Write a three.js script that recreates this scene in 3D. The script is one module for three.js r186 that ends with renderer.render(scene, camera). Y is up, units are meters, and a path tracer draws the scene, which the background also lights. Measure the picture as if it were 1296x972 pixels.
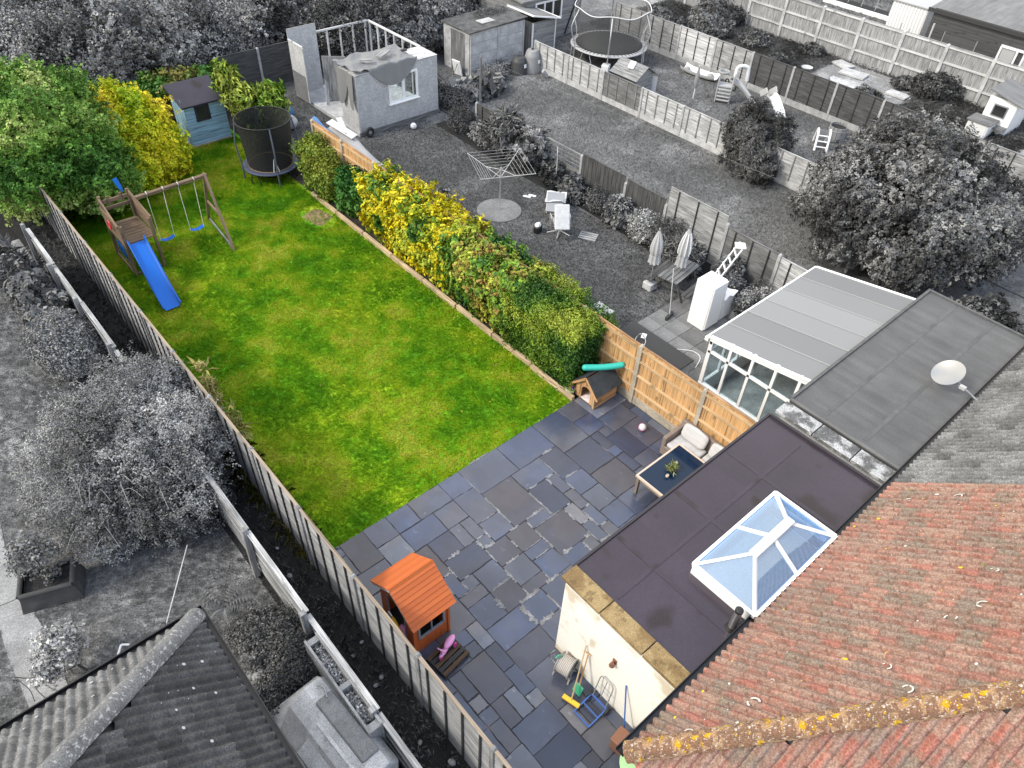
import * as THREE from 'three';
import { mergeGeometries } from 'three/addons/utils/BufferGeometryUtils.js';
import { RoundedBoxGeometry } from 'three/addons/geometries/RoundedBoxGeometry.js';

// ---------------------------------------------------------------- camera, sky, sun, exposure
const V3 = (x, y, z) => new THREE.Vector3(x, y, z);
const scene = new THREE.Scene();
const FOC = 945, EYE = V3(0, 14, 0);
const CR = V3(0.75317705, 0.03826853, 0.65670378), CU = V3(0.43288255, 0.72285818, -0.53859888), CF = V3(0.49531509, -0.68993592, -0.52787441);
const camera = new THREE.PerspectiveCamera(2 * Math.atan(486 / FOC) * 180 / Math.PI, 4 / 3, 0.1, 600);
camera.position.copy(EYE); camera.up.copy(CU); camera.lookAt(EYE.clone().add(CF)); camera.updateMatrixWorld();
// a pixel of the photograph and a height above the ground give a place
function G(px, py, h = 0) {
  const d = CF.clone().addScaledVector(CR, (px - 648) / FOC).addScaledVector(CU, -(py - 486) / FOC);
  return EYE.clone().addScaledVector(d, (h - EYE.y) / d.y);
}
const mulberry = (a) => () => { a |= 0; a = a + 0x6D2B79F5 | 0; let t = Math.imul(a ^ a >>> 15, 1 | a); t = t + Math.imul(t ^ t >>> 7, 61 | t) ^ t; return ((t ^ t >>> 14) >>> 0) / 4294967296; };
const rnd = mulberry(20);
const rr = (a, b, r = rnd) => a + (b - a) * r();
const hash2 = (x, y, s) => { let h = Math.imul(x, 374761393) + Math.imul(y, 668265263) + Math.imul(s, 974711) | 0; h = Math.imul(h ^ h >>> 13, 1274126177); return ((h ^ h >>> 16) >>> 0) / 4294967296; };
function tn(u, v, fx, fy, s) {      // value noise that repeats over the unit square
  const x = u * fx, y = v * fy, xi = Math.floor(x), yi = Math.floor(y), a = x - xi, b = y - yi, sa = a * a * (3 - 2 * a), sb = b * b * (3 - 2 * b);
  const m = (k, n) => ((k % n) + n) % n, x0 = m(xi, fx), x1 = m(xi + 1, fx), y0 = m(yi, fy), y1 = m(yi + 1, fy);
  const p = hash2(x0, y0, s), q = hash2(x1, y0, s), r = hash2(x0, y1, s), t = hash2(x1, y1, s);
  return p + (q - p) * sa + (r - p) * sb + (p - q - r + t) * sa * sb;
}
function fb(u, v, f, o, s) { let t = 0, a = 0.5, n = 0; for (let i = 0; i < o; i++) { t += a * tn(u, v, f, f, s + i * 7); n += a; a *= 0.55; f *= 2; } return t / n; }
function n3(x, y, z, s = 0) {       // smooth noise in space
  const xi = Math.floor(x), yi = Math.floor(y), zi = Math.floor(z), f = (t) => t * t * (3 - 2 * t), a = f(x - xi), b = f(y - yi), c = f(z - zi);
  const h = (i, j, k) => hash2(xi + i + (zi + k) * 57, yi + j, s + 3), L = (p, q, t) => p + (q - p) * t;
  return L(L(L(h(0, 0, 0), h(1, 0, 0), a), L(h(0, 1, 0), h(1, 1, 0), a), b), L(L(h(0, 0, 1), h(1, 0, 1), a), L(h(0, 1, 1), h(1, 1, 1), a), b), c);
}
const sst = (a, b, x) => { const t = Math.min(1, Math.max(0, (x - a) / (b - a))); return t * t * (3 - 2 * t); };
{ // bright broken cloud with blue gaps
  const W = 512, Hh = 256, d = new Float32Array(W * Hh * 4);
  for (let j = 0; j < Hh; j++) for (let i = 0; i < W; i++) {
    const el = ((j + 0.5) / Hh - 0.5) * Math.PI, az = (i + 0.5) / W * 2 * Math.PI, y = Math.sin(el);
    const X = Math.cos(az) * Math.cos(el), Z = Math.sin(az) * Math.cos(el), k = 2.2 / (Math.max(y, 0) + 0.28);
    let c = 0, a = 0.5; for (let o = 0, f = 0.62; o < 6; o++, f *= 2, a *= 0.55) c += a * n3(X * k * f + 28.1, o * 5.3, Z * k * f + 16.7, 9);
    const cl = sst(0.34, 0.56, c), up = Math.max(y, 0), br = 0.86 + 0.34 * sst(0.5, 0.85, c);
    const blue = [0.34 + 0.3 * (1 - up) ** 3, 0.52 + 0.25 * (1 - up) ** 3, 0.88], wh = [br * 1.04, br * 1.0, br * 0.92], p = (j * W + i) * 4;
    for (let q = 0; q < 3; q++) d[p + q] = y < 0 ? 0.2 : blue[q] + (wh[q] - blue[q]) * Math.max(cl, 0.14);
    d[p + 3] = 1;
  }
  const t = new THREE.DataTexture(d, W, Hh, THREE.RGBAFormat, THREE.FloatType);
  t.mapping = THREE.EquirectangularReflectionMapping; t.magFilter = t.minFilter = THREE.LinearFilter; t.wrapS = THREE.RepeatWrapping; t.needsUpdate = true;
  scene.background = t; scene.environment = t;
}
const sun = new THREE.DirectionalLight(new THREE.Color(1, 0.95, 0.86), 1.5);
sun.position.set(-30, 42, -28); sun.target.position.set(12, 0, -14); sun.castShadow = true; sun.shadow.radius = 20; sun.shadow.mapSize.set(4096, 4096);
Object.assign(sun.shadow.camera, { left: -45, right: 45, top: 45, bottom: -45, near: 1, far: 160 });
scene.add(sun, sun.target);
const renderer = new THREE.WebGLRenderer({ antialias: true });
renderer.setSize(1024, 768); renderer.shadowMap.enabled = true;
renderer.toneMapping = THREE.LinearToneMapping; renderer.toneMappingExposure = 1.95;

// ---------------------------------------------------------------- textures and materials
function tex(n, fn, size = 1, m = n) {   // fn gives sRGB 0..1; the picture covers size metres
  const d = new Uint8Array(n * m * 4);
  for (let j = 0; j < m; j++) for (let i = 0; i < n; i++) { const c = fn(i / n, j / m), p = (j * n + i) * 4; for (let k = 0; k < 3; k++) d[p + k] = Math.max(0, Math.min(255, 255 * (c.length ? c[k] : c))); d[p + 3] = 255; }
  const t = new THREE.DataTexture(d, n, m); t.wrapS = t.wrapT = THREE.RepeatWrapping; t.magFilter = THREE.LinearFilter; t.minFilter = THREE.LinearMipmapLinearFilter; t.generateMipmaps = true;
  t.colorSpace = THREE.SRGBColorSpace; t.needsUpdate = true; const [sx, sy] = [].concat(size, size); t.repeat.set(1 / sx, 1 / sy); return t;
}
const dat = (t) => { const c = t.clone(); c.colorSpace = THREE.NoColorSpace; c.needsUpdate = true; return c; };
const mixc = (a, b, t) => a.map((v, i) => v + (b[i] - v) * t);
const T = {};
T.grain = tex(256, (u, v) => 0.72 + 0.5 * (fb(u, v, 8, 4, 3) - 0.5) + 0.22 * (fb(u, v, 64, 2, 8) - 0.5) + 0.05, 1.6);
T.wood = tex(256, (u, v) => { const g = tn(u, v, 42, 3, 1) * 0.5 + tn(u, v, 90, 5, 2) * 0.3 + tn(u, v, 8, 2, 4) * 0.5; return 0.56 + 0.4 * g - 0.2 * sst(0.8, 0.9, tn(u, v, 16, 5, 6)); }, [0.5, 1.6]);
T.woodold = tex(256, (u, v) => { const g = tn(u, v, 50, 3, 11) * 0.45 + tn(u, v, 100, 6, 12) * 0.3 + fb(u, v, 4, 3, 4) * 0.6; return 0.36 + 0.62 * g - 0.14 * sst(0.66, 0.8, fb(u, v, 6, 3, 16)); }, [0.5, 1.6]);
T.conc = tex(256, (u, v) => 0.8 + 0.3 * (fb(u, v, 4, 5, 5) - 0.5) + 0.25 * (tn(u, v, 128, 128, 9) - 0.5) - 0.1 * sst(0.6, 0.8, fb(u, v, 6, 4, 33)), 1.2);
T.cope = tex(512, (u, v) => { const a = fb(u, v, 5, 5, 21), s = tn(u, v, 190, 190, 4); let c = mixc([0.72, 0.63, 0.46], [0.58, 0.48, 0.33], sst(0.36, 0.7, a)); c = mixc(c, [0.4, 0.33, 0.22], 0.4 * sst(0.66, 0.8, fb(u, v, 12, 3, 7))); return c.map((q) => q * (0.75 + 0.4 * s)); }, 1.3);
T.copeg = tex(256, (u, v) => { const a = fb(u, v, 6, 5, 41), s = tn(u, v, 120, 120, 4); return (0.42 + 0.35 * (1 - sst(0.4, 0.7, a))) * (0.75 + 0.5 * s) + 0.4 * sst(0.9, 0.95, tn(u, v, 60, 60, 8)); }, 1.3);
T.render = tex(512, (u, v) => { const d = sst(0.56, 0.78, fb(u, v, 5, 5, 51)), s = tn(u, v, 200, 200, 3); return mixc([0.97, 0.96, 0.93], [0.8, 0.74, 0.64], d * 0.75).map((c) => c * (0.93 + 0.07 * s) - 0.25 * sst(0.955, 0.985, tn(u, v, 120, 120, 6))); }, 2.2);
T.osb = tex(512, (u, v) => { let g = 0; for (let k = 0; k < 5; k++) { const a = k * 1.3, c = Math.round(Math.cos(a) * 3), s = Math.round(Math.sin(a) * 3); g = Math.max(g, tn(u * 1 + c * v / 3, v + s * u / 3, 48 + 6 * k, 16 + 5 * k, 60 + k)); } return 0.5 + 0.34 * g + 0.2 * (tn(u, v, 80, 80, 7) - 0.5) + 0.12 * (fb(u, v, 4, 3, 2) - 0.5); }, 1.1);
T.felt = tex(512, (u, v) => { const a = fb(u, v, 3, 5, 71), w = sst(0.5, 0.6, fb(u, v, 2, 4, 77)); return mixc([0.84, 0.8, 0.88], [0.6, 0.5, 0.46], w * 0.85).map((c) => c * (0.85 + 0.3 * a) * (0.9 + 0.2 * tn(u, v, 256, 256, 3))); }, 3.1);
T.feltg = tex(512, (u, v) => (0.8 + 0.22 * (fb(u, v, 4, 4, 91) - 0.5) + 0.12 * (tn(u, v, 4, 30, 5) - 0.5)) * (0.92 + 0.16 * tn(u, v, 256, 256, 3)), 3);
T.slate = tex(512, (u, v) => { const a = fb(u, v, 4, 5, 101), b = fb(u, v, 3, 4, 104), ri = sst(0.49, 0.5, fb(u, v, 5, 3, 108)); let c = mixc([0.72, 0.74, 0.8], [0.78, 0.76, 0.77], sst(0.45, 0.65, b)); c = c.map((q) => q * (0.84 + 0.28 * a + 0.05 * ri)); return mixc(c, [1.25, 1.22, 1.2], 0.35 * sst(0.76, 0.82, fb(u, v, 13, 4, 120)) * sst(0.52, 0.66, fb(u, v, 3, 2, 123))); }, 2.3);
T.mortar = tex(512, (u, v) => { const a = fb(u, v, 7, 4, 131), b = sst(0.36, 0.6, fb(u, v, 2, 3, 135)); return mixc([0.24, 0.23, 0.24], [0.92, 0.89, 0.88], b * (0.55 + 0.6 * a)); }, 3.3);
T.lawn = tex(1024, (u, v) => { const a = fb(u, v, 5, 5, 141), b = fb(u, v, 9, 4, 147), c = tn(u, v, 500, 500, 4), s = tn(u, v, 60, 200, 6); let k = mixc([0.36, 0.6, 0.05], [0.58, 0.7, 0.08], sst(0.44, 0.68, a)); k = mixc(k, [0.74, 0.74, 0.18], 0.7 * sst(0.62, 0.74, b) * sst(0.4, 0.6, a)); return k.map((q) => q * (0.7 + 0.35 * c + 0.2 * s)); }, 9);
T.turf = tex(1024, (u, v) => { const a = fb(u, v, 6, 5, 151), c = tn(u, v, 420, 420, 4), s = tn(u, v, 120, 120, 16); return (0.38 + 0.22 * a + 0.1 * sst(0.55, 0.7, fb(u, v, 10, 4, 157))) * (0.68 + 0.4 * c + 0.24 * s); }, 9);
T.soil = tex(512, (u, v) => { const a = fb(u, v, 6, 5, 161), c = tn(u, v, 200, 200, 4); return (0.17 + 0.2 * a) * (0.65 + 0.7 * c) + 0.55 * sst(0.965, 0.985, tn(u, v, 70, 70, 9)); }, 3.5);
T.tile = tex(512, (u, v) => { const a = 0.5 * fb(u, v, 6, 5, 171) + 0.5 * tn(u, v, 26, 5, 178), s = tn(u, v, 130, 130, 4); let c = mixc([0.76, 0.52, 0.46], [0.7, 0.61, 0.55], sst(0.3, 0.62, a)); c = mixc(c, [0.6, 0.48, 0.42], 0.8 * sst(0.55, 0.75, fb(u, v, 22, 3, 175))); c = c.map((q) => q * (0.8 + 0.36 * s)); return mixc(c, [0.93, 0.88, 0.82], 0.8 * sst(0.92, 0.96, tn(u, v, 110, 110, 17))); }, 1.9);
T.tileg = tex(512, (u, v) => { const a = fb(u, v, 6, 5, 181), s = tn(u, v, 130, 130, 4); return (0.62 + 0.4 * (a - 0.5)) * (0.78 + 0.4 * s) + 0.4 * sst(0.95, 0.965, tn(u, v, 90, 90, 17)); }, 1.9);
T.lichen = tex(512, (u, v) => { const a = fb(u, v, 7, 4, 191), s = tn(u, v, 120, 120, 4); let c = mixc([0.6, 0.42, 0.32], [0.48, 0.4, 0.33], a); c = mixc(c, [0.74, 0.6, 0.46], 0.8 * sst(0.45, 0.62, fb(u, v, 14, 4, 198))); c = mixc(c, [0.88, 0.68, 0.06], 0.9 * sst(0.58, 0.66, fb(u, v, 9, 4, 195))); c = mixc(c, [0.88, 0.84, 0.8], 0.85 * sst(0.64, 0.74, fb(u, v, 44, 3, 17))); return c.map((q) => q * (0.75 + 0.4 * s)); }, 1.1);
T.licheng = tex(512, (u, v) => { const a = fb(u, v, 7, 4, 201), s = tn(u, v, 120, 120, 4); return (0.5 + 0.25 * a + 0.3 * sst(0.56, 0.72, fb(u, v, 24, 4, 205))) * (0.75 + 0.4 * s); }, 1.1);
T.path = tex(512, (u, v) => { const a = fb(u, v, 5, 5, 211), s = tn(u, v, 220, 220, 4); return (0.7 + 0.3 * (a - 0.5)) * (0.8 + 0.35 * s); }, 2.4);
T.sheet = tex(256, (u, v) => 0.8 + 0.18 * (tn(u, v, 3, 14, 1) - 0.5) + 0.2 * (fb(u, v, 4, 4, 2) - 0.5), 2.6);
T.fabric = tex(128, (u, v) => 0.86 + 0.14 * (((Math.floor(u * 64) + Math.floor(v * 64)) % 2) - 0.5) + 0.12 * (fb(u, v, 4, 3, 5) - 0.5), 0.4);
const B = {}; for (const k of ['grain', 'wood', 'woodold', 'conc', 'osb', 'render', 'slate', 'tile', 'soil', 'path', 'cope', 'felt']) B[k] = dat(T[k]);
function mat(c, rough = 0.85, o = {}) {
  const m = new THREE.MeshPhysicalMaterial({ roughness: rough, metalness: 0, side: THREE.DoubleSide, ...o });
  m.color.setRGB(...(c.length ? c : [c, c, c])); return m;
}
const mt = (c, rough, t, bump = 0.003, o = {}) => mat(c, rough, { map: T[t], ...(B[t] && bump ? { bumpMap: B[t], bumpScale: bump } : {}), ...o });
const M = {
  ground: mt(0.2, 1, 'soil', 0.01), lawn: mt([1, 1, 1], 1, 'lawn', 0), turf: mt(0.6, 1, 'turf', 0), turfdark: mt(0.4, 1, 'turf', 0), turfpale: mt(0.85, 1, 'turf', 0), rough: mt(1, 1, 'turf', 0), soil: mt(0.32, 1, 'soil', 0.02), bed: mt([0.5, 0.42, 0.34], 1, 'soil', 0.02),
  path: mt(0.62, 0.9, 'path', 0.004), slab: mt(0.36, 0.8, 'path', 0.004), mortar: mt([0.7, 0.69, 0.7], 0.8, 'mortar', 0),
  greyfence: mt(0.5, 0.85, 'woodold'), palefence: mt(0.72, 0.85, 'woodold'), darkfence: mt(0.12, 0.85, 'woodold'), midfence: mt(0.26, 0.85, 'woodold'), greypost: mt(0.4, 0.85, 'woodold'), batten: mt(0.045, 0.9, 'woodold'),
  cap: mt([0.44, 0.35, 0.26], 0.8, 'wood'), pine: mt([0.85, 0.5, 0.22], 0.75, 'wood'), pinepale: mt([0.85, 0.6, 0.34], 0.75, 'wood'), pinebrown: mt([0.55, 0.32, 0.16], 0.8, 'woodold'), sleeper: mt([0.78, 0.58, 0.36], 0.85, 'woodold'),
  playwood: mt([0.28, 0.19, 0.12], 0.8, 'wood'), oldwood: mt(0.34, 0.9, 'woodold'), whitewood: mt(0.85, 0.75, 'wood', 0.001),
  concpost: mt(0.62, 0.9, 'conc'), concwarm: mt([0.66, 0.58, 0.46], 0.9, 'conc'), conc: mt(0.68, 0.9, 'conc'), concpale: mt(0.78, 0.9, 'conc'),
  osb: mt(0.82, 0.8, 'osb', 0.002), osbdark: mt(0.3, 0.8, 'osb', 0.002), white: mat(0.85, 0.35), whitematt: mat(0.82, 0.7), pvc: mat([0.86, 0.86, 0.85], 0.3, { clearcoat: 0.3 }),
  render: mt([0.98, 0.97, 0.95], 0.92, 'render', 0.004), cope: mt([0.72, 0.7, 0.66], 0.95, 'cope', 0.006), copeg: mt(0.7, 0.95, 'copeg', 0),
  felt: mt([0.056, 0.046, 0.054], 0.3, 'felt', 0), feltseam: mt([0.2, 0.17, 0.2], 0.4, 'felt', 0), feltg: mt(0.155, 0.6, 'feltg', 0), feltdark: mat([0.03, 0.025, 0.03], 0.5), shedroof: mt([0.034, 0.034, 0.045], 0.7, 'felt', 0), shedfelt: mt(0.14, 0.85, 'grain', 0.004),
  lichen: mt([0.75, 0.74, 0.72], 0.95, 'lichen', 0), licheng: mt(0.5, 0.95, 'licheng', 0), gutter: mat([0.012, 0.012, 0.014], 0.35), black: mat(0.015, 0.5), rubber: mat(0.02, 0.75), dark: mat(0.04, 0.8), steel: mat(0.6, 0.3, { metalness: 0.9 }), greymetal: mat(0.35, 0.45, { metalness: 0.4 }), alu: mat(0.6, 0.35, { metalness: 0.6 }),
  bluepl: mat([0.006, 0.12, 0.5], 0.42, { specularIntensity: 0.5 }), bluepaint: mt([0.42, 0.66, 0.84], 0.75, 'wood'), bluesteel: mat([0.04, 0.12, 0.4], 0.4), rope: mat([0.75, 0.72, 0.6], 0.9), red: mat([0.6, 0.05, 0.05], 0.4), pink: mat([0.75, 0.32, 0.6], 0.4), magenta: mat([0.5, 0.04, 0.25], 0.45), yellow: mat([0.8, 0.5, 0.04], 0.4), green: mat([0.05, 0.35, 0.2], 0.45), palegreen: mat([0.3, 0.5, 0.25], 0.45), teal: mat([0.04, 0.5, 0.4], 0.5), brownpl: mat([0.22, 0.1, 0.06], 0.5),
  orange: mat([0.46, 0.105, 0.02], 0.65), orangeb: mat([0.49, 0.115, 0.023], 0.65), orangec: mat([0.43, 0.095, 0.018], 0.65), greytrim: mat([0.22, 0.23, 0.26], 0.6), kennel: mt([0.78, 0.44, 0.2], 0.7, 'wood'), kennelroof: mt([0.06, 0.07, 0.075], 0.8, 'grain', 0.002),
  rattan: mt([0.32, 0.25, 0.21], 0.8, 'fabric', 0), cushion: mt([0.72, 0.7, 0.7], 0.95, 'fabric', 0), cushiongrey: mt(0.8, 0.95, 'fabric', 0), glassdark: mat([0.006, 0.02, 0.05], 0.08, { specularIntensity: 0.6 }), tabletrim: mat([0.62, 0.5, 0.4], 0.5),
  glass: mat([0.9, 0.95, 0.97], 0.02, { transmission: 1, thickness: 0, ior: 1.5 }), pane: mat([0.42, 0.66, 1], 0.02, { transmission: 0.7, thickness: 0, ior: 2.1 }), darkpane: mat(0.03, 0.08), poly: mt(0.3, 0.4, 'sheet', 0),  // darkpane: near-black paint stands in for the unlit interior behind the window
  net: null, tarp: mat(0.2, 0.55), tarppale: mat(0.34, 0.55), bluetarp: mat([0.05, 0.16, 0.36], 0.5), burlap: mt(0.09, 1, 'fabric', 0), bark: mt(0.13, 0.95, 'woodold', 0.01), barkbrown: mt([0.16, 0.1, 0.06], 0.95, 'woodold', 0.01), stone: mt(0.5, 0.9, 'conc'), pot: mt(0.5, 0.8, 'conc'), bin: mat(0.06, 0.55), freezer: mat(0.86, 0.3, { clearcoat: 0.3 }), moulded: mt(0.8, 0.7, 'conc', 0.002), mouldedgrey: mt(0.34, 0.8, 'conc', 0.003), planks: mt(0.4, 0.85, 'woodold'), parasol: mat(0.45, 0.9), parasolgrey: mat(0.35, 0.9), sidingdark: mt(0.09, 0.7, 'wood', 0.001), siding: mt(0.38, 0.8, 'wood', 0.002), houseroof: mt(0.28, 0.85, 'feltg', 0), plastic: mat(0.42, 0.45), plasticpale: mat(0.75, 0.4), plasticmid: mat(0.28, 0.45),
};
for (const k of ['leafg']) M[k] = mat(1, 0.7);
M.leaf = mat(1, 0.5, { specularIntensity: 0.5 });
M.blade = mat(1, 0.8, { specularIntensity: 0.2 });

// ---------------------------------------------------------------- geometry helpers
function place(g, x = 0, y = 0, z = 0, rx = 0, ry = 0, rz = 0) { if (rx || ry || rz) g.applyMatrix4(new THREE.Matrix4().makeRotationFromEuler(new THREE.Euler(rx, ry, rz))); return g.translate(x, y, z); }
function metre(g, w, h, d, off = rnd() * 7) {     // uv in metres on a box, v along its longest side
  const p = g.attributes.position, n = g.attributes.normal, uv = g.attributes.uv, dims = [w, h, d], big = dims.indexOf(Math.max(w, h, d));
  for (let i = 0; i < p.count; i++) {
    const an = [Math.abs(n.getX(i)), Math.abs(n.getY(i)), Math.abs(n.getZ(i))], ax = an.indexOf(Math.max(...an)), c = [p.getX(i), p.getY(i), p.getZ(i)];
    const o = [0, 1, 2].filter((k) => k !== ax); if (o[0] === big) o.reverse();
    uv.setXY(i, c[o[0]] + off, c[o[1]] + off * 1.7);
  }
  return g;
}
const bx = (w, h, d, x, y, z, rx, ry, rz) => place(metre(new THREE.BoxGeometry(w, h, d), w, h, d), x, y, z, rx, ry, rz);
const rbx = (w, h, d, r, x, y, z, rx, ry, rz) => place(metre(new RoundedBoxGeometry(w, h, d, 2, Math.min(r, w / 2.01, h / 2.01, d / 2.01)), w, h, d), x, y, z, rx, ry, rz);
const vv = (a) => a.isVector3 ? a : V3(...a);
function orient(g, a, b) { a = vv(a); b = vv(b); const q = new THREE.Quaternion().setFromUnitVectors(V3(0, 1, 0), b.clone().sub(a).normalize()); g.applyQuaternion(q); const m = a.clone().add(b).multiplyScalar(0.5); return g.translate(m.x, m.y, m.z); }
const bar = (a, b, w, h = w) => { const L = vv(a).distanceTo(vv(b)); return orient(metre(new THREE.BoxGeometry(w, L, h), w, L, h), a, b); };
const rod = (a, b, r, r2 = r, s = 8) => orient(new THREE.CylinderGeometry(r2, r, vv(a).distanceTo(vv(b)), s), a, b);
const cyl = (r1, r2, h, x, y, z, s = 16) => new THREE.CylinderGeometry(r1, r2, h, s).translate(x, y, z);
const sph = (rx, ry, rz, x, y, z, s = 14) => new THREE.SphereGeometry(1, s, Math.round(s * 0.7)).scale(rx, ry, rz).translate(x, y, z);
const tube = (pts, r, n = 24, s = 6, closed = false) => new THREE.TubeGeometry(new THREE.CatmullRomCurve3(pts.map(vv), closed), n, r, s, closed);
const ring = (R, r, x, y, z, n = 40, s = 6) => new THREE.TorusGeometry(R, r, s, n).rotateX(Math.PI / 2).translate(x, y, z);
const lathe = (pts, x, y, z, s = 24) => new THREE.LatheGeometry(pts.map((p) => new THREE.Vector2(...p)), s).translate(x, y, z);
function mg(l) { l = l.flat(); if (l.some((g) => !g.index)) l = l.map((g) => g.index ? g.toNonIndexed() : g); for (const g of l) for (const k of Object.keys(g.attributes)) if (!['position', 'normal', 'uv'].includes(k)) g.deleteAttribute(k); return l.length === 1 ? l[0] : mergeGeometries(l); }
function poly(pts, y) {     // flat many-sided sheet through [x, z] points
  const s = new THREE.Shape(pts.map(([x, z]) => new THREE.Vector2(x, -z))), g = new THREE.ShapeGeometry(s).rotateX(-Math.PI / 2).translate(0, y, 0), p = g.attributes.position;
  for (let i = 0; i < p.count; i++) g.attributes.uv.setXY(i, p.getX(i), p.getZ(i)); return g;
}
const rect = (x0, x1, z0, z1, y) => poly([[x0, z0], [x1, z0], [x1, z1], [x0, z1]], y);
function ext(pts, depth, bevel = 0) {  // outline in x, y pushed along z and centred
  const g = new THREE.ExtrudeGeometry(new THREE.Shape(pts.map((p) => new THREE.Vector2(...p))), { depth, bevelEnabled: bevel > 0, bevelSize: bevel, bevelThickness: bevel, bevelSegments: 2, curveSegments: 8 });
  return g.translate(0, 0, -depth / 2);
}
function surf(fn, nu, nv, us = 1, vs = 1) {   // grid of points fn(u, v)
  const p = [], uv = [], ix = [];
  for (let j = 0; j <= nv; j++) for (let i = 0; i <= nu; i++) { const q = fn(i / nu, j / nv); p.push(...q); uv.push(i / nu * us, j / nv * vs); }
  for (let j = 0; j < nv; j++) for (let i = 0; i < nu; i++) { const a = j * (nu + 1) + i; ix.push(a, a + 1, a + nu + 2, a, a + nu + 2, a + nu + 1); }
  const g = new THREE.BufferGeometry(); g.setAttribute('position', new THREE.Float32BufferAttribute(p, 3)); g.setAttribute('uv', new THREE.Float32BufferAttribute(uv, 2)); g.setIndex(ix); g.computeVertexNormals(); return g;
}
// ---------------------------------------------------------------- naming helpers
const taken = {};
function numbered(n) { const k = taken[n] = (taken[n] ?? -1) + 1; return k ? `${n}_${String(k).padStart(3, '0')}` : n; }
function tag(o, label, category, group, kind) { o.userData = { ...o.userData, ...(label && { label }), ...(category && { category }), ...(group && { group }), ...(kind && { kind }) }; return o; }
const shade = (o) => { o.castShadow = o.receiveShadow = true; return o; };
function thing(name, label, category, pos = [0, 0, 0], ry = 0, group) { const o = new THREE.Group(); o.name = numbered(name); const p = vv(pos); o.position.copy(p); o.rotation.y = ry; scene.add(o); return tag(o, label, category, group); }
function part(parent, name, geo, m, label) { const o = shade(new THREE.Mesh(Array.isArray(geo) ? mg(geo) : geo, m)); o.name = name; parent.add(o); if (label) o.userData.label = label; return o; }
function obj(name, geo, m, label, category, group) { const o = part(scene, numbered(name), geo, m); return tag(o, label, category, group); }
function struct(name, geo, m, label) { const o = part(scene, numbered(name), geo, m); return tag(o, label, null, null, 'structure'); }
function copy(o, pos, ry = 0, label) { const c = o.clone(); c.name = numbered(o.name.replace(/_\d{3}$/, '')); c.userData = { ...o.userData }; if (label) c.userData.label = label; c.position.copy(vv(pos)); c.rotation.y = ry; scene.add(c); return c; }

// ---------------------------------------------------------------- foliage
function leafGeo(k, L, W, spread, seed, droop = 0.3) {   // a sprig of k bent leaves
  const r = mulberry(seed), p = [], nn = [], ix = [], uv = [];
  for (let i = 0; i < k; i++) {
    const a = r() * 6.283, e = rr(-0.5, 1.2, r), d = V3(Math.cos(a) * Math.cos(e), Math.sin(e), Math.sin(a) * Math.cos(e)), s = d.clone().cross(V3(r() - 0.5, 1, r() - 0.5)).normalize(), up = s.clone().cross(d);
    const o = V3((r() - 0.5), (r() - 0.5), (r() - 0.5)).multiplyScalar(spread), l = L * rr(0.7, 1.2, r), w = W * rr(0.7, 1.2, r), b = p.length / 3;
    const q = [o, o.clone().addScaledVector(d, l * 0.5).addScaledVector(s, w * 0.5).addScaledVector(up, 0.08 * l), o.clone().addScaledVector(d, l).addScaledVector(up, -droop * l), o.clone().addScaledVector(d, l * 0.5).addScaledVector(s, -w * 0.5).addScaledVector(up, 0.08 * l)];
    for (const t of q) { p.push(t.x, t.y, t.z); nn.push(up.x, up.y, up.z); uv.push(0, 0); } ix.push(b, b + 1, b + 2, b, b + 2, b + 3);
  }
  const g = new THREE.BufferGeometry(); g.setAttribute('position', new THREE.Float32BufferAttribute(p, 3)); g.setAttribute('normal', new THREE.Float32BufferAttribute(nn, 3)); g.setAttribute('uv', new THREE.Float32BufferAttribute(uv, 2)); g.setIndex(ix); return g;
}
const LG = { broad: leafGeo(7, 0.13, 0.075, 0.14, 3), small: leafGeo(9, 0.06, 0.035, 0.12, 5), long: leafGeo(6, 0.24, 0.06, 0.14, 7, 0.5), spike: leafGeo(8, 0.16, 0.022, 0.08, 9, 0.1), ivy: leafGeo(6, 0.1, 0.1, 0.13, 11), hydr: leafGeo(10, 0.1, 0.085, 0.1, 13) };
function insideBlob(b, x, y, z) { const t = [(x - b[0]) / b[3], (y - b[1]) / b[4], (z - b[2]) / b[5]]; return b[6] ? Math.max(...t.map(Math.abs)) : Math.hypot(...t); }
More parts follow.
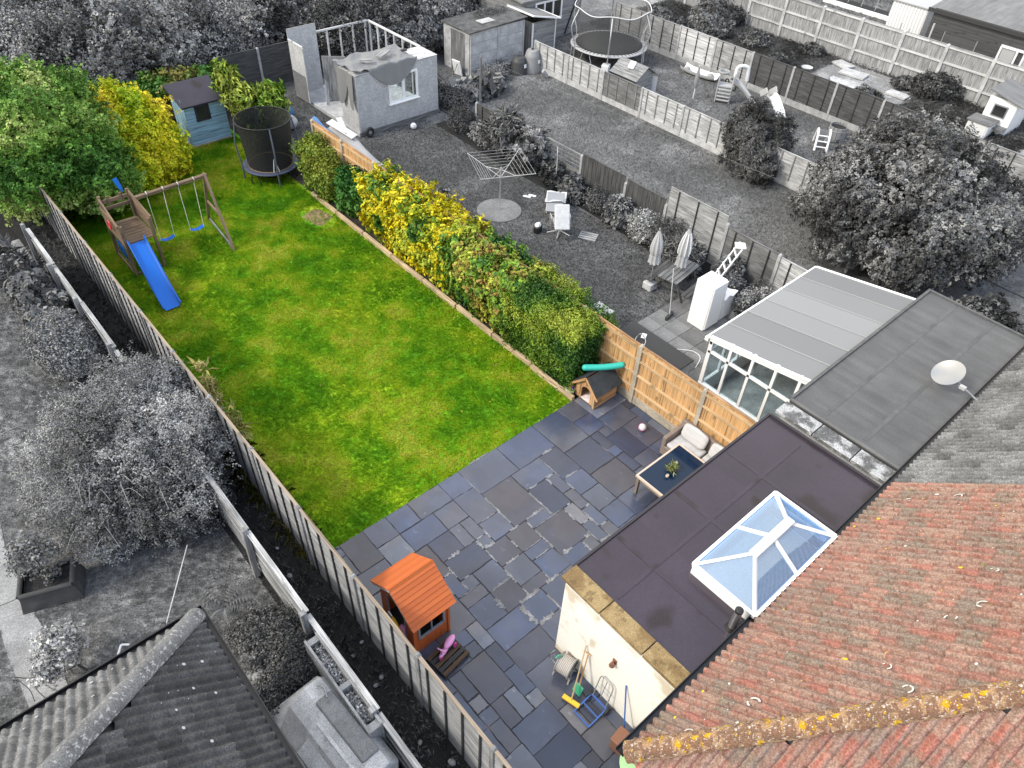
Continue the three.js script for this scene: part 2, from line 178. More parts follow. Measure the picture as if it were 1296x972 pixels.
function foliage(parent, name, blobs, n, geo, cols, o = {}) {
  const { size = 1, rough = 0.3, freq = 1.4, shell = 0.55, seed = 1, hue = 0.8, floor = 0.03, jit = 0.25, pick } = o, r = mulberry(seed * 77 + 5), inst = [], w = blobs.map((b) => (b[3] * b[4] + b[4] * b[5] + b[3] * b[5])), tot = w.reduce((a, b) => a + b, 0);
  let guard = 0;
  while (inst.length < n && guard++ < n * 8) {
    let k = r() * tot, i = 0; while (k > w[i]) k -= w[i++]; const b = blobs[i];
    let d; if (b[6]) { d = V3(r() * 2 - 1, r() * 2 - 1, r() * 2 - 1); const ax = r() * (b[3] * b[4] + b[4] * b[5] + b[3] * b[5]); const s = r() < 0.5 ? -1 : 1; if (ax < b[4] * b[5]) d.x = s; else if (ax < b[4] * b[5] + b[3] * b[5]) d.y = s; else d.z = s; } else { const u = r() * 2 - 1, a = r() * 6.283, q = Math.sqrt(1 - u * u); d = V3(q * Math.cos(a), u, q * Math.sin(a)); }
    const bump = 1 + rough * 2 * (n3(d.x * freq * 2 + b[0] * 3 + 20, d.y * freq * 2 + 20, d.z * freq * 2 + b[2] * 3 + 20, seed) - 0.5) + rough * 0.9 * (n3(d.x * freq * 5 + 9, d.y * freq * 5 + b[0] + 9, d.z * freq * 5 + 9, seed + 4) - 0.5);
    const t = (1 - shell * r() ** 1.7) * bump, x = b[0] + d.x * b[3] * t, y = b[1] + d.y * b[4] * t, z = b[2] + d.z * b[5] * t;
    if (y < floor || blobs.some((c, j) => j !== i && insideBlob(c, x, y, z) < 0.62)) continue;
    if (pick && !pick(x, y, z, r)) continue;
    inst.push([x, y, z, d]);
  }
  const im = shade(new THREE.InstancedMesh(geo, o.mat || M.leaf, inst.length)), m = new THREE.Matrix4(), e = new THREE.Euler(), q = new THREE.Quaternion(), q2 = new THREE.Quaternion(), c = new THREE.Color();
  inst.forEach(([x, y, z, d], i) => {
    e.set((r() - 0.5) * 1.6, r() * 6.283, (r() - 0.5) * 1.6); q.setFromEuler(e); q2.setFromUnitVectors(V3(0, 1, 0), V3(d.x, d.y + 0.5, d.z).normalize()); q.premultiply(q2);
    const s = size * rr(0.7, 1.35, r); m.compose(V3(x, y, z), q, V3(s, s, s)); im.setMatrixAt(i, m);
    const h = Math.min(0.999, Math.max(0, (n3(x * hue + 40, y * hue + 40, z * hue + 40, seed + 2) - 0.5) * 1.7 + 0.5 + (r() - 0.5) * 0.5)) * (cols.length - 1), k = Math.floor(h), cc = cols.length > 1 ? mixc(cols[k], cols[k + 1], h - k) : cols[0], g = 1 + jit * 2 * (r() - 0.5);
    im.setColorAt(i, c.setRGB(cc[0] * g, cc[1] * g, cc[2] * g));
  });
  im.name = name; im.userData.kind = 'stuff'; parent.add(im); return im;
}
const grey = (...v) => v.map((k) => [k * 1.95, k * 1.94, k * 1.9]);
function limbs(parent, name, base, tips, r0, m, seed = 1) {   // tapered trunk splitting to limbs
  const r = mulberry(seed * 13 + 1), g = [], b = vv(base), top = tips.reduce((a, t) => a.add(vv(t)), V3(0, 0, 0)).multiplyScalar(1 / tips.length), fork = b.clone().lerp(top, 0.35);
  g.push(rod(b, fork, r0, r0 * 0.75, 9));
  for (const t of tips) { const e = vv(t), mid = fork.clone().lerp(e, 0.5).add(V3(rr(-0.2, 0.2, r), rr(0, 0.25, r), rr(-0.2, 0.2, r))); g.push(rod(fork, mid, r0 * 0.5, r0 * 0.3, 7), rod(mid, e, r0 * 0.3, r0 * 0.08, 6)); for (let k = 0; k < 3; k++) { const s = mid.clone().lerp(e, r()); g.push(rod(s, s.clone().add(V3(rr(-0.6, 0.6, r), rr(0.1, 0.6, r), rr(-0.6, 0.6, r))), r0 * 0.14, r0 * 0.04, 5)); } }
  return part(parent, name, g, m);
}
function plant(name, label, category, blobs, n, geo, cols, o = {}) {   // trunk or stems and a crown of leaves
  const cx = blobs.reduce((a, b) => a + b[0], 0) / blobs.length, cz = blobs.reduce((a, b) => a + b[2], 0) / blobs.length, [bxx, bz] = o.base || [cx, cz];
  const t = thing(name, label, category, [bxx, 0, bz], 0, o.group);
  const loc = blobs.map((b) => [b[0] - bxx, b[1], b[2] - bz, ...b.slice(3)]);
  limbs(t, o.stem || 'trunk', [0, -0.05, 0], loc.slice(0, 7).map((b) => [b[0], b[1] + b[4] * 0.3, b[2]]), o.r0 || 0.06, o.bark || M.bark, o.seed);
  foliage(t, o.crown || 'crown', loc, n, geo, cols, o); return t;
}
function tufts(name, x0, x1, z0, z1, n, cols, o = {}) {   // short grass
  const { h = 0.05, seed = 1, y = 0.01, keep, label, hue = 0.45, vary = 0.25 } = o, r = mulberry(seed * 31), g = leafGeo(o.k || 7, h * 1.15, o.w || 0.01, h * 1.3, seed + 40, 0.25).translate(0, h * 0.25, 0);
  const im = shade(new THREE.InstancedMesh(g, M.blade, n)), m = new THREE.Matrix4(), q = new THREE.Quaternion(), c = new THREE.Color(); let i = 0, guard = 0;
  while (i < n && guard++ < n * 3) {
    const x = rr(x0, x1, r), z = rr(z0, z1, r); if (keep && !keep(x, z, r)) continue;
    q.setFromAxisAngle(V3(0, 1, 0), r() * 6.283); const s = rr(0.6, 1.4, r); m.compose(V3(x, y, z), q, V3(s, s * rr(0.7, 1.2, r), s)); im.setMatrixAt(i, m);
    const a = n3(x * hue + 50, 3, z * hue + 50, seed) * 0.6 + n3(x * hue * 3 + 5, 8, z * hue * 3 + 50, seed + 1) * 0.4, hh = Math.min(0.999, Math.max(0, (a - 0.5) * (o.contrast || 2.2) + 0.5 + (r() - 0.5) * 0.35)) * (cols.length - 1), k = Math.floor(hh), cc = mixc(cols[k], cols[k + 1], hh - k), gg = rr(1 - vary, 1 + vary, r);
    im.setColorAt(i++, c.setRGB(cc[0] * gg, cc[1] * gg, cc[2] * gg));
  }
  im.count = i; im.name = numbered(name); scene.add(im); return tag(im, label, 'grass', null, 'stuff');
}
// ================================================================ ground
let pathPoly;
const inPath = (x, z) => { let c = false; for (let i = 0, j = pathPoly.length - 1; i < pathPoly.length; j = i++) { const [a, b] = pathPoly[i], [d, e] = pathPoly[j]; if ((b > z) !== (e > z) && x < (d - a) * (z - b) / (e - b) + a) c = !c; } return c; };
struct('ground', rect(-60, 120, -110, 40, -0.03), M.ground);
struct('neighbour_lawn', rect(-14, 2.05, -26, 2, -0.012), M.turfpale, 'grey grass garden left of the low rough fence');
struct('passage_soil', rect(2.0, 3.05, -34, 2, -0.008), M.soil, 'dark bare soil strip between two fences');
struct('garden_lawn', rect(3.1, 11, -31, -9.2, 0), M.lawn, 'bright green garden lawn');
struct('planting_bed', rect(10.95, 12.05, -26, -9.25, 0.06), M.bed, 'narrow soil bed behind timber edging');
struct('neighbour_lawn', rect(12.1, 19.05, -34, -10.3, -0.01), M.turfdark, 'dark grey lawn around the rotary clothes airer');
struct('neighbour_lawn', rect(19.1, 25.6, -34, -1, -0.01), M.turf, 'plain grey lawn between two low fences');
struct('neighbour_lawn', rect(25.65, 32.3, -36, -1, -0.01), M.turf, 'grey lawn with trampoline and toy slides');
struct('rough_ground', rect(32.35, 39.7, -40, -1, -0.01), M.rough, 'overgrown rough ground behind dark fence');
struct('neighbour_lawn', rect(39.75, 70, -44, 2, -0.01), M.turf, 'grey lawn beyond the tall pale fence');
{
  const q = [[0, 660], [6, 690], [27, 745], [45, 778], [63, 808], [84, 862], [95, 890], [40, 915], [37, 896], [22, 860], [10, 831], [-5, 780], [-60, 690]].map(([x, y]) => { const p = G(x, y); return [p.x, p.z]; });
  pathPoly = q; const p = struct('path', poly(q, 0.005), M.path, 'cracked pale concrete garden path');
  const crack = (pts, r) => part(p, 'crack', tube(pts.map(([x, y]) => G(x, y, 0.006)), r, 30, 4), M.dark);
  crack([[-4, 768], [14, 761], [34, 751]], 0.008); crack([[18, 857], [40, 858], [52, 853], [60, 846], [70, 842]], 0.01); crack([[41, 858], [46, 872], [58, 884]], 0.007); crack([[54, 852], [60, 868], [72, 874]], 0.007); crack([[22, 860], [38, 874], [44, 888]], 0.006);
}
const HP = Math.PI / 2, smear = mt([0.36, 0.36, 0.38], 0.75, 'grain', 0);
// our patio: slabs of mixed sizes on a pale worn bed of mortar
{
  const patio = struct('patio', rect(3.1, 12.05, -9.2, -0.3, 0.029), M.mortar, 'dark slate patio of mixed size slabs');
  const tint = [[0.105, 0.13, 0.195], [0.12, 0.135, 0.18], [0.085, 0.115, 0.19], [0.13, 0.14, 0.17], [0.115, 0.13, 0.17], [0.05, 0.065, 0.11], [0.24, 0.255, 0.28], [0.085, 0.085, 0.105], [0.1, 0.125, 0.19], [0.11, 0.125, 0.17]].map((c, i) => mt(c, 0.22 + 0.05 * (i % 4), 'slate', 0.003, { clearcoat: 0.55, clearcoatRoughness: 0.16 }));
  const U = 0.3, nx = Math.ceil(8.95 / U), nz = Math.ceil(8.9 / U), used = new Uint8Array(nx * nz), r = mulberry(4242), sizes = [[3, 2], [2, 3], [3, 3], [2, 2], [2, 2], [4, 3], [3, 4], [2, 1], [1, 2], [3, 2], [2, 3], [1, 1], [2, 2]], cache = {};
  const free = (i, j, w, d) => { if (i + w > nx || j + d > nz) return false; for (let a = 0; a < w; a++) for (let b = 0; b < d; b++) if (used[(j + b) * nx + i + a]) return false; return true; };
  for (let j = 0; j < nz; j++) for (let i = 0; i < nx; i++) {
    if (used[j * nx + i]) continue; let s = null;
    for (let t = 0; t < 14 && !s; t++) { const c = sizes[Math.floor(r() * sizes.length)]; if (c[0] * c[1] === 1 && r() < 0.6) continue; if (free(i, j, ...c)) s = c; }
    if (!s) s = free(i, j, 2, 1) ? [2, 1] : free(i, j, 1, 2) ? [1, 2] : [1, 1];
    const [w, d] = s; for (let a = 0; a < w; a++) for (let b = 0; b < d; b++) used[(j + b) * nx + i + a] = 1;
    let x0 = 3.1 + i * U, x1 = Math.min(12.03, x0 + w * U), z0 = -9.2 + j * U, z1 = Math.min(-0.3, z0 + d * U); if (x1 - x0 < 0.08) continue;
    const gp = rr(0.014, 0.045, r), W = x1 - x0 - gp, D = z1 - z0 - gp, sh = new THREE.Shape(), N = 5, e = [];      // riven, slightly uneven edges
    const edge = (ax, ay, bx_, by) => { for (let k = 0; k < N; k++) { const t = k / N, o = k ? (r() - 0.5) * 0.02 : 0; e.push([ax + (bx_ - ax) * t + (ay === by ? 0 : o), ay + (by - ay) * t + (ay === by ? o : 0)]); } };
    edge(-W / 2, -D / 2, W / 2, -D / 2); edge(W / 2, -D / 2, W / 2, D / 2); edge(W / 2, D / 2, -W / 2, D / 2); edge(-W / 2, D / 2, -W / 2, -D / 2);
    const g = ext(e, 0.022, 0.004).rotateX(-Math.PI / 2).translate(0, 0.011, 0), p = g.attributes.position, ou = r() * 9, ov = r() * 9;
    for (let k = 0; k < p.count; k++) g.attributes.uv.setXY(k, p.getX(k) + ou, p.getZ(k) + ov);
    const m = part(patio, 'slab', g, tint[Math.floor(r() * tint.length)]); m.position.set((x0 + x1) / 2, 0.014, (z0 + z1) / 2); m.rotation.set((r() - 0.5) * 0.006, 0, (r() - 0.5) * 0.006);
    const cx = (x0 + x1) / 2, cz = (z0 + z1) / 2; // pale mortar left along some joints
    if (Math.hypot((cx - 7.4) / 2.6, (cz + 6.6) / 2.4) < rr(0.45, 1.3, r)) for (const alongX of [true, false]) if (r() < 0.8) {
      const L = (alongX ? W : D) * rr(0.35, 0.95, r), n = 14, q = [], w0 = rr(0.012, 0.045, r) * (r() < 0.25 ? 1.6 : 1); for (let k = 0; k <= n; k++) q.push([(k / n - 0.5) * L, w0 * rr(0.1, 1.4, r)]); for (let k = n; k >= 0; k--) q.push([(k / n - 0.5) * L, -w0 * rr(0.2, 0.9, r)]);
      const s = part(patio, 'mortar_smear', ext(q, 0.003).rotateX(-HP), smear); s.position.set(alongX ? cx + (r() - 0.5) * (W - L) : x0, 0.045, alongX ? z0 : cz + (r() - 0.5) * (D - L)); s.rotation.y = alongX ? 0 : HP;
    }
  }
}
// ================================================================ fences
function fence(name, label, group, p0, ry, bays, o) {
  const f = thing(name, label, 'fence', p0, ry, group), post = o.post || M.concpost, pw = o.pw || 0.1; let s = 0;
  const addPost = (x, h) => { const q = part(f, 'post', [bx(pw, h - 0.03, pw, 0, (h - 0.03) / 2, 0), place(metre(new THREE.CylinderGeometry(pw * 0.35, pw * 0.7, 0.05, 4).rotateY(Math.PI / 4), pw, 0.05, pw), 0, h - 0.006, 0)], post); q.position.x = x; q.rotation.z = (rnd() - 0.5) * (o.lean || 0.01); q.rotation.x = (rnd() - 0.5) * (o.lean || 0.01); };
  bays.forEach((b, i) => {
    b = { ...o, ...b }; const W = b.w - pw - 0.004, c = s + b.w / 2, gv = b.gravel || 0, h = b.h - gv, m = b.mat, y0 = gv + (b.lift || 0), dy = (rnd() - 0.5) * 0.02;
    if (!b.open) addPost(s, (b.posth || b.h) + 0.04);
    if (gv) part(f, 'gravel_board', bx(W, gv, 0.05, c, gv / 2, 0), b.gravelMat || M.concpost);
    const g = [];
    if (b.style === 'lap') { const n = Math.round(h / 0.13); for (let k = 0; k < n; k++) { const y = y0 + (k + 0.5) * h / n; g.push(bx(W, h / n * 1.18, 0.013, c, y + dy, (rnd() - 0.5) * 0.004, 0.12, 0, (rnd() - 0.5) * 0.003)); } }
    else if (b.style === 'vert') { const n = Math.round(W / 0.1); for (let k = 0; k < n; k++) g.push(bx(W / n * 0.96, h * rr(0.985, 1), 0.018, c - W / 2 + (k + 0.5) * W / n, y0 + h / 2, (k % 2) * 0.014 - 0.007)); }
    else if (b.style === 'close') { const n = Math.round(W / 0.105); for (let k = 0; k < n; k++) g.push(bx(W / n * 1.12, h - 0.03 + (rnd() - 0.5) * 0.02, 0.014, c - W / 2 + (k + 0.5) * W / n, y0 + (h - 0.03) / 2, 0.014 + (rnd() - 0.5) * 0.004, 0, 0.09, 0)); }
    else if (b.style === 'trellis') { for (let k = 0; k <= 9; k++) g.push(bx(0.025, 0.62, 0.015, c - W / 2 + k * W / 9, y0 + h - 0.31, 0.008)); for (let k = 0; k <= 4; k++) g.push(bx(W, 0.025, 0.015, c, y0 + h - 0.61 + k * 0.15, -0.008)); const n = 6; for (let k = 0; k < n; k++) g.push(bx(W, (h - 0.64) / n * 1.15, 0.013, c, y0 + (k + 0.5) * (h - 0.64) / n, 0, 0.12)); }
    part(f, b.style === 'close' || b.style === 'vert' ? 'board_panel' : 'lap_panel', g, m);
    if (b.battens) for (let k = 0; k < b.battens; k++) part(f, 'batten', bx(0.042, h - 0.02, 0.022, c - W / 2 + (k + 0.5 + (rnd() - 0.5) * 0.06) * W / b.battens, y0 + h / 2 + dy, -0.03), b.battenMat || M.batten);
    if (b.rails) for (const t of b.rails) part(f, 'rail', bx(W, b.railw || 0.075, 0.05, c, y0 + h * t, -0.024), b.railMat || m);
    if (b.cap !== 0) part(f, 'capping_rail', bx(W, 0.025, b.capw || 0.05, c, b.h + 0.0135 + dy + (b.lift || 0), 0), b.capMat || m);
    s += b.w;
  });
  addPost(s, (o.posth || o.h) + 0.04); return f;
}
const rep = (n, o) => Array.from({ length: n }, () => ({ ...o }));
fence('lap_fence', 'long grey lap panel fence with brown capping beside the green lawn', null, [3.06, 0, -1.25], HP, rep(12, { w: 1.985 }), { h: 1.95, style: 'lap', battens: 4, mat: M.greyfence, post: M.greypost, capMat: M.cap, capw: 0.06, pw: 0.09 });
fence('lap_fence', 'weathered grey fence of horizontal boards continuing behind the rounded tree', null, [3.06, 0, -25.1], HP, rep(3, { w: 1.985 }), { h: 1.7, style: 'lap', battens: 4, mat: M.greyfence, post: M.greypost });
fence('board_fence', 'golden timber fence with concrete posts beside the patio sofa', null, [12.08, 0, -4.2], HP, rep(10, { w: 2.0 }), { h: 1.95, gravel: 0.28, gravelMat: M.concwarm, style: 'close', mat: M.pine, rails: [0.16, 0.44, 0.72, 0.94], railw: 0.05, railMat: M.pinepale, post: M.concwarm, capMat: M.pinebrown, pw: 0.11 });
fence('rear_fence', 'brown board fence with ivy behind the blue shed', null, [3.1, 0, -31.6], 0, rep(4, { w: 2.22 }), { h: 1.35, style: 'lap', mat: M.pinebrown, post: M.greypost });
fence('lap_fence', 'very dark lap fence behind the unfinished outbuilding', null, [12.1, 0, -32.3], 0, rep(4, { w: 1.95 }), { h: 1.7, style: 'lap', battens: 3, mat: M.darkfence, post: M.concpost });
fence('mixed_fence', 'mixed dark panel fence with trellis along the flower border', null, [19.05, 0, -6.4], HP, [{ w: 2.3, h: 1.45, style: 'lap', mat: M.palefence, battens: 3 }, { w: 1.99, h: 1.5, style: 'lap', mat: M.midfence, battens: 3 }, { w: 2.45, h: 1.85, style: 'lap', mat: M.greyfence, battens: 3, posth: 1.6 }, { w: 1.85, h: 1.35, style: 'vert', mat: M.darkfence, posth: 1.15 }, { w: 2.2, h: 1.4, style: 'vert', mat: M.darkfence, posth: 1.15 }, { w: 1.9, h: 1.3, style: 'trellis', mat: M.oldwood }, { w: 2.1, h: 1.1, style: 'lap', mat: M.darkfence }, { w: 2.1, h: 1.15, style: 'lap', mat: M.darkfence, battens: 3 }], { h: 1.15, style: 'lap', mat: M.darkfence, battens: 0, post: M.concpost, gravel: 0 });
fence('low_fence', 'low pale slatted fence with concrete gravel boards between two lawns', null, [25.6, 0, -8.7], HP, [...rep(5, { w: 2.27 }), { w: 2.3, mat: M.midfence, battens: 4 }, ...rep(2, { w: 2.27 })], { h: 1.28, gravel: 0.24, gravelMat: M.concpale, style: 'lap', battens: 4, battenMat: M.oldwood, mat: M.palefence, post: M.concpost });
fence('panel_fence', 'panel fence of dark and pale sections behind the toy slides', null, [32.3, 0, -3.8], HP, [...rep(3, { w: 2.2, mat: M.greyfence, h: 1.5 }), ...rep(4, { w: 2.2 }), { w: 2.15, mat: M.greyfence }, { w: 2.2, mat: M.whitewood }, { w: 2.2, mat: M.greyfence }, { w: 2.2, mat: M.palefence }], { h: 1.62, gravel: 0.28, style: 'lap', battens: 3, mat: M.darkfence, post: M.concpost });
fence('tall_fence', 'tall pale close boarded fence with three rails and concrete posts', null, [39.7, 0, -7.0], HP, rep(10, { w: 2.2 }), { h: 2.1, style: 'close', mat: M.greyfence, rails: [0.3, 0.64, 0.97], railw: 0.09, railMat: M.whitewood, post: M.concpale, pw: 0.15 });
// the low rough fence of old boards on the far side of the passage
{
  const f = thing('rough_fence', 'low rough fence of weathered grey boards and stub posts', 'fence', [2.12, 0, -23.5]);
  const r = mulberry(81);
  for (let i = 0; i < 9; i++) {
    const z0 = i * 2.3, L = 2.32, h = [1.55, 1.5, 1.6, 1.5, 1.45, 1.5, 1.45, 1.4, 1.3][i];
    for (let k = 0; k < 5; k++) part(f, 'board', bx(0.022, h / 5 * 0.97, L * rr(0.96, 1.0, r), rr(-0.012, 0.012, r), (k + 0.5) * h / 5, z0 + L / 2, rr(-0.012, 0.012, r), 0, 0.06), M.greyfence);
    part(f, 'top_rail', bx(0.1, 0.03, L * 0.98, 0, h + 0.02, z0 + L / 2, rr(-0.02, 0.02, r), 0, rr(-0.1, 0.1, r)), r() < 0.4 ? M.palefence : M.greyfence);
    part(f, 'post', bx(0.11, h + rr(0.1, 0.35, r), 0.11, -0.09, h / 2 + 0.1, z0 + rr(-0.1, 0.1, r), rr(-0.05, 0.05, r), 0, rr(-0.05, 0.05, r)), M.greypost);
  }
}
// timber edging of the bed
{
  const e = thing('bed_edging', 'line of worn timber sleepers edging the lawn below the hedge', 'edging', [10.9, 0, -22.7]); const r = mulberry(91);
  for (let i = 0; i < 8; i++) part(e, 'sleeper', rbx(0.11, 0.17, 1.66, 0.02, rr(-0.02, 0.02, r), 0.085, 0.85 + i * 1.69, 0, rr(-0.012, 0.012, r), rr(-0.05, 0.05, r)), M.sleeper);
}
// ================================================================ our house
const PITCH = 43 * Math.PI / 180, ctp = Math.cos(PITCH), stp = Math.sin(PITCH);
const tileVariants = [0, 1, 2, 3, 4].map((k) => {
  const prof = (u) => { const t = (u * 2) % 1; return t < 0.74 ? 0.052 * Math.sin(Math.PI * t / 0.74) ** 0.7 : 0; };
  const top = surf((u, v) => [(u - 0.5) * 0.302, prof(u) + 0.024 * (1 - v), (v - 0.12) * 0.39], 18, 1), lip = surf((u, v) => [(u - 0.5) * 0.302, prof(u) + 0.024 - 0.045 * v, -0.12 * 0.39], 18, 1), g = mg([top, lip]), p = g.attributes.position;
  for (let i = 0; i < p.count; i++) g.attributes.uv.setXY(i, p.getX(i) + k * 0.43, p.getZ(i) + k * 0.71); return g;
});
function roofSlope(parent, origin, ax, W, len, mats, keep, seed) {   // ax: heading of the eave; tiles climb to its left
  const X = V3(Math.cos(ax), 0, -Math.sin(ax)), out = V3(-Math.sin(ax), 0, -Math.cos(ax)).negate(), Z = out.clone().multiplyScalar(ctp).add(V3(0, stp, 0)), Y = Z.clone().cross(X), r = mulberry(seed);
  const base = part(parent, 'roof', surf((u, v) => { const x = u * W; return [x, -0.06, v * len]; }, 1, 1), M.dark); base.geometry.dispose();
  const poly2 = keep.outline; base.geometry = mg([ext(poly2, 0.03).rotateX(HP).translate(0, -0.045, 0)]);
  base.matrixAutoUpdate = true; const m4 = new THREE.Matrix4().makeBasis(X, Y, Z).setPosition(vv(origin)); m4.decompose(base.position, base.quaternion, base.scale);
  const rows = Math.floor(len / 0.343), cols = Math.floor(W / 0.3);
  for (let j = 0; j < rows; j++) for (let i = 0; i < cols; i++) {
    const x = (i + 0.5) * 0.3, z = j * 0.343; if (!keep(x, z + 0.12)) continue;
    const t = part(base, 'roof_tile', tileVariants[Math.floor(r() * 5)], mats[Math.floor(r() * mats.length)]); t.position.set(x, rr(0, 0.004, r), z); t.rotation.y = (r() - 0.5) * 0.008;
  }
  return base;
}
const redTiles = [[0.54, 0.52, 0.52], [0.62, 0.54, 0.53], [0.48, 0.5, 0.49], [0.68, 0.6, 0.58], [0.6, 0.5, 0.48]].map((c) => mt(c, 0.92, 'tile', 0.004)), greyTiles = [0.36, 0.42, 0.48, 0.32].map((c) => mt(c, 0.92, 'tileg', 0)), shadeTiles = [0.15, 0.18, 0.21, 0.13, 0.17].map((c) => mt(c, 0.85, 'tileg', 0));
function hipLine(parent, a, b, m, n) { a = vv(a); b = vv(b); const d = b.clone().sub(a).normalize(), sd = d.clone().cross(V3(0, 1, 0)).normalize(), up = sd.clone().cross(d), L = a.distanceTo(b);
  for (let k = 0; k < n; k++) { const g = surf((u, v) => { const t = Math.PI * (0.02 + 0.96 * u), rad = 0.15 + 0.012 * (1 - v), q = a.clone().addScaledVector(d, (k + v * 1.04) * L / n).addScaledVector(sd, Math.cos(t) * rad).addScaledVector(up, Math.sin(t) * rad - 0.03); return q.toArray(); }, 10, 2, 0.47, L / n); const uv = g.attributes.uv; for (let i = 0; i < uv.count; i++) uv.setXY(i, uv.getX(i), uv.getY(i) + k * 0.37); part(parent, 'hip_tile', g, m); } }
const lichenPatch = (() => { const r = mulberry(5), p = []; for (let i = 0; i < 12; i++) { const a = i / 12 * 6.283, q = rr(0.6, 1.1, r); p.push([Math.cos(a) * q, Math.sin(a) * q]); } return ext(p, 0.1).rotateX(HP); })();
const lichenRing = new THREE.TorusGeometry(1, 0.2, 4, 12, 4.1).rotateX(HP);
{
  const h = thing('bungalow', 'red tiled bungalow roof with flat roofed extension and white rendered wall', 'house', [0, 0, 0]);
  const ez = -1.72, ey = 2.78, x0 = 4.3, W = 7.8;
  const keep = (x, z) => x > z * ctp + 0.05; keep.outline = [[0, 0], [W, 0], [W, 4.6], [4.6 * ctp, 4.6]];
  const roof = roofSlope(h, [x0, ey, ez], 0, W, 4.6, redTiles, keep, 11);
  hipLine(h, [x0 - 0.02, ey + 0.03, ez - 0.02], [x0 + 3.7, ey + 3.7 * stp / ctp + 0.03, ez + 3.7], M.lichen, 11);
  { // the other slope of the hip, seen edge-on at the picture's foot
    const k2 = (x, z) => x < 4.2 - z * ctp - 0.05; k2.outline = [[0, 0], [4.2, 0], [4.2 - 4.6 * ctp, 4.6], [0, 4.6]];
    const s2 = roofSlope(h, [x0, ey, ez + 4.2], HP, 4.2, 4.6, redTiles, k2, 12); s2.userData.label = 'red tiled hip end of the roof';
  }
  const r = mulberry(17), yl = mat([0.72, 0.5, 0.02], 0.95), wl = mat([0.6, 0.57, 0.52], 0.95), gl = mat([0.2, 0.18, 0.03], 0.95);
  for (let k = 0; k < 84; k++) { const x = rr(0.4, 7.6, r), z = rr(0.05, Math.min(4.3, x / ctp - 0.25), r); if (z < 0) continue; const t = r(), m = part(roof, 'lichen_patch', t < 0.14 ? lichenRing : lichenPatch, t < 0.58 ? wl : t < 0.9 ? yl : gl), s = t < 0.14 ? rr(0.04, 0.085, r) : 0.01 + 0.045 * r() ** 3; const ring_ = t < 0.14, xs = ring_ ? x : Math.floor(x / 0.151) * 0.151 + 0.056, vt = ((z + 0.047) % 0.343) / 0.39; m.position.set(xs, ring_ ? 0.056 : 0.051 + 0.024 * (1 - vt), z); m.scale.set(ring_ ? s : Math.min(s, 0.024), ring_ ? 0.03 : 0.05, s * rr(0.7, 1.2, r)); m.rotation.y = ring_ ? r() * 6 : 0; }
  part(h, 'gutter', [bx(7.9, 0.015, 0.14, 8.18, 2.69, ez - 0.1), bx(7.9, 0.1, 0.015, 8.18, 2.735, ez - 0.165), bx(7.9, 0.1, 0.015, 8.18, 2.735, ez - 0.03)], M.gutter);
  part(h, 'fascia', bx(7.85, 0.2, 0.03, 8.2, 2.65, ez + 0.02), M.gutter);
  part(h, 'main_wall', [bx(7.6, 2.5, 0.2, 8.35, 1.25, -1.45), bx(0.2, 2.5, 5, 4.75, 1.25, 1.2), bx(0.2, 2.5, 4.8, 12.02, 1.25, 1.05)], M.render, 'white rendered main wall');
  // extension
  part(h, 'extension_wall', [bx(0.26, 2.36, 2.9, 5.86, 1.18, -3.0)], M.render, 'white rendered side wall facing the patio');
  part(h, 'garden_wall', [bx(0.9, 2.3, 0.22, 6.44, 1.15, -4.34), bx(0.8, 2.3, 0.22, 11.55, 1.15, -4.34), bx(4.4, 0.3, 0.22, 9.0, 2.15, -4.34), bx(0.16, 2.3, 2.6, 11.9, 1.15, -2.92)], M.render);
  part(h, 'glazed_door', [bx(4.3, 1.98, 0.04, 9.0, 1.0, -4.34)], M.glass);
  part(h, 'inner_floor', rect(6.0, 11.8, -4.2, -1.6, 0.05), M.concpale);
  const ox0 = 7.68, ox1 = 9.88, oz0 = -3.0, oz1 = -1.95, X0 = 6.02, X1 = 12.0, Z0 = -4.52, Z1 = -1.58, FY = 2.44;
  part(h, 'flat_roof', [bx(ox0 - X0, 0.14, Z1 - Z0, (X0 + ox0) / 2, FY, (Z0 + Z1) / 2), bx(X1 - ox1, 0.14, Z1 - Z0, (X1 + ox1) / 2, FY, (Z0 + Z1) / 2), bx(ox1 - ox0, 0.14, oz0 - Z0, (ox0 + ox1) / 2, FY, (Z0 + oz0) / 2), bx(ox1 - ox0, 0.14, Z1 - oz1, (ox0 + ox1) / 2, FY, (Z1 + oz1) / 2)], M.felt, 'purple brown felt flat roof');
  for (const x of [7.1, 8.75, 10.4]) part(h, 'felt_seam', bx(0.09, 0.006, (x > ox0 && x < ox1) ? 1.4 : 2.86, x, FY + 0.074, (x > ox0 && x < ox1) ? -3.78 : -3.05), M.felt);
  part(h, 'felt_seam', bx(5.6, 0.006, 0.08, 8.95, FY + 0.0765, -3.62), M.felt);
  part(h, 'roof_edge', bx(5.98, 0.17, 0.05, 9.01, FY + 0.02, Z0 - 0.024), M.feltdark); part(h, 'roof_edge', bx(0.06, 0.2, 2.9, X1 - 0.02, FY + 0.03, -3.06), M.feltdark);
  const cop = mulberry(3); [[-4.54, -3.62], [-3.6, -2.66], [-2.64, -1.7]].forEach(([a, b]) => part(h, 'coping_stone', rbx(0.36, 0.09, b - a, 0.012, 5.88, 2.5, (a + b) / 2, 0, 0, rr(-0.015, 0.015, cop)), M.cope));
  // roof lantern
  const la = part(h, 'roof_lantern', [bx(2.5, 0.24, 0.06, 8.78, 2.63, -3.1), bx(2.5, 0.24, 0.06, 8.78, 2.63, -1.85), bx(0.06, 0.24, 1.19, 7.56, 2.63, -2.475), bx(0.06, 0.24, 1.19, 10.0, 2.63, -2.475)], M.pvc, 'white framed hipped glass roof lantern');
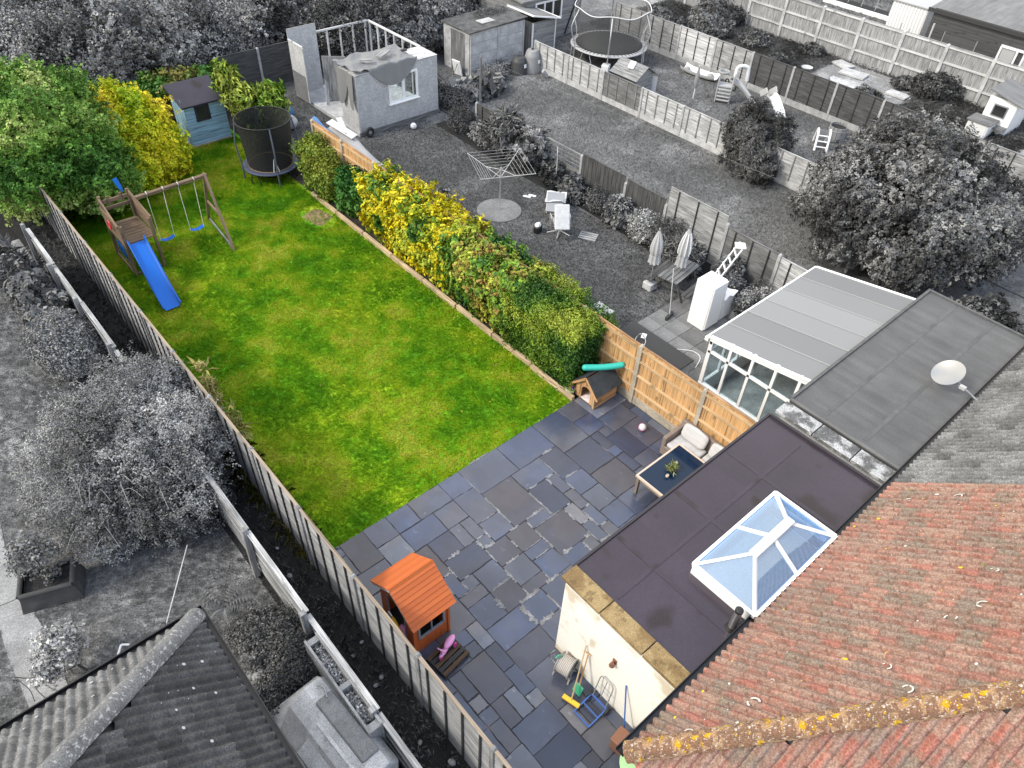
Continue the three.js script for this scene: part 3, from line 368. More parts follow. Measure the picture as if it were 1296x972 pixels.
  const c = [[7.53, 2.77, -3.13], [10.03, 2.77, -3.13], [10.03, 2.77, -1.82], [7.53, 2.77, -1.82]], ra = [8.28, 3.17, -2.475], rb = [9.28, 3.17, -2.475];
  part(la, 'ridge', rbx(1.16, 0.07, 0.17, 0.02, 8.78, 3.185, -2.475), M.pvc);
  for (const [p, q] of [[c[0], ra], [c[3], ra], [c[1], rb], [c[2], rb], [[8.78, 2.77, -3.13], [8.78, 3.18, -2.49]], [[8.78, 2.77, -1.82], [8.78, 3.18, -2.46]]]) part(la, 'glazing_bar', bar(p, q, 0.065, 0.05), M.pvc);
  for (let k = 0; k < 4; k++) part(la, 'eaves_beam', bar(c[k], c[(k + 1) % 4], 0.07, 0.06), M.pvc);
  const tri = (pts) => { const g = new THREE.BufferGeometry(); const P = []; for (let k = 1; k + 1 < pts.length; k++) P.push(...pts[0], ...pts[k], ...pts[k + 1]); g.setAttribute('position', new THREE.Float32BufferAttribute(P, 3)); g.setAttribute('uv', new THREE.Float32BufferAttribute(new Float32Array(P.length / 3 * 2), 2)); g.computeVertexNormals(); return g; };
  const md = [8.78, 2.77, -3.13], mn = [8.78, 2.77, -1.82], mr = [8.78, 3.17, -2.475];
  for (const q of [[c[0], md, mr, ra], [md, c[1], rb, mr], [c[1], c[2], rb], [c[2], mn, mr, rb], [mn, c[3], ra, mr], [c[3], c[0], ra]]) part(la, 'pane', tri(q), M.pane);  // blue tint of this glass stands in for the reflected sky
  // flue and wall fittings
  const fl = part(h, 'flue', [rod([7.22, 2.5, -2.0], [7.22, 3.05, -2.0], 0.065, 0.065, 16)], M.steel, 'steel flue pipe with dark cowl'); part(fl, 'cowl', [cyl(0.07, 0.07, 0.05, 7.22, 3.07, -2.0), cyl(0.03, 0.07, 0.02, 7.22, 3.1, -2.0)], M.black); part(fl, 'collar', cyl(0.07, 0.11, 0.06, 7.22, 2.545, -2.0), M.black);
}
{ const w = G(770, 826, 1.55), g = thing('wall_light', 'small rusty outdoor light fixed to the white wall', 'lamp', [5.73, 1.55, -3.1]); part(g, 'backplate', rbx(0.03, 0.14, 0.09, 0.01, -0.005, 0, 0), M.brownpl); part(g, 'lamp_head', [cyl(0.03, 0.055, 0.1, -0.07, -0.02, 0), rod([0, 0.04, 0], [-0.07, 0.05, 0], 0.012)], M.brownpl); }
// ================================================================ neighbour on the right: grey tiles, flat roof, conservatory
{
  const h = thing('bungalow', 'grey tiled bungalow with flat felt roof behind the conservatory', 'house', [0, 0, 0]);
  const keep = () => true; keep.outline = [[0, 0], [8.1, 0], [8.1, 3.4], [0, 3.4]];
  roofSlope(h, [12.1, 2.78, -1.72], 0, 8.1, 3.4, greyTiles, keep, 31);
  part(h, 'gutter', [bx(8, 0.015, 0.13, 16.15, 2.69, -1.82), bx(8, 0.1, 0.015, 16.15, 2.735, -1.88)], M.gutter);
  part(h, 'main_wall', [bx(8.0, 2.5, 0.2, 16.2, 1.25, -1.4), bx(0.2, 2.5, 4, 20.1, 1.25, 0.7)], M.concpale);
  part(h, 'flat_roof', bx(6.4, 0.12, 2.72, 15.82, 2.62, -3.12), M.feltg, 'grey felt flat roof');
  part(h, 'roof_kerb', rod([12.62, 2.66, -4.46], [12.62, 2.66, -1.85], 0.05, 0.05, 10), M.feltg); part(h, 'roof_kerb', bx(6.4, 0.05, 0.07, 15.82, 2.7, -4.46), M.feltg); part(h, 'roof_kerb', bx(0.07, 0.05, 2.6, 18.99, 2.7, -3.12), M.feltg);
  for (const z of [-3.7, -2.75]) part(h, 'felt_seam', bx(6.2, 0.007, 0.09, 15.85, 2.682, z), M.feltg);
  part(h, 'extension_wall', [bx(0.2, 2.5, 2.6, 12.35, 1.25, -3.1), bx(6.3, 2.5, 0.2, 15.8, 1.25, -4.32), bx(0.2, 2.5, 2.6, 18.9, 1.25, -3.1)], M.concpale);
  [[-4.5, -3.6], [-3.58, -2.7], [-2.68, -1.8]].forEach(([a, b]) => part(h, 'coping_stone', rbx(0.44, 0.08, b - a, 0.012, 12.33, 2.58, (a + b) / 2), M.copeg));
}
{
  const c = thing('conservatory', 'white framed conservatory with ribbed translucent lean-to roof', 'conservatory', [0, 0, 0]), x0 = 13.5, x1 = 18.4, z0 = -7.22, z1 = -4.5, ya = 2.12, yb = 2.6;
  const polys = [0.19, 0.17, 0.22, 0.24, 0.2, 0.165].map((c) => mat(c, 0.4)), n = 6, sl = Math.atan2(yb - ya, z1 - z0), L = Math.hypot(yb - ya, z1 - z0) + 0.14;
  for (let k = 0; k < n; k++) part(c, 'roof_panel', bx((x1 - x0) / n - 0.03, 0.025, L, x0 + (k + 0.5) * (x1 - x0) / n, (ya + yb) / 2 + 0.02, (z0 + z1) / 2, -sl), polys[k % 6]);
  for (let k = 0; k <= n; k++) part(c, 'glazing_bar', bx(k % n ? 0.03 : 0.07, 0.035, L, x0 + k * (x1 - x0) / n, (ya + yb) / 2 + 0.035, (z0 + z1) / 2, -sl), k % n ? M.greymetal : M.pvc);
  part(c, 'gutter', bx(x1 - x0 + 0.1, 0.1, 0.1, (x0 + x1) / 2, ya - 0.05, z0 - 0.08), M.pvc);
  part(c, 'corner_post', bx(0.1, ya - 0.06, 0.1, x0 + 0.05, (ya - 0.06) / 2, z0 + 0.05), M.pvc); part(c, 'corner_post', bx(0.1, ya - 0.06, 0.1, x1 - 0.05, (ya - 0.06) / 2, z0 + 0.05), M.pvc);
  part(c, 'top_beam', bar([x0 + 0.05, ya - 0.03, z0], [x0 + 0.05, yb - 0.05, z1], 0.09, 0.14), M.pvc); part(c, 'transom', bx(0.07, 0.07, z1 - z0 - 0.1, x0 + 0.05, 1.72, (z0 + z1) / 2), M.pvc); part(c, 'sill', bx(0.12, 0.06, z1 - z0, x0 + 0.04, 0.62, (z0 + z1) / 2), M.pvc); part(c, 'dwarf_wall', bx(0.14, 0.58, z1 - z0, x0 + 0.07, 0.29, (z0 + z1) / 2), M.concpale);
  for (let k = 1; k <= 4; k++) part(c, 'mullion', bx(0.07, 1.75 + k * 0.1, 0.07, x0 + 0.05, 0.64 + (1.75 + k * 0.1) / 2 - 0.2, z0 + k * 0.62), M.pvc);
  for (let k = 0; k < 5; k++) { const a = z0 + (k ? k * 0.62 + 0.035 : 0.1), b = Math.min(z1, z0 + (k + 1) * 0.62 - 0.035); part(c, 'pane', bx(0.012, 1.03, b - a, x0 + 0.05, 1.17, (a + b) / 2), M.glass); part(c, 'pane', bx(0.012, 0.28 + k * 0.09, b - a, x0 + 0.05, 1.9 + k * 0.045, (a + b) / 2), M.glass); }
  part(c, 'front_frame', [bx(x1 - x0, 0.09, 0.07, (x0 + x1) / 2, 2.0, z0 + 0.05), bx(x1 - x0, 0.07, 0.07, (x0 + x1) / 2, 1.72, z0 + 0.06), bx(x1 - x0, 0.6, 0.08, (x0 + x1) / 2, 0.3, z0 + 0.05)], M.pvc);
  for (let k = 1; k < 6; k++) part(c, 'mullion', bx(0.07, 2, 0.065, x0 + k * (x1 - x0) / 6, 1.0, z0 + 0.052), M.pvc);
  for (let k = 0; k < 6; k++) part(c, 'pane', bx((x1 - x0) / 6 - 0.08, 1.36, 0.01, x0 + (k + 0.5) * (x1 - x0) / 6, 1.28, z0 + 0.05), M.glass);
  part(c, 'floor', rect(x0 + 0.1, x1, z0 + 0.1, z1 - 0.1, 0.05), M.conc); part(c, 'end_wall', bx(0.08, 2.0, z1 - z0 - 0.1, x1 - 0.04, 1.0, (z0 + z1) / 2), M.pvc);
}
{
  const d = thing('satellite_dish', 'round pale satellite dish above the grey flat roof', 'dish', [15.6, 2.68, -2.5]);
  part(d, 'reflector', lathe([[0.001, 0], [0.12, 0.008], [0.24, 0.03], [0.34, 0.065], [0.345, 0.06], [0.24, 0.022], [0.12, 0], [0.001, -0.008]], 0, 0, 0, 32).rotateX(-0.35).rotateZ(0.5).translate(0, 0.42, 0), mat(0.42, 0.3, { metalness: 0.9 }));
  part(d, 'mast', [rod([0.05, 0.38, 0.03], [0.1, 0.1, 0.75], 0.025), rod([0.1, 0.1, 0.75], [0.1, 0.05, 0.9], 0.03)], M.greymetal); part(d, 'feed_arm', rod([-0.1, 0.36, 0.25], [-0.3, 0.5, 0.42], 0.015), M.greymetal); part(d, 'receiver', rbx(0.08, 0.1, 0.14, 0.02, -0.3, 0.5, 0.42), M.concpale);
}
// ================================================================ neighbour on the left: hipped corner of a tiled roof
{
  const h = thing('bungalow', 'tiled hipped roof corner with lichened hip beside the fern', 'house', [0, 0, 0]), ex = 0.5, ez = -7.72, ey = 2.7;
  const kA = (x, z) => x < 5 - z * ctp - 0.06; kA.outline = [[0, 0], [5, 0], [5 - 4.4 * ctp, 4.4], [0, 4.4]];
  roofSlope(h, [ex - 5, ey, ez], 0, 5, 4.4, greyTiles, kA, 41).userData.label = 'grey tiled slope painted paler as the lit side'; const slopeA = h.children[h.children.length - 1];
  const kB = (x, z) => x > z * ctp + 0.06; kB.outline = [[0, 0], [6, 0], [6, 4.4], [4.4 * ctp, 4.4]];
  roofSlope(h, [ex, ey, ez], -HP, 6, 4.4, shadeTiles, kB, 42).userData.label = 'tiled slope painted darker as the shaded side'; const slopeB = h.children[h.children.length - 1], lr = mulberry(71), lm = mat(0.5, 0.95);  // one roof: sun and shade painted in as paler and darker tile sets
  for (let k = 0; k < 46; k++) { const A = k % 3 === 0, x = A ? rr(1, 4.6, lr) : rr(0.5, 5, lr), z = rr(0.1, A ? Math.min(3.5, (5 - x) / ctp - 0.2) : Math.min(3.8, x / ctp - 0.2), lr); if (z < 0.05) continue; const m = part(A ? slopeA : slopeB, 'lichen_patch', lichenPatch, lm), s = 0.008 + 0.04 * lr() ** 3; m.position.set(Math.floor(x / 0.151) * 0.151 + 0.056, 0.053 + 0.024 * (1 - ((z + 0.047) % 0.343) / 0.39), z); m.scale.set(Math.min(s, 0.026), 0.05, s); }
  hipLine(h, [ex + 0.02, ey + 0.03, ez - 0.02], [ex - 3.2, ey + 3.2 * stp / ctp + 0.03, ez + 3.2], M.licheng, 10);
  part(h, 'gutter', [bx(5.1, 0.015, 0.1, ex - 2.4, ey - 0.06, ez - 0.11), bx(5.1, 0.08, 0.02, ex - 2.4, ey - 0.02, ez - 0.16)], M.gutter); part(h, 'gutter', [bx(0.1, 0.015, 6.1, ex + 0.11, ey - 0.06, ez + 2.95), bx(0.02, 0.08, 6.1, ex + 0.16, ey - 0.02, ez + 2.95)], M.gutter);
  part(h, 'wall', [bx(4.8, 2.6, 0.2, ex - 2.7, 1.3, ez + 0.45), bx(0.2, 2.6, 5.4, ex - 0.4, 1.3, ez + 3.2)], M.conc);
}
// ================================================================ our garden: planting
const grass = [[0.095, 0.27, 0.005], [0.135, 0.335, 0.006], [0.2, 0.4, 0.008], [0.29, 0.46, 0.012], [0.42, 0.53, 0.02], [0.56, 0.58, 0.06]];
tufts('lawn_grass', 3.15, 10.86, -30.5, -9.22, 150000, grass, { h: 0.042, w: 0.008, k: 8, seed: 2, hue: 1.05, contrast: 1.7, label: 'short green lawn grass with yellow patches', keep: (x, z, r) => { const d = Math.hypot(x - 10.3, (z + 21.3) * 0.7); return d > 0.55 || r() < 0.25; } });
tufts('weed_tufts', 3.12, 3.3, -14.6, -9.3, 260, [[0.2, 0.22, 0.05], [0.35, 0.3, 0.1]], { h: 0.28, seed: 3, label: 'straw coloured weeds along the fence foot' });
const gBright = [[0.045, 0.13, 0.018], [0.1, 0.24, 0.03], [0.22, 0.36, 0.06], [0.42, 0.5, 0.16]], gYellow = [[0.26, 0.42, 0.012], [0.54, 0.58, 0.016], [0.8, 0.68, 0.03], [0.9, 0.74, 0.08]];
plant('rounded_tree', 'rounded bright green tree overhanging the grey fence', 'tree', [[4.1, 2.4, -27.2, 2.1, 1.9, 2.1], [3.0, 2.0, -26.0, 1.4, 1.3, 1.4], [4.9, 1.6, -25.6, 1.2, 1.3, 1.2], [3.4, 3.0, -28.2, 1.6, 1.5, 1.6], [2.4, 2.3, -27.6, 1.5, 1.5, 1.5], [4.6, 3.3, -27.6, 1.2, 1.0, 1.2], [5.0, 1.2, -26.6, 1.1, 1.1, 1.1]], 27000, LG.broad, gBright, { base: [4.3, -27.0], r0: 0.16, bark: M.barkbrown, seed: 4, rough: 0.36, freq: 2.6, hue: 0.9, size: 0.7 });
plant('golden_shrub', 'golden yellow shrub between the rounded tree and blue shed', 'shrub', [[6.9, 1.3, -28.0, 1.4, 1.4, 1.3], [7.5, 0.9, -27.1, 0.85, 0.95, 0.85], [6.3, 1.2, -27.6, 1.1, 1.2, 1.0], [6.7, 2.1, -28.6, 1.0, 0.9, 1.0], [6.4, 0.8, -26.5, 0.8, 0.8, 0.7]], 17000, LG.broad, gYellow, { base: [7.2, -27.9], stem: 'stems', r0: 0.09, bark: M.barkbrown, seed: 6, rough: 0.42, freq: 2.6, hue: 0.8, size: 0.65 });
plant('long_leaved_shrub', 'lime green shrub with long drooping leaves beside the trampoline', 'shrub', [[11.2, 1.6, -27.9, 0.6, 0.7, 0.6], [11.9, 1.4, -27.2, 0.65, 0.6, 0.6], [10.9, 2.3, -28.5, 0.45, 0.6, 0.45], [12.2, 1.8, -27.6, 0.5, 0.4, 0.45], [10.9, 0.5, -26.7, 0.35, 0.45, 0.35]], 1500, LG.long, [[0.1, 0.22, 0.02], [0.22, 0.34, 0.04], [0.36, 0.42, 0.07]], { base: [11.3, -27.9], stem: 'stems', r0: 0.05, bark: M.barkbrown, seed: 7, rough: 0.5, size: 1.15 });
plant('ivy_mass', 'dark green ivy sprawling over the fence behind the blue shed', 'ivy', [[9.8, 1.45, -31.3, 1.5, 0.55, 0.6], [8.0, 1.35, -31.4, 1.1, 0.5, 0.5], [11.2, 1.35, -31.2, 0.8, 0.5, 0.5], [6.3, 1.3, -31.3, 1.0, 0.5, 0.5], [4.6, 1.4, -31.2, 1.0, 0.5, 0.4]], 5200, LG.ivy, [[0.03, 0.1, 0.015], [0.05, 0.16, 0.02], [0.09, 0.2, 0.03], [0.2, 0.18, 0.04]], { base: [9, -31.4], stem: 'stems', crown: 'leaves', r0: 0.04, bark: M.barkbrown, seed: 8, rough: 0.5 });
plant('mixed_shrub', 'airy yellow green shrub at the head of the timber edging', 'shrub', [[11.4, 0.85, -22.6, 0.62, 0.85, 0.75], [11.5, 1.4, -23.2, 0.5, 0.5, 0.5], [11.2, 0.7, -21.9, 0.4, 0.6, 0.4]], 3000, LG.small, [[0.06, 0.12, 0.015], [0.12, 0.2, 0.02], [0.3, 0.32, 0.04]], { stem: 'stems', r0: 0.05, bark: M.barkbrown, seed: 9, rough: 0.5, size: 1.4 });
plant('laurel_shrub', 'glossy deep green shrub beside the golden ivy hedge', 'shrub', [[11.5, 0.8, -20.7, 0.55, 0.8, 0.6], [11.6, 1.1, -20.1, 0.5, 0.5, 0.5]], 1700, LG.broad, [[0.02, 0.09, 0.015], [0.05, 0.16, 0.02], [0.1, 0.2, 0.03]], { stem: 'stems', r0: 0.05, bark: M.barkbrown, seed: 10, rough: 0.4 });
function hedge(name, label, boxes, n, geo, cols, o) { return plant(name, label, 'hedge', boxes, n, geo, cols, { stem: 'stems', crown: 'foliage', r0: 0.05, bark: M.barkbrown, rough: 0.22, freq: 2.2, shell: 0.4, ...o }); }
hedge('ivy_hedge', 'golden variegated ivy hedge above the timber edging', [[11.8, 1.0, -18.9, 0.66, 0.98, 0.95, 1], [11.78, 1.02, -17.3, 0.74, 1.06, 1.0, 1], [11.8, 1.02, -15.7, 0.72, 1.06, 0.9, 1]], 15000, LG.ivy, [[0.03, 0.1, 0.012], [0.14, 0.26, 0.02], [0.6, 0.54, 0.012], [0.76, 0.58, 0.012], [0.42, 0.5, 0.05]], { seed: 11, hue: 1.5, size: 0.72 });
hedge('berry_hedge', 'green hedge flecked with red and yellow leaves', [[11.78, 1.02, -14.2, 0.76, 1.06, 0.85, 1], [11.78, 1.02, -12.8, 0.74, 1.06, 0.85, 1]], 11000, LG.ivy, [[0.02, 0.09, 0.025], [0.06, 0.19, 0.025], [0.26, 0.38, 0.035], [0.1, 0.24, 0.03], [0.34, 0.2, 0.05], [0.42, 0.48, 0.06]], { seed: 12, hue: 1.7, size: 0.72 });
hedge('trimmed_hedge', 'dense olive green end of the hedge beside the kennel', [[11.74, 1.0, -11.4, 0.78, 1.05, 0.8, 1], [11.7, 1.0, -10.2, 0.74, 1.04, 0.72, 1]], 12500, LG.small, [[0.03, 0.09, 0.012], [0.08, 0.17, 0.018], [0.18, 0.28, 0.025], [0.3, 0.36, 0.04]], { seed: 13, hue: 1.5, size: 1.0, rough: 0.16 });
{
  const p = thing('flower_pot', 'glazed pot of purple and yellow pansies at the hedge corner', 'plant pot', [10.98, 0.03, -9.42]);
  part(p, 'pot', lathe([[0.001, 0], [0.09, 0], [0.13, 0.2], [0.14, 0.21], [0.12, 0.2], [0.001, 0.18]], 0, 0, 0), mat([0.7, 0.6, 0.5], 0.4)); const r = mulberry(3);
  for (let k = 0; k < 16; k++) { const a = r() * 6.28, q = r() * 0.13; part(p, 'flower', sph(0.028, 0.018, 0.028, Math.cos(a) * q, 0.24 + r() * 0.06, Math.sin(a) * q, 7), [M.yellow, M.magenta, mat([0.15, 0.03, 0.25], 0.7), M.red][k % 4]); }
  foliage(p, 'leaves', [[0, 0.22, 0, 0.13, 0.05, 0.13]], 40, LG.small, gBright, { seed: 4, size: 0.8, floor: 0.15 });
}
// ================================================================ blue shed
{
  const s = thing('garden_shed', 'small weathered blue timber shed with dark felt roof', 'shed', [9.9, 0, -29.2]), w = 1.6, d = 1.15, hf = 1.66, hb = 1.95, n = 12;
  for (let k = 0; k < n; k++) part(s, 'cladding_board', bx(w, 0.145, 0.02, 0, 0.09 + k * 0.13, d / 2 + 0.004, -0.07), M.bluepaint);
  const side = ext([[-d / 2, 0.02], [d / 2, 0.02], [d / 2, hf], [-d / 2, hb]], 0.03); for (const x of [-1, 1]) part(s, 'side_wall', side.clone().rotateY(-HP).translate(x * (w / 2 - 0.015), 0, 0), M.bluepaint);
  for (let k = 0; k < 7; k++) part(s, 'side_batten', bx(0.012, 1.64 + 0.04 * (6 - k), 0.012, -w / 2 - 0.006, 0.84 + 0.02 * (6 - k), d / 2 - 0.12 - k * 0.155), M.bluepaint);
  part(s, 'back_wall', bx(w, hb, 0.03, 0, hb / 2, -d / 2), M.bluepaint); part(s, 'plinth', bx(w + 0.04, 0.09, d + 0.06, 0, 0.045, 0), M.sleeper);
  part(s, 'roof', bx(w + 0.22, 0.05, d + 0.42, 0, (hf + hb) / 2 + 0.05, 0, Math.atan2(hb - hf, d) ), M.shedroof); part(s, 'fascia', bx(w + 0.2, 0.08, 0.03, 0, hf + 0.0, d / 2 + 0.14), M.shedroof);
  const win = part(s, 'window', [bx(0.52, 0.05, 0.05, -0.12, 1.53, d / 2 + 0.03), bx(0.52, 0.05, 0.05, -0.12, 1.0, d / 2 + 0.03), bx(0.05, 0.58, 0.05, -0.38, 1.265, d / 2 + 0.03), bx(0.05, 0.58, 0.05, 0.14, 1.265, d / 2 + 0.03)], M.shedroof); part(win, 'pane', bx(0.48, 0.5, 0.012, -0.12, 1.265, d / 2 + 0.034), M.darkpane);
}
// ================================================================ netted trampoline in the far corner
M.net = mat(0.012, 0.9, { transparent: true, opacity: 0.84 }); M.netpale = mat(0.1, 0.9, { transparent: true, opacity: 0.45 });
function trampoline(name, label, pos, R, fh, nh, np, o) {
  const t = thing(name, label, 'trampoline', pos);
  part(t, 'jumping_mat', cyl(R * (o.mat || 0.8), R * (o.mat || 0.8), 0.012, 0, fh + (o.mat ? 0.036 : 0), 0, 48), M.rubber); part(t, 'frame', ring(R, 0.028, 0, fh - 0.02, 0, 56, 8), o.frame);
  part(t, 'safety_pad', lathe([[R * 0.8, fh + 0.005], [R * 0.82, fh + 0.03], [R * 1.0, fh + 0.03], [R * 1.04, fh - 0.01], [R * 1.0, fh + 0.01], [R * 0.8, fh + 0.003]], 0, 0, 0, 56), o.pad); if (o.trim) part(t, 'pad_trim', ring(R * 0.815, 0.014, 0, fh + 0.025, 0, 56), o.trim);
  if (o.springs) for (let k = 0; k < o.springs; k++) { const a = k / o.springs * 6.283; part(t, 'spring', rod([Math.cos(a) * R * 0.84, fh + 0.035, Math.sin(a) * R * 0.84], [Math.cos(a) * R, fh + 0.035, Math.sin(a) * R], 0.014, 0.014, 5), M.rubber); }
  for (let k = 0; k < np; k++) {
    const a = (k + o.turn) / np * 6.283, c = Math.cos(a), s = Math.sin(a), q = R * 1.05;
    part(t, 'net_pole', tube([[c * q, 0.02, s * q], [c * q, fh + 0.2, s * q], [c * q * o.flare, fh + nh * 0.55, s * q * o.flare], [c * R, fh + nh, s * R]], 0.03, 16, 7), o.pole);
    const a2 = a + 3.1416 / np; part(t, 'leg', tube([[Math.cos(a2) * R * 0.98, fh - 0.02, Math.sin(a2) * R * 0.98], [Math.cos(a2 - 0.1) * R * 1.0, 0.03, Math.sin(a2 - 0.1) * R], [Math.cos(a2 + 0.3) * R, 0.03, Math.sin(a2 + 0.3) * R], [Math.cos(a2 + 0.22) * R * 0.98, fh - 0.02, Math.sin(a2 + 0.22) * R * 0.98]], 0.02, 18, 6), o.frame);
  }
  part(t, 'top_ring', tube(Array.from({ length: 36 }, (_, k) => { const a = k / 36 * 6.283; return [Math.cos(a) * R, fh + nh + (o.sag || 0) * Math.cos(a * np - o.turn * 6.283), Math.sin(a) * R]; }), 0.02, 72, 6, true), o.top);
  part(t, 'safety_net', surf((u, v) => { const a = u * 6.2832, q = R * (0.82 + 0.18 * v - 0.03 * Math.sin(v * 3.14) * (1 + Math.cos(a * np))); return [Math.cos(a) * q, fh + 0.02 + v * (nh - 0.02 + (o.sag || 0) * Math.cos(a * np - o.turn * 6.283)), Math.sin(a) * q]; }, 64, 8), o.net);
  return t;
}
{
  const t = trampoline('garden_trampoline', 'small black trampoline with tall safety net on the green lawn', [10.55, 0, -24.95], 0.98, 0.46, 1.72, 4, { turn: 0.15, flare: 1.06, frame: M.black, pad: mat([0.05, 0.06, 0.1], 0.6), trim: mat([0.5, 0.3, 0.06], 0.6), pole: mat([0.09, 0.1, 0.13], 0.6), top: M.black, net: M.net });
  part(t, 'net_strap', [rod([-0.3, 0.5, 0.82], [-0.2, 1.0, 0.78], 0.014), rod([-0.1, 0.5, 0.86], [-0.18, 1.0, 0.78], 0.014)], M.plasticpale, 'pale strap hanging inside the net');
}
// ================================================================ climbing frame, slide and swings
{
  const f = thing('climbing_frame', 'brown timber climbing frame with blue slide and swing beam', 'climbing frame', [4.62, 0, -22.4]), W = M.playwood;
  const px = [-0.42, 0.42], pz = [-0.75, 0.7];
  for (const x of px) for (const z of pz) part(f, 'corner_post', bar([x * 1.06, 0, z * 1.02], [x, z < 0 ? 2.05 : 1.72, z], 0.085), W);
  for (let k = 0; k < 9; k++) part(f, 'deck_plank', bx(0.84, 0.03, 0.145, 0, 1.1, -0.66 + k * 0.16), W);
  part(f, 'deck_beam', [bx(0.05, 0.12, 1.5, -0.44, 1.02, 0), bx(0.05, 0.12, 1.5, 0.44, 1.02, 0)], W);
  for (const x of px) for (let k = 0; k < 4; k++) part(f, 'side_board', bx(0.025, 0.115, 1.5, x * 1.13, 1.24 + k * 0.14, 0), W);
  part(f, 'crossbar', bx(0.98, 0.11, 0.045, 0, 1.86, -0.72), W); part(f, 'crossbar', bx(0.98, 0.1, 0.045, 0, 1.62, -0.74), W);
  for (const x of [-0.2, 0.18]) part(f, 'battlement', bx(0.09, 0.26, 0.03, x, 1.9, -0.68), W);
  part(f, 'top_rail', bar([-0.44, 1.98, -0.8], [-0.5, 1.72, 0.72], 0.05, 0.1), W); part(f, 'top_rail', bar([0.44, 1.98, -0.8], [0.48, 1.72, 0.72], 0.05, 0.1), W);
  for (let k = 0; k < 4; k++) part(f, 'ladder_rung', bx(0.84, 0.05, 0.07, 0, 0.2 + k * 0.24, -0.78), W);
  part(f, 'brace', [bar([-0.46, 0.05, 0.72], [0.46, 0.05, 0.72], 0.06), bar([-0.46, 0.06, -0.76], [-0.46, 0.06, 0.72], 0.06), bar([-0.46, 0.1, 0.7], [-0.45, 0.95, -0.1], 0.05)], W);
  part(f, 'blue_panel', bx(0.02, 0.42, 0.6, -0.49, 0.72, 0.25), M.bluepl); part(f, 'steering_wheel', [new THREE.TorusGeometry(0.13, 0.022, 8, 20).rotateY(HP).translate(-0.56, 1.55, 0.1), rod([-0.56, 1.42, 0.1], [-0.56, 1.68, 0.1], 0.015)], M.red);
  part(f, 'telescope', [rod([0.3, 2.02, -0.86], [0.24, 2.34, -0.98], 0.05, 0.075, 12), rod([0.3, 1.95, -0.83], [0.3, 2.08, -0.88], 0.03)], M.bluepl);
  const sl = part(f, 'slide', (() => { const a = V3(-0.13, 1.13, 0.78), b = V3(-0.29, 0.09, 3.08); return surf((u, v) => { const w = [-0.25, -0.25, -0.2, 0.2, 0.25, 0.25], hh = [0.11, 0.12, 0, 0, 0.12, 0.11], k = Math.min(5, Math.round(u * 5)); const t = v, c = a.clone().lerp(b, t); c.y = b.y + (a.y - b.y) * (1 - sst(-0.12, 1.08, t) * 0.35 - 0.65 * t) ; return [c.x + w[k], c.y + hh[k], c.z]; }, 5, 24); })(), M.bluepl, 'bright blue plastic slide');
  part(sl, 'slide_rim', [-0.26, 0.24].map((dx) => tube([[-0.12 + dx, 1.25, 0.76], [-0.18 + dx, 0.86, 1.6], [-0.24 + dx, 0.46, 2.4], [-0.28 + dx, 0.2, 3.1]], 0.025, 20, 6)), M.bluepl);
  part(f, 'swing_beam', bar([0.42, 2.06, -0.02], [2.68, 2.1, -0.01], 0.09, 0.12), W);
  part(f, 'swing_leg', bar([2.6, 2.16, 0.0], [2.5, 0, 1.27], 0.085), W); part(f, 'swing_leg', bar([2.6, 2.16, -0.02], [2.7, 0, -1.03], 0.085), W); part(f, 'leg_brace', bar([2.555, 0.95, 0.72], [2.655, 0.95, -0.58], 0.05, 0.08), W); part(f, 'ground_rail', bar([2.51, 0.06, 1.15], [2.69, 0.06, -0.92], 0.05, 0.08), M.oldwood);
  [[1.0, 'blue plastic swing seat hanging next to the slide tower'], [1.98, 'blue plastic swing seat hanging towards the splayed swing legs']].forEach(([x, lab]) => {
    const s = thing('swing', lab, 'swing', [4.62 + x - 0.05, 0, -22.42], 0);
    for (const d of [-0.22, 0.22]) { part(s, 'rope', rod([d * 1.15 + 0.05, 2.03, 0.0], [d, 0.44, 0.02], 0.009, 0.009, 6), M.rope); part(s, 'hook', ring(0.08, 0.014, 0, 0, 0, 14).rotateX(HP).rotateY(HP).translate(d * 1.15 + 0.05, 2.08, 0), M.steel); }
    part(s, 'seat', surf((u, v) => [(u - 0.5) * 0.46, 0.38 + 0.28 * (u - 0.5) ** 2 + 0.04 * Math.abs(v - 0.5), (v - 0.5) * 0.17], 12, 4), M.bluepl);
  });
}
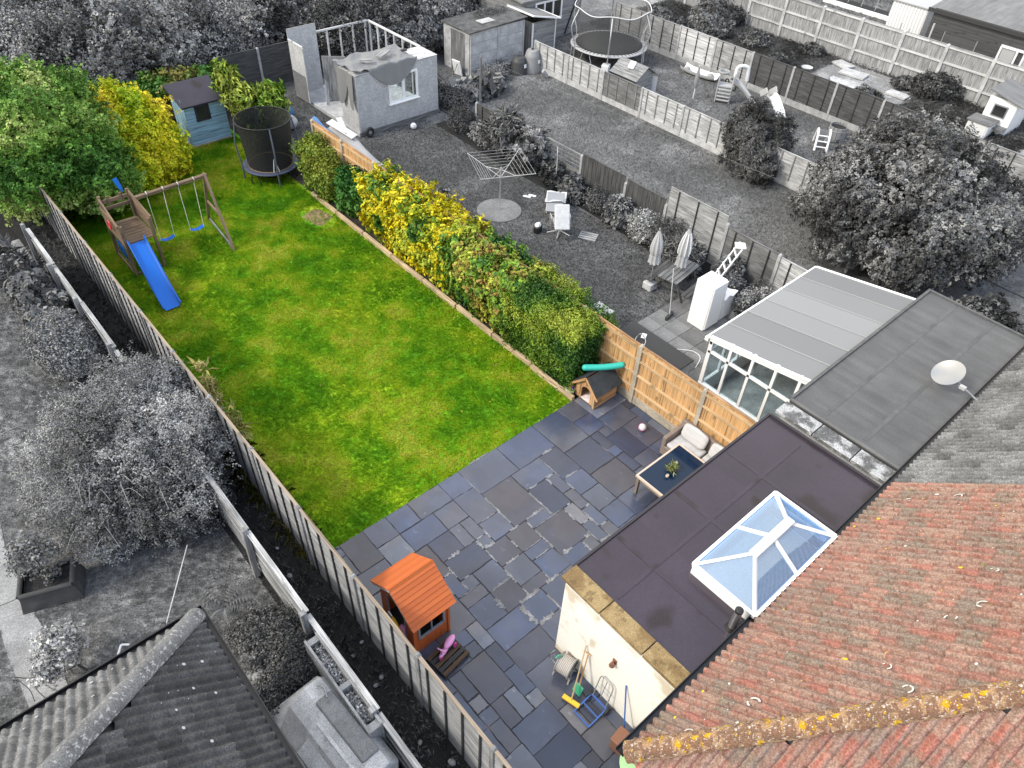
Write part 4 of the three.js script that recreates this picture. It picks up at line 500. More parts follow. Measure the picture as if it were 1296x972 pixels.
// ================================================================ kennel, bolster, ball
{
  const k = thing('kennel', 'small wooden dog kennel with dark felt pitched roof', 'kennel', [11.47, 0.03, -8.95]), d = 0.8, w = 0.72, he = 0.5, hr = 0.88;
  const sh = new THREE.Shape([[-w / 2, 0.06], [w / 2, 0.06], [w / 2, he], [0, hr - 0.03], [-w / 2, he]].map((p) => new THREE.Vector2(...p))), hole = new THREE.Path(); hole.moveTo(-0.16, 0.1); hole.lineTo(0.16, 0.1); hole.lineTo(0.16, 0.38); hole.absarc(0, 0.38, 0.16, 0, Math.PI, false); hole.lineTo(-0.16, 0.1); sh.holes.push(hole);
  part(k, 'front_wall', new THREE.ExtrudeGeometry(sh, { depth: 0.025, bevelEnabled: false }).rotateY(-HP).translate(-d / 2 + 0.025, 0, 0), M.kennel); part(k, 'back_wall', ext([[-w / 2, 0.06], [w / 2, 0.06], [w / 2, he], [0, hr - 0.03], [-w / 2, he]], 0.025).rotateY(-HP).translate(d / 2, 0, 0), M.kennel);
  for (const s of [-1, 1]) { for (let j = 0; j < 3; j++) part(k, 'side_board', bx(d, 0.145, 0.02, 0, 0.13 + j * 0.148, s * w / 2), M.kennel); part(k, 'roof', bx(d + 0.14, 0.03, 0.58, 0, (he + hr) / 2 + 0.025, s * 0.235, s * Math.atan2(hr - he, w / 2)), M.kennelroof); part(k, 'bargeboard', bar([-d / 2 - 0.075, he - 0.08, s * 0.46], [-d / 2 - 0.075, hr + 0.02, 0], 0.02, 0.06), M.kennel); }
  for (const x of [-1, 1]) for (const z of [-1, 1]) part(k, 'foot', bx(0.05, 0.07, 0.05, x * 0.36, 0.035, z * 0.32), M.kennel);
  part(k, 'floor', bx(d - 0.04, 0.02, w - 0.03, 0, 0.075, 0), M.kennel); part(k, 'door_post', bx(0.05, 0.42, 0.05, -d / 2 - 0.02, 0.25, 0.33), M.pinepale);
  const b = thing('bedding', 'crumpled pale blanket inside the kennel doorway', 'blanket', [11.22, 0.118, -8.95]); part(b, 'blanket', surf((u, v) => [(u - 0.5) * 0.34, 0.012 + 0.09 * n3(u * 4, v * 4, 2, 4) * Math.sin(u * 3.14) * Math.sin(v * 3.14), (v - 0.5) * 0.3], 14, 14), mat([0.7, 0.6, 0.58], 0.95));
  const t = obj('bolster', [tube([[11.2, 1.03, -9.2], [11.5, 1.02, -8.98], [11.8, 1.03, -8.78], [12.0, 1.05, -8.66]], 0.085, 20, 14), sph(0.085, 0.085, 0.085, 12.0, 1.05, -8.66), sph(0.085, 0.085, 0.085, 11.2, 1.03, -9.2)], M.teal, 'teal tube lying over the kennel roof against the fence', 'tube');
  const bl = thing('toy_ball', 'small pale and pink ball on the slate patio', 'ball', [11.5, 0.04, -7.3]); part(bl, 'ball', sph(0.1, 0.1, 0.1, 0, 0.1, 0, 20), mat([0.75, 0.66, 0.66], 0.4)); part(bl, 'ball_stripe', ring(0.099, 0.01, 0, 0.1, 0, 28).translate(0, -0.1, 0).rotateX(0.6).translate(0, 0.1, 0), M.magenta);
}
// ================================================================ garden sofa and table
{
  const t = thing('garden_table', 'long rattan garden table with dark blue glass top', 'table', [10.58, 0.03, -5.68]), w = 1.56, d = 0.84, h = 0.63;
  part(t, 'glass_top', rbx(w - 0.08, 0.012, d - 0.08, 0.005, 0, h + 0.006, 0), M.glassdark); for (const s of [-1, 1]) { part(t, 'rim', bx(w, 0.06, 0.045, 0, h - 0.01, s * (d / 2 - 0.02)), M.tabletrim); part(t, 'rim', bx(0.045, 0.06, d - 0.085, s * (w / 2 - 0.022), h - 0.01, 0), M.tabletrim); }
  for (const x of [-1, 1]) for (const z of [-1, 1]) part(t, 'leg', bx(0.07, h - 0.04, 0.07, x * (w / 2 - 0.06), (h - 0.04) / 2, z * (d / 2 - 0.06)), M.rattan); part(t, 'apron', [bx(w - 0.2, 0.14, 0.02, 0, h - 0.1, d / 2 - 0.06), bx(w - 0.2, 0.14, 0.02, 0, h - 0.1, -d / 2 + 0.06), bx(0.02, 0.14, d - 0.2, -w / 2 + 0.06, h - 0.1, 0)], M.rattan);
  const p = thing('table_plant', 'small spiky plant in a pale pot on the glass table', 'plant', [10.55, 0.673, -5.67]); part(p, 'pot', lathe([[0.001, 0], [0.05, 0], [0.065, 0.09], [0.055, 0.09], [0.001, 0.075]], 0, 0, 0), mat([0.7, 0.62, 0.4], 0.5)); foliage(p, 'leaves', [[0, 0.14, 0, 0.09, 0.08, 0.09]], 26, LG.spike, [[0.1, 0.16, 0.03], [0.3, 0.34, 0.12]], { seed: 5, size: 0.75, floor: 0.06, shell: 0.9 });
  [[10.32, -5.6, 'glass candle jar beside the table plant towards the patio'], [10.78, -5.72, 'glass candle jar beside the table plant towards the sofa']].forEach(([x, z, l]) => { const c = thing('candle_jar', l, 'candle', [x, 0.673, z]); part(c, 'jar', lathe([[0.001, 0], [0.04, 0.005], [0.045, 0.04], [0.035, 0.085], [0.03, 0.085]], 0, 0, 0, 16), mat([0.65, 0.55, 0.42], 0.15)); part(c, 'candle', cyl(0.028, 0.028, 0.05, 0, 0.035, 0, 12), M.whitematt); });
  const s = thing('rattan_sofa', 'brown rattan garden sofa against the golden fence', 'sofa', [11.62, 0.03, -5.55]), L = 1.9;
  part(s, 'base', rbx(0.78, 0.32, L, 0.03, 0, 0.2, 0), M.rattan); part(s, 'backrest', rbx(0.12, 0.46, L, 0.04, 0.33, 0.56, 0, 0, 0, -0.1), M.rattan); for (const z of [-1, 1]) { part(s, 'arm', rbx(0.8, 0.3, 0.12, 0.03, 0, 0.5, z * (L / 2 - 0.06)), M.rattan); for (const x of [-1, 1]) part(s, 'foot', bx(0.05, 0.05, 0.05, x * 0.33, 0.025, z * 0.85), M.black); }
  for (const z of [-0.42, 0.42]) { const nearK = z < 0; const c = obj('seat_cushion', rbx(0.6, 0.12, 0.8, 0.05, 11.55, 0.45, -5.55 + z), M.cushion, nearK ? 'flat off-white seat cushion next to the sofa arm facing the kennel' : 'flat off-white seat cushion at the sofa end tucked under the flat roof edge', 'cushion', 'sofa seat cushions'); const b = obj('back_cushion', surf((u, v) => { const a = u * 6.2832, y = v - 0.5, k = Math.sqrt(Math.max(0, 1 - (2 * y) ** 6)), q = (t) => Math.sign(t) * Math.abs(t) ** 0.5; return [0.1 * Math.sin(a) * k * (0.6 + 0.4 * Math.cos(a) ** 2), y * 0.44, 0.36 * q(Math.cos(a)) * k]; }, 32, 14).rotateZ(-0.35).translate(11.78, 0.74, -5.55 + z), M.cushion, nearK ? 'plump white back cushion next to the sofa arm facing the kennel' : 'plump white back cushion at the sofa end tucked under the flat roof edge', 'cushion', 'sofa back cushions'); }
}
// ================================================================ orange playhouse and toys
{
  const p = thing('playhouse', 'orange wooden playhouse with shingled pitched roof beside the fence', 'playhouse', [3.93, 0.036, -6.65]), w = 0.78, d = 1.1, hw = 1.14, hr = 1.7, E = 0.7;
  for (const s of [-1, 1]) { const n = 9, a = [0, hr + 0.02, 0], sl = Math.atan2(hr - 1.14, E), L = Math.hypot(E, hr - 1.14);
    for (let k = 0; k < n; k++) { const t = (k + 0.5) / n; part(p, 'roof_board', bx(1.0, 0.024, L / n * 1.12, 0.0, hr + 0.02 - (hr - 1.14) * t + 0.006, s * E * t, s * (sl - 0.13)), [M.orange, M.orangeb, M.orangec][(k * 7 + (s > 0 ? 1 : 0)) % 3]); } }
  part(p, 'ridge_cap', ext([[-0.06, -0.06], [0, 0.02], [0.06, -0.06], [0, -0.02]], 1.01).rotateY(HP).translate(0, hr + 0.045, 0), M.orange);
  const wallb = (x0, x1, y0, y1, z, sx) => { const n = Math.max(1, Math.round((x1 - x0) / 0.1)); for (let k = 0; k < n; k++) part(p, 'wall_board', sx ? bx(0.02, y1 - y0, (x1 - x0) / n - 0.004, z, (y0 + y1) / 2, x0 + (k + 0.5) * (x1 - x0) / n) : bx((x1 - x0) / n - 0.004, y1 - y0, 0.02, x0 + (k + 0.5) * (x1 - x0) / n, (y0 + y1) / 2, z), M.orange); };
  wallb(-w / 2, w / 2, 0, 0.5, d / 2); wallb(-w / 2, w / 2, 0.92, 1.16, d / 2); wallb(-w / 2, -w / 2 + 0.1, 0.5, 0.92, d / 2); wallb(w / 2 - 0.1, w / 2, 0.5, 0.92, d / 2); wallb(-w / 2, w / 2, 0, 1.16, -d / 2);
  const wn = part(p, 'window_frame', [bx(0.6, 0.04, 0.04, 0, 0.93, d / 2 + 0.015), bx(0.6, 0.04, 0.04, 0, 0.5, d / 2 + 0.015), bx(0.04, 0.43, 0.04, -0.29, 0.715, d / 2 + 0.015), bx(0.04, 0.43, 0.04, 0.29, 0.715, d / 2 + 0.015), bx(0.025, 0.4, 0.03, 0, 0.715, d / 2 + 0.015)], M.greytrim);
  wallb(-d / 2, d / 2, 0, 1.14, w / 2, true); wallb(-d / 2, -0.3, 0, 1.14, -w / 2, true); wallb(0.3, d / 2, 0, 1.14, -w / 2, true);
  for (const s of [-1, 1]) part(p, 'gable', ext([[-d / 2, 1.14], [d / 2, 1.14], [0, hr - 0.06]], 0.02).rotateY(-HP).translate(s * (w / 2 - 0.002), 0, 0), M.orange);
  for (const s of [-1, 1]) part(p, 'bargeboard', bar([-0.48, 1.15, s * 0.66], [-0.48, hr - 0.02, 0], 0.02, 0.08), M.whitewood); part(p, 'door_frame', [bx(0.03, 1.1, 0.04, -w / 2 - 0.012, 0.55, -0.29), bx(0.03, 1.1, 0.04, -w / 2 - 0.012, 0.55, 0.29)], M.greytrim);
  for (const x of [-1, 1]) part(p, 'corner_trim', bx(0.05, 1.14, 0.05, x * (w / 2 + 0.012), 0.57, d / 2 + 0.012), M.orange); part(p, 'floor', bx(w, 0.02, d, 0, 0.012, 0), M.dark);
  const toys = thing('toy_pile', 'heap of pink and yellow toys in the playhouse doorway', 'toys', [3.4, 0.04, -6.6]); part(toys, 'yellow_tube', tube([[0, 0.62, -0.22], [0.02, 0.72, -0.05], [0.0, 0.66, 0.15], [0.02, 0.5, 0.25]], 0.045, 16, 8), M.yellow); part(toys, 'pink_frame', [tube([[0.02, 0.05, -0.2], [0, 0.45, -0.1], [0.02, 0.5, 0.1], [0, 0.05, 0.22]], 0.03, 16, 7), rod([0.06, 0.1, -0.1], [0.03, 0.58, 0.05], 0.035)], M.magenta); part(toys, 'pink_box', rbx(0.24, 0.26, 0.26, 0.03, 0.12, 0.13, 0.05), M.pink); part(toys, 'white_sign', bx(0.02, 0.16, 0.12, -0.02, 0.92, -0.05, 0.3), M.whitewood);
  const pal = thing('pallet', 'dirty dark timber pallet lying by the playhouse', 'pallet', [3.96, 0.038, -5.62], 0.12); for (let k = 0; k < 5; k++) part(pal, 'slat', bx(0.66, 0.02, 0.08, 0, 0.11, -0.22 + k * 0.11), k % 2 ? M.dark : M.barkbrown); for (const x of [-0.3, 0, 0.3]) part(pal, 'bearer', bx(0.06, 0.1, 0.52, x, 0.05, 0), M.dark);
  const sc = thing('ride_on_toy', 'pink toddler ride-on toy on the timber pallet', 'toy', [4.02, 0.16, -5.72], 0.35); part(sc, 'seat', sph(0.17, 0.05, 0.075, 0.08, 0.2, 0, 16), M.pink); part(sc, 'body', [sph(0.16, 0.05, 0.05, -0.12, 0.14, 0, 14), rod([-0.2, 0.12, 0], [-0.2, 0.33, 0], 0.02), rod([-0.2, 0.32, -0.09], [-0.2, 0.32, 0.09], 0.014)], M.pink); for (const [x, z] of [[-0.22, 0], [0.14, 0.09], [0.14, -0.09]]) part(sc, 'wheel', cyl(0.055, 0.055, 0.035, 0, 0, 0, 16).rotateX(HP).translate(x, 0.055, z), M.magenta); part(sc, 'frame', rod([-0.15, 0.1, 0], [0.14, 0.09, 0], 0.02), M.magenta);
}
// ================================================================ things along the white wall
{
  const r = thing('hose_reel', 'grey garden hose wound on a reel by the white wall', 'hose reel', [5.5, 0.036, -3.95], 0.25);
  part(r, 'stand', [bar([-0.16, 0, -0.17], [0, 0.3, -0.15], 0.03), bar([0.16, 0, -0.17], [0, 0.3, -0.15], 0.03), bar([-0.16, 0, 0.17], [0, 0.3, 0.15], 0.03), bar([0.16, 0, 0.17], [0, 0.3, 0.15], 0.03)], M.plasticmid); for (const z of [-0.14, 0.14]) part(r, 'reel_disc', ring(0.2, 0.016, 0, 0, 0, 28).rotateX(HP).translate(0, 0.32, z), M.plasticmid);
  const h = []; for (let j = 0; j < 3; j++) for (let k = 0; k < 8; k++) h.push(ring(0.12 + j * 0.028, 0.016, 0, 0, 0, 26).rotateX(HP).translate(0, 0.32, -0.115 + k * 0.033)); part(r, 'hose', h, mat([0.5, 0.46, 0.42], 0.6)); part(r, 'nozzle', [rod([-0.05, 0.6, -0.16], [0.02, 0.5, -0.12], 0.02), rod([-0.05, 0.6, -0.16], [-0.12, 0.58, -0.18], 0.016)], M.green); part(r, 'crank', rod([0, 0.32, 0.15], [0.14, 0.4, 0.17], 0.012), M.black); part(r, 'axle', rod([0, 0.32, -0.15], [0, 0.32, 0.15], 0.1, 0.1, 16), M.plasticmid);
  const t = thing('sack_truck', 'blue folding sack truck standing against the white wall', 'trolley', [5.36, 0.036, -3.1]); part(t, 'toe_frame', [bar([-0.25, 0.05, -0.19], [0.2, 0.12, -0.19], 0.024), bar([-0.25, 0.05, 0.19], [0.2, 0.12, 0.19], 0.024), bar([-0.25, 0.05, -0.2], [-0.25, 0.05, 0.2], 0.024), bar([-0.02, 0.085, -0.19], [-0.02, 0.085, 0.19], 0.02), bar([0.2, 0.12, -0.22], [0.2, 0.12, 0.22], 0.03)], M.bluesteel); part(t, 'handle', [tube([[0.2, 0.12, -0.16], [0.26, 0.5, -0.16], [0.31, 0.8, -0.13], [0.31, 0.82, 0], [0.31, 0.8, 0.13], [0.26, 0.5, 0.16], [0.2, 0.12, 0.16]], 0.012, 40, 6), rod([0.255, 0.48, -0.16], [0.255, 0.48, 0.16], 0.01), rod([0.22, 0.3, 0], [0.31, 0.8, 0], 0.009)], M.greymetal); for (const z of [-0.22, 0.22]) part(t, 'wheel', cyl(0.085, 0.085, 0.045, 0, 0, 0, 18).rotateX(HP).translate(0.2, 0.085, z), M.rubber);
  const b = thing('broom', 'yellow headed broom leaning on the white wall beside the hose', 'broom', [5.18, 0.036, -3.45]); part(b, 'head', rbx(0.09, 0.06, 0.36, 0.015, 0, 0.09, 0, 0, 0.25, 0), M.yellow); part(b, 'bristles', bx(0.075, 0.07, 0.34, 0, 0.035, 0, 0, 0.25, 0), M.barkbrown); part(b, 'shaft', rod([0, 0.1, 0], [0.52, 1.16, -0.28], 0.014), M.pinepale);
  const s = thing('garden_spade', 'green handled spade propped beside the hose reel', 'spade', [5.42, 0.036, -3.52]); part(s, 'blade', rbx(0.03, 0.26, 0.2, 0.01, 0.0, 0.14, 0, 0, 0, -0.25), M.green); part(s, 'shaft', rod([0.03, 0.26, 0], [0.27, 1.0, -0.12], 0.014), M.pine); part(s, 'grip', rod([0.27, 1.0, -0.18], [0.27, 1.0, -0.06], 0.014), M.pine);
  const bn = thing('storage_box', 'brown plastic box at the foot of the white wall', 'box', [5.32, 0.036, -2.25], 0.1); part(bn, 'body', rbx(0.3, 0.34, 0.42, 0.03, 0, 0.17, 0), M.brownpl); part(bn, 'lid', rbx(0.33, 0.04, 0.45, 0.015, 0, 0.365, 0), M.brownpl); part(bn, 'latch', bx(0.02, 0.08, 0.06, -0.16, 0.32, 0), M.greymetal);
  const wb = thing('garden_bin', 'green lidded garden bin beside the brown box under the eave', 'bin', [5.1, 0.036, -1.82]); part(wb, 'body', lathe([[0.001, 0], [0.22, 0], [0.28, 0.62], [0.26, 0.62], [0.001, 0.03]], 0, 0, 0), M.palegreen); part(wb, 'lid', lathe([[0.001, 0.69], [0.2, 0.67], [0.31, 0.62], [0.31, 0.6], [0.28, 0.605]], 0, 0, 0), M.palegreen);
  const pl = obj('blue_pole', rod([5.45, 0.036, -2.35], [5.71, 1.2, -2.75], 0.014), M.bluesteel, 'thin blue pole leaning against the white wall', 'pole');
}
// ================================================================ neighbour with the unfinished outbuilding
{
  const s = thing('outbuilding', 'half built outbuilding of pale strand board with bare stud frames', 'outbuilding', [14.86, 0, -25.65]), W = 3.95, D = 5.1, h = 2.42, t = 0.02;
  part(s, 'base', bx(W + 0.1, 0.14, D, W / 2, 0.07, -D / 2), M.conc); part(s, 'plinth', bx(W + 0.06, 0.16, 0.06, W / 2, 0.08, 0.03), M.midfence);
  const wx0 = 1.48, wx1 = 2.92, wy0 = 0.98, wy1 = 2.12, sh = new THREE.Shape([[0, 0.16], [W, 0.16], [W, h], [0, h]].map((p) => new THREE.Vector2(...p))), ho = new THREE.Path([[wx0, wy0], [wx1, wy0], [wx1, wy1], [wx0, wy1]].map((p) => new THREE.Vector2(...p))); sh.holes.push(ho);
  part(s, 'front_wall', new THREE.ExtrudeGeometry(sh, { depth: 0.02, bevelEnabled: false }), M.osb);
  part(s, 'side_wall', bx(t, h - 0.16, 1.2, 0.01, (h + 0.16) / 2, -0.62), M.osb); part(s, 'right_wall', bx(t, h - 0.16, 1.0, W - 0.01, (h + 0.16) / 2, -0.52), M.osb);
  const wn = part(s, 'window', [bx(wx1 - wx0, 0.08, 0.07, (wx0 + wx1) / 2, wy0 + 0.04, 0.03), bx(wx1 - wx0, 0.08, 0.07, (wx0 + wx1) / 2, wy1 - 0.04, 0.03), bx(0.09, wy1 - wy0 - 0.16, 0.07, wx0 + 0.045, (wy0 + wy1) / 2, 0.03), bx(0.09, wy1 - wy0 - 0.16, 0.07, wx1 - 0.045, (wy0 + wy1) / 2, 0.03), bx(0.12, wy1 - wy0 - 0.16, 0.06, (wx0 + wx1) / 2, (wy0 + wy1) / 2, 0.03), bx(wx1 - wx0 + 0.08, 0.04, 0.12, (wx0 + wx1) / 2, wy0 - 0.02, 0.06)], M.pvc);
  for (const x of [(wx0 * 3 + wx1) / 4 + 0.02, (wx0 + wx1 * 3) / 4 - 0.02]) part(wn, 'pane', bx(0.54, wy1 - wy0 - 0.16, 0.012, x, (wy0 + wy1) / 2, 0.03), M.glass);
  part(s, 'roof_board', bx(W + 0.02, 0.03, 1.2, W / 2, h + 0.02, -0.56), M.whitewood); // pale decking over the front
  const stud = (x, z, y1 = h) => part(s, 'stud', bx(0.06, y1 - 0.14, 0.06, x, (y1 + 0.14) / 2, z), M.whitewood);
  for (let k = 0; k < 7; k++) stud(W - 0.04, -1.1 - k * 0.64); for (let k = 0; k < 5; k++) stud(1.15 + k * 0.65, -D + 0.04);
  part(s, 'top_plate', bx(0.08, 0.07, D - 1.1, W - 0.04, h + 0.03, -D / 2 - 0.55), M.whitewood); part(s, 'top_plate', bx(W - 1.2, 0.07, 0.08, W / 2 + 0.6, h + 0.03, -D + 0.04), M.whitewood);
  part(s, 'back_panel', bx(1.35, 2.75, 0.02, 0.5, 1.52, -D + 0.25), M.osb); part(s, 'end_panel', bx(0.02, 2.3, 1.15, -0.16, 1.3, -D + 0.82), M.osb); part(s, 'end_panel', bx(0.024, 1.1, 1.16, -0.164, 0.7, -D + 0.83), M.osbdark); part(s, 'edge_stud', bx(0.05, 2.3, 0.06, -0.16, 1.3, -D + 1.42), M.whitewood); part(s, 'edge_stud', bx(0.05, 0.06, 1.15, -0.16, 2.48, -D + 0.82), M.whitewood);
  part(s, 'door_leaf', bx(0.03, 1.9, 1.0, 0.95, 1.1, -3.2, 0, 0.9, 0), M.planks);
  const tp = thing('roof_tarp', 'crumpled grey tarpaulin weighed down on the strand board roof', 'tarpaulin', [16.3, 2.47, -26.2]);
  part(tp, 'sheet', surf((u, v) => { const x = (u - 0.5) * 3.0; const z = -0.95 + v * (1.5 + 0.85 * Math.max(0, Math.cos((x - 0.35) * 1.25))), n = n3(x * 2 + 9, 1, z * 3 + 9, 6) + 0.5 * n3(x * 6 + 9, 1, z * 7 + 9, 7); const over = Math.max(0, z - 0.6); return [x, 0.03 + 0.16 * n * (over > 0 ? Math.max(0.2, 1 - over * 3) : 1) - over * 0.95, Math.min(z, 0.6 + over * 0.12 + 0.03 * over * Math.sin(x * 14))]; }, 60, 36), M.tarp); part(tp, 'weight_board', [bx(0.7, 0.05, 0.25, 0.3, 0.32, 0, 0, 0.4, 0.1), bx(0.5, 0.04, 0.2, -0.6, 0.29, 0.1, 0, -0.5, 0)], M.planks); part(tp, 'weight_board', bx(0.24, 0.07, 0.12, 1.35, 0.2, -0.1), M.dark);
  const tc = thing('corner_tarp', 'torn grey sheet hanging from the outbuilding corner by the doorway', 'tarpaulin', [14.8, 0, -26.3]); part(tc, 'sheet', surf((u, v) => { const L = 0.5 + 0.9 * Math.abs(Math.sin(u * 4.2 + 0.6)); return [-0.03 - 0.06 * Math.sin(u * 9) * v - 0.03 * v, 2.5 - v * L, -0.55 + u * 1.15]; }, 24, 8), M.tarp);
  [[15.5, -28.9, 0.5, 1.2], [15.8, -29.2, -0.4, 1.0]].forEach(([x, z, a, L]) => obj('loose_plank', bar([x - 0.3, 0.18, z + 0.2], [x + 0.1 * a, L, z - 0.3], 0.16, 0.03), M.palefence, 'loose plank leaning inside the open outbuilding', 'plank', 'planks leaning inside the outbuilding'));
  const wh = thing('trolley_wheel', 'small black wheel resting at the outbuilding plinth', 'wheel', [15.15, 0, -25.38]); part(wh, 'tyre', new THREE.TorusGeometry(0.15, 0.06, 10, 24).translate(0, 0.21, 0), M.rubber); part(wh, 'hub', cyl(0.08, 0.08, 0.07, 0, 0, 0).rotateX(HP).translate(0, 0.21, 0), M.greymetal);
  const fb_ = thing('football', 'white football on the grass below the outbuilding window', 'ball', [17.0, 0, -24.95]); part(fb_, 'ball', sph(0.13, 0.13, 0.13, 0, 0.13, 0, 20), M.white); for (const [a, e] of [[0.3, 1], [2, 0.6], [4, 0.8], [5.3, 0.2]]) part(fb_, 'patch', sph(0.035, 0.035, 0.035, 0.105 * Math.cos(a) * Math.cos(e), 0.13 + 0.105 * Math.sin(e), 0.105 * Math.sin(a) * Math.cos(e), 8), M.greymetal);
  // covered pile along the fence
  const pile = thing('covered_pile', 'long heap of materials under grey tarpaulin along the fence', 'pile', [12.75, 0, -22.4]);
  part(pile, 'tarpaulin', surf((u, v) => { const z = (v - 0.5) * 4.6, hh = 1.85 - 0.75 * v, a = u * Math.PI, n = n3(u * 5 + 4, v * 9, 3, 4) - 0.5, e = 1 - Math.abs(2 * v - 1) ** 8; return [-0.52 * Math.cos(a) * (1 + 0.15 * n) + 0.05, Math.max(0.01, hh * Math.sin(a) ** 0.6 * e + 0.18 * n * Math.sin(a)), z]; }, 20, 50), M.tarppale);
  part(pile, 'blue_sheet', surf((u, v) => { const z = (v - 0.5) * 4.3; return [-0.5 + 0.12 * u, 1.86 - 0.7 * v + 0.06 * u + 0.03 * Math.sin(v * 31), z]; }, 4, 40), M.bluetarp); part(pile, 'board', [bx(0.3, 0.03, 1.3, 0.0, 1.78, -0.9, 0.16, 0.2, 0.1), bx(0.2, 0.03, 1.0, 0.2, 1.75, -1.2, 0.16, -0.3, 0)], M.whitewood); part(pile, 'netting', [tube([[0.1, 0.05, 2.3], [0.45, 0.6, 2.25], [0.3, 0.85, 2.0], [0, 0.9, 2.2]], 0.012, 20, 5), tube([[0.2, 0.05, 2.6], [0.5, 0.5, 2.5], [0.2, 0.7, 2.3]], 0.012, 20, 5)], M.plastic);
  const sacks = thing('rubbish_sacks', 'heap of pale sacks in the corner behind the trampoline', 'sacks', [12.9, 0, -29.3]); [[0, 0, 0.42], [0.35, 0.5, 0.34], [-0.2, 0.8, 0.3], [0.1, 1.3, 0.3]].forEach(([x, z, q], i) => part(sacks, 'sack', surf((u, v) => { const a = u * 6.2832, e = v * 3.1416, n = 1 + 0.25 * (n3(Math.cos(a) * 2 + 5, e * 2, Math.sin(a) * 2 + 5 + i, 3) - 0.5); return [x + q * n * Math.sin(e) * Math.cos(a), Math.max(0, q * 0.9 - q * 0.95 * n * Math.cos(e) * -1 * -1), z + q * n * Math.sin(e) * Math.sin(a)]; }, 16, 10), i === 1 ? M.bluetarp : M.concpale));
}
// rotary airer on its round bed
struct('stone_circle', cyl(0.8, 0.8, 0.03, 15.62, 0.01, -17.8, 40), mt(0.4, 0.95, 'path', 0.006), 'round pale stone bed under the airer');
{
  const a = thing('rotary_airer', 'folding rotary clothes airer standing on the round stone bed', 'clothes airer', [15.66, 0.026, -17.82], 0.35); part(a, 'pole', rod([0, 0, 0], [0, 1.62, 0], 0.025), M.alu); part(a, 'hub', cyl(0.05, 0.05, 0.1, 0, 1.25, 0), M.plasticmid);
  const tips = [0, 1, 2, 3].map((k) => { const q = k * HP; return V3(Math.cos(q) * 1.35, 1.78, Math.sin(q) * 1.35); });
  for (const t of tips) { part(a, 'arm', rod([0, 1.25, 0], t, 0.014, 0.012, 6), M.alu); part(a, 'strut', rod([0, 1.55, 0], t.clone().multiplyScalar(0.45).setY(1.48), 0.008, 0.008, 5), M.alu); }
  for (let j = 0; j < 6; j++) part(a, 'line', [0, 1, 2, 3].map((k) => { const f = 0.45 + j * 0.11, p = (t) => V3(0, 1.25, 0).lerp(t, f); return rod(p(tips[k]), p(tips[(k + 1) % 4]), 0.005, 0.005, 4); }), M.plastic);
}
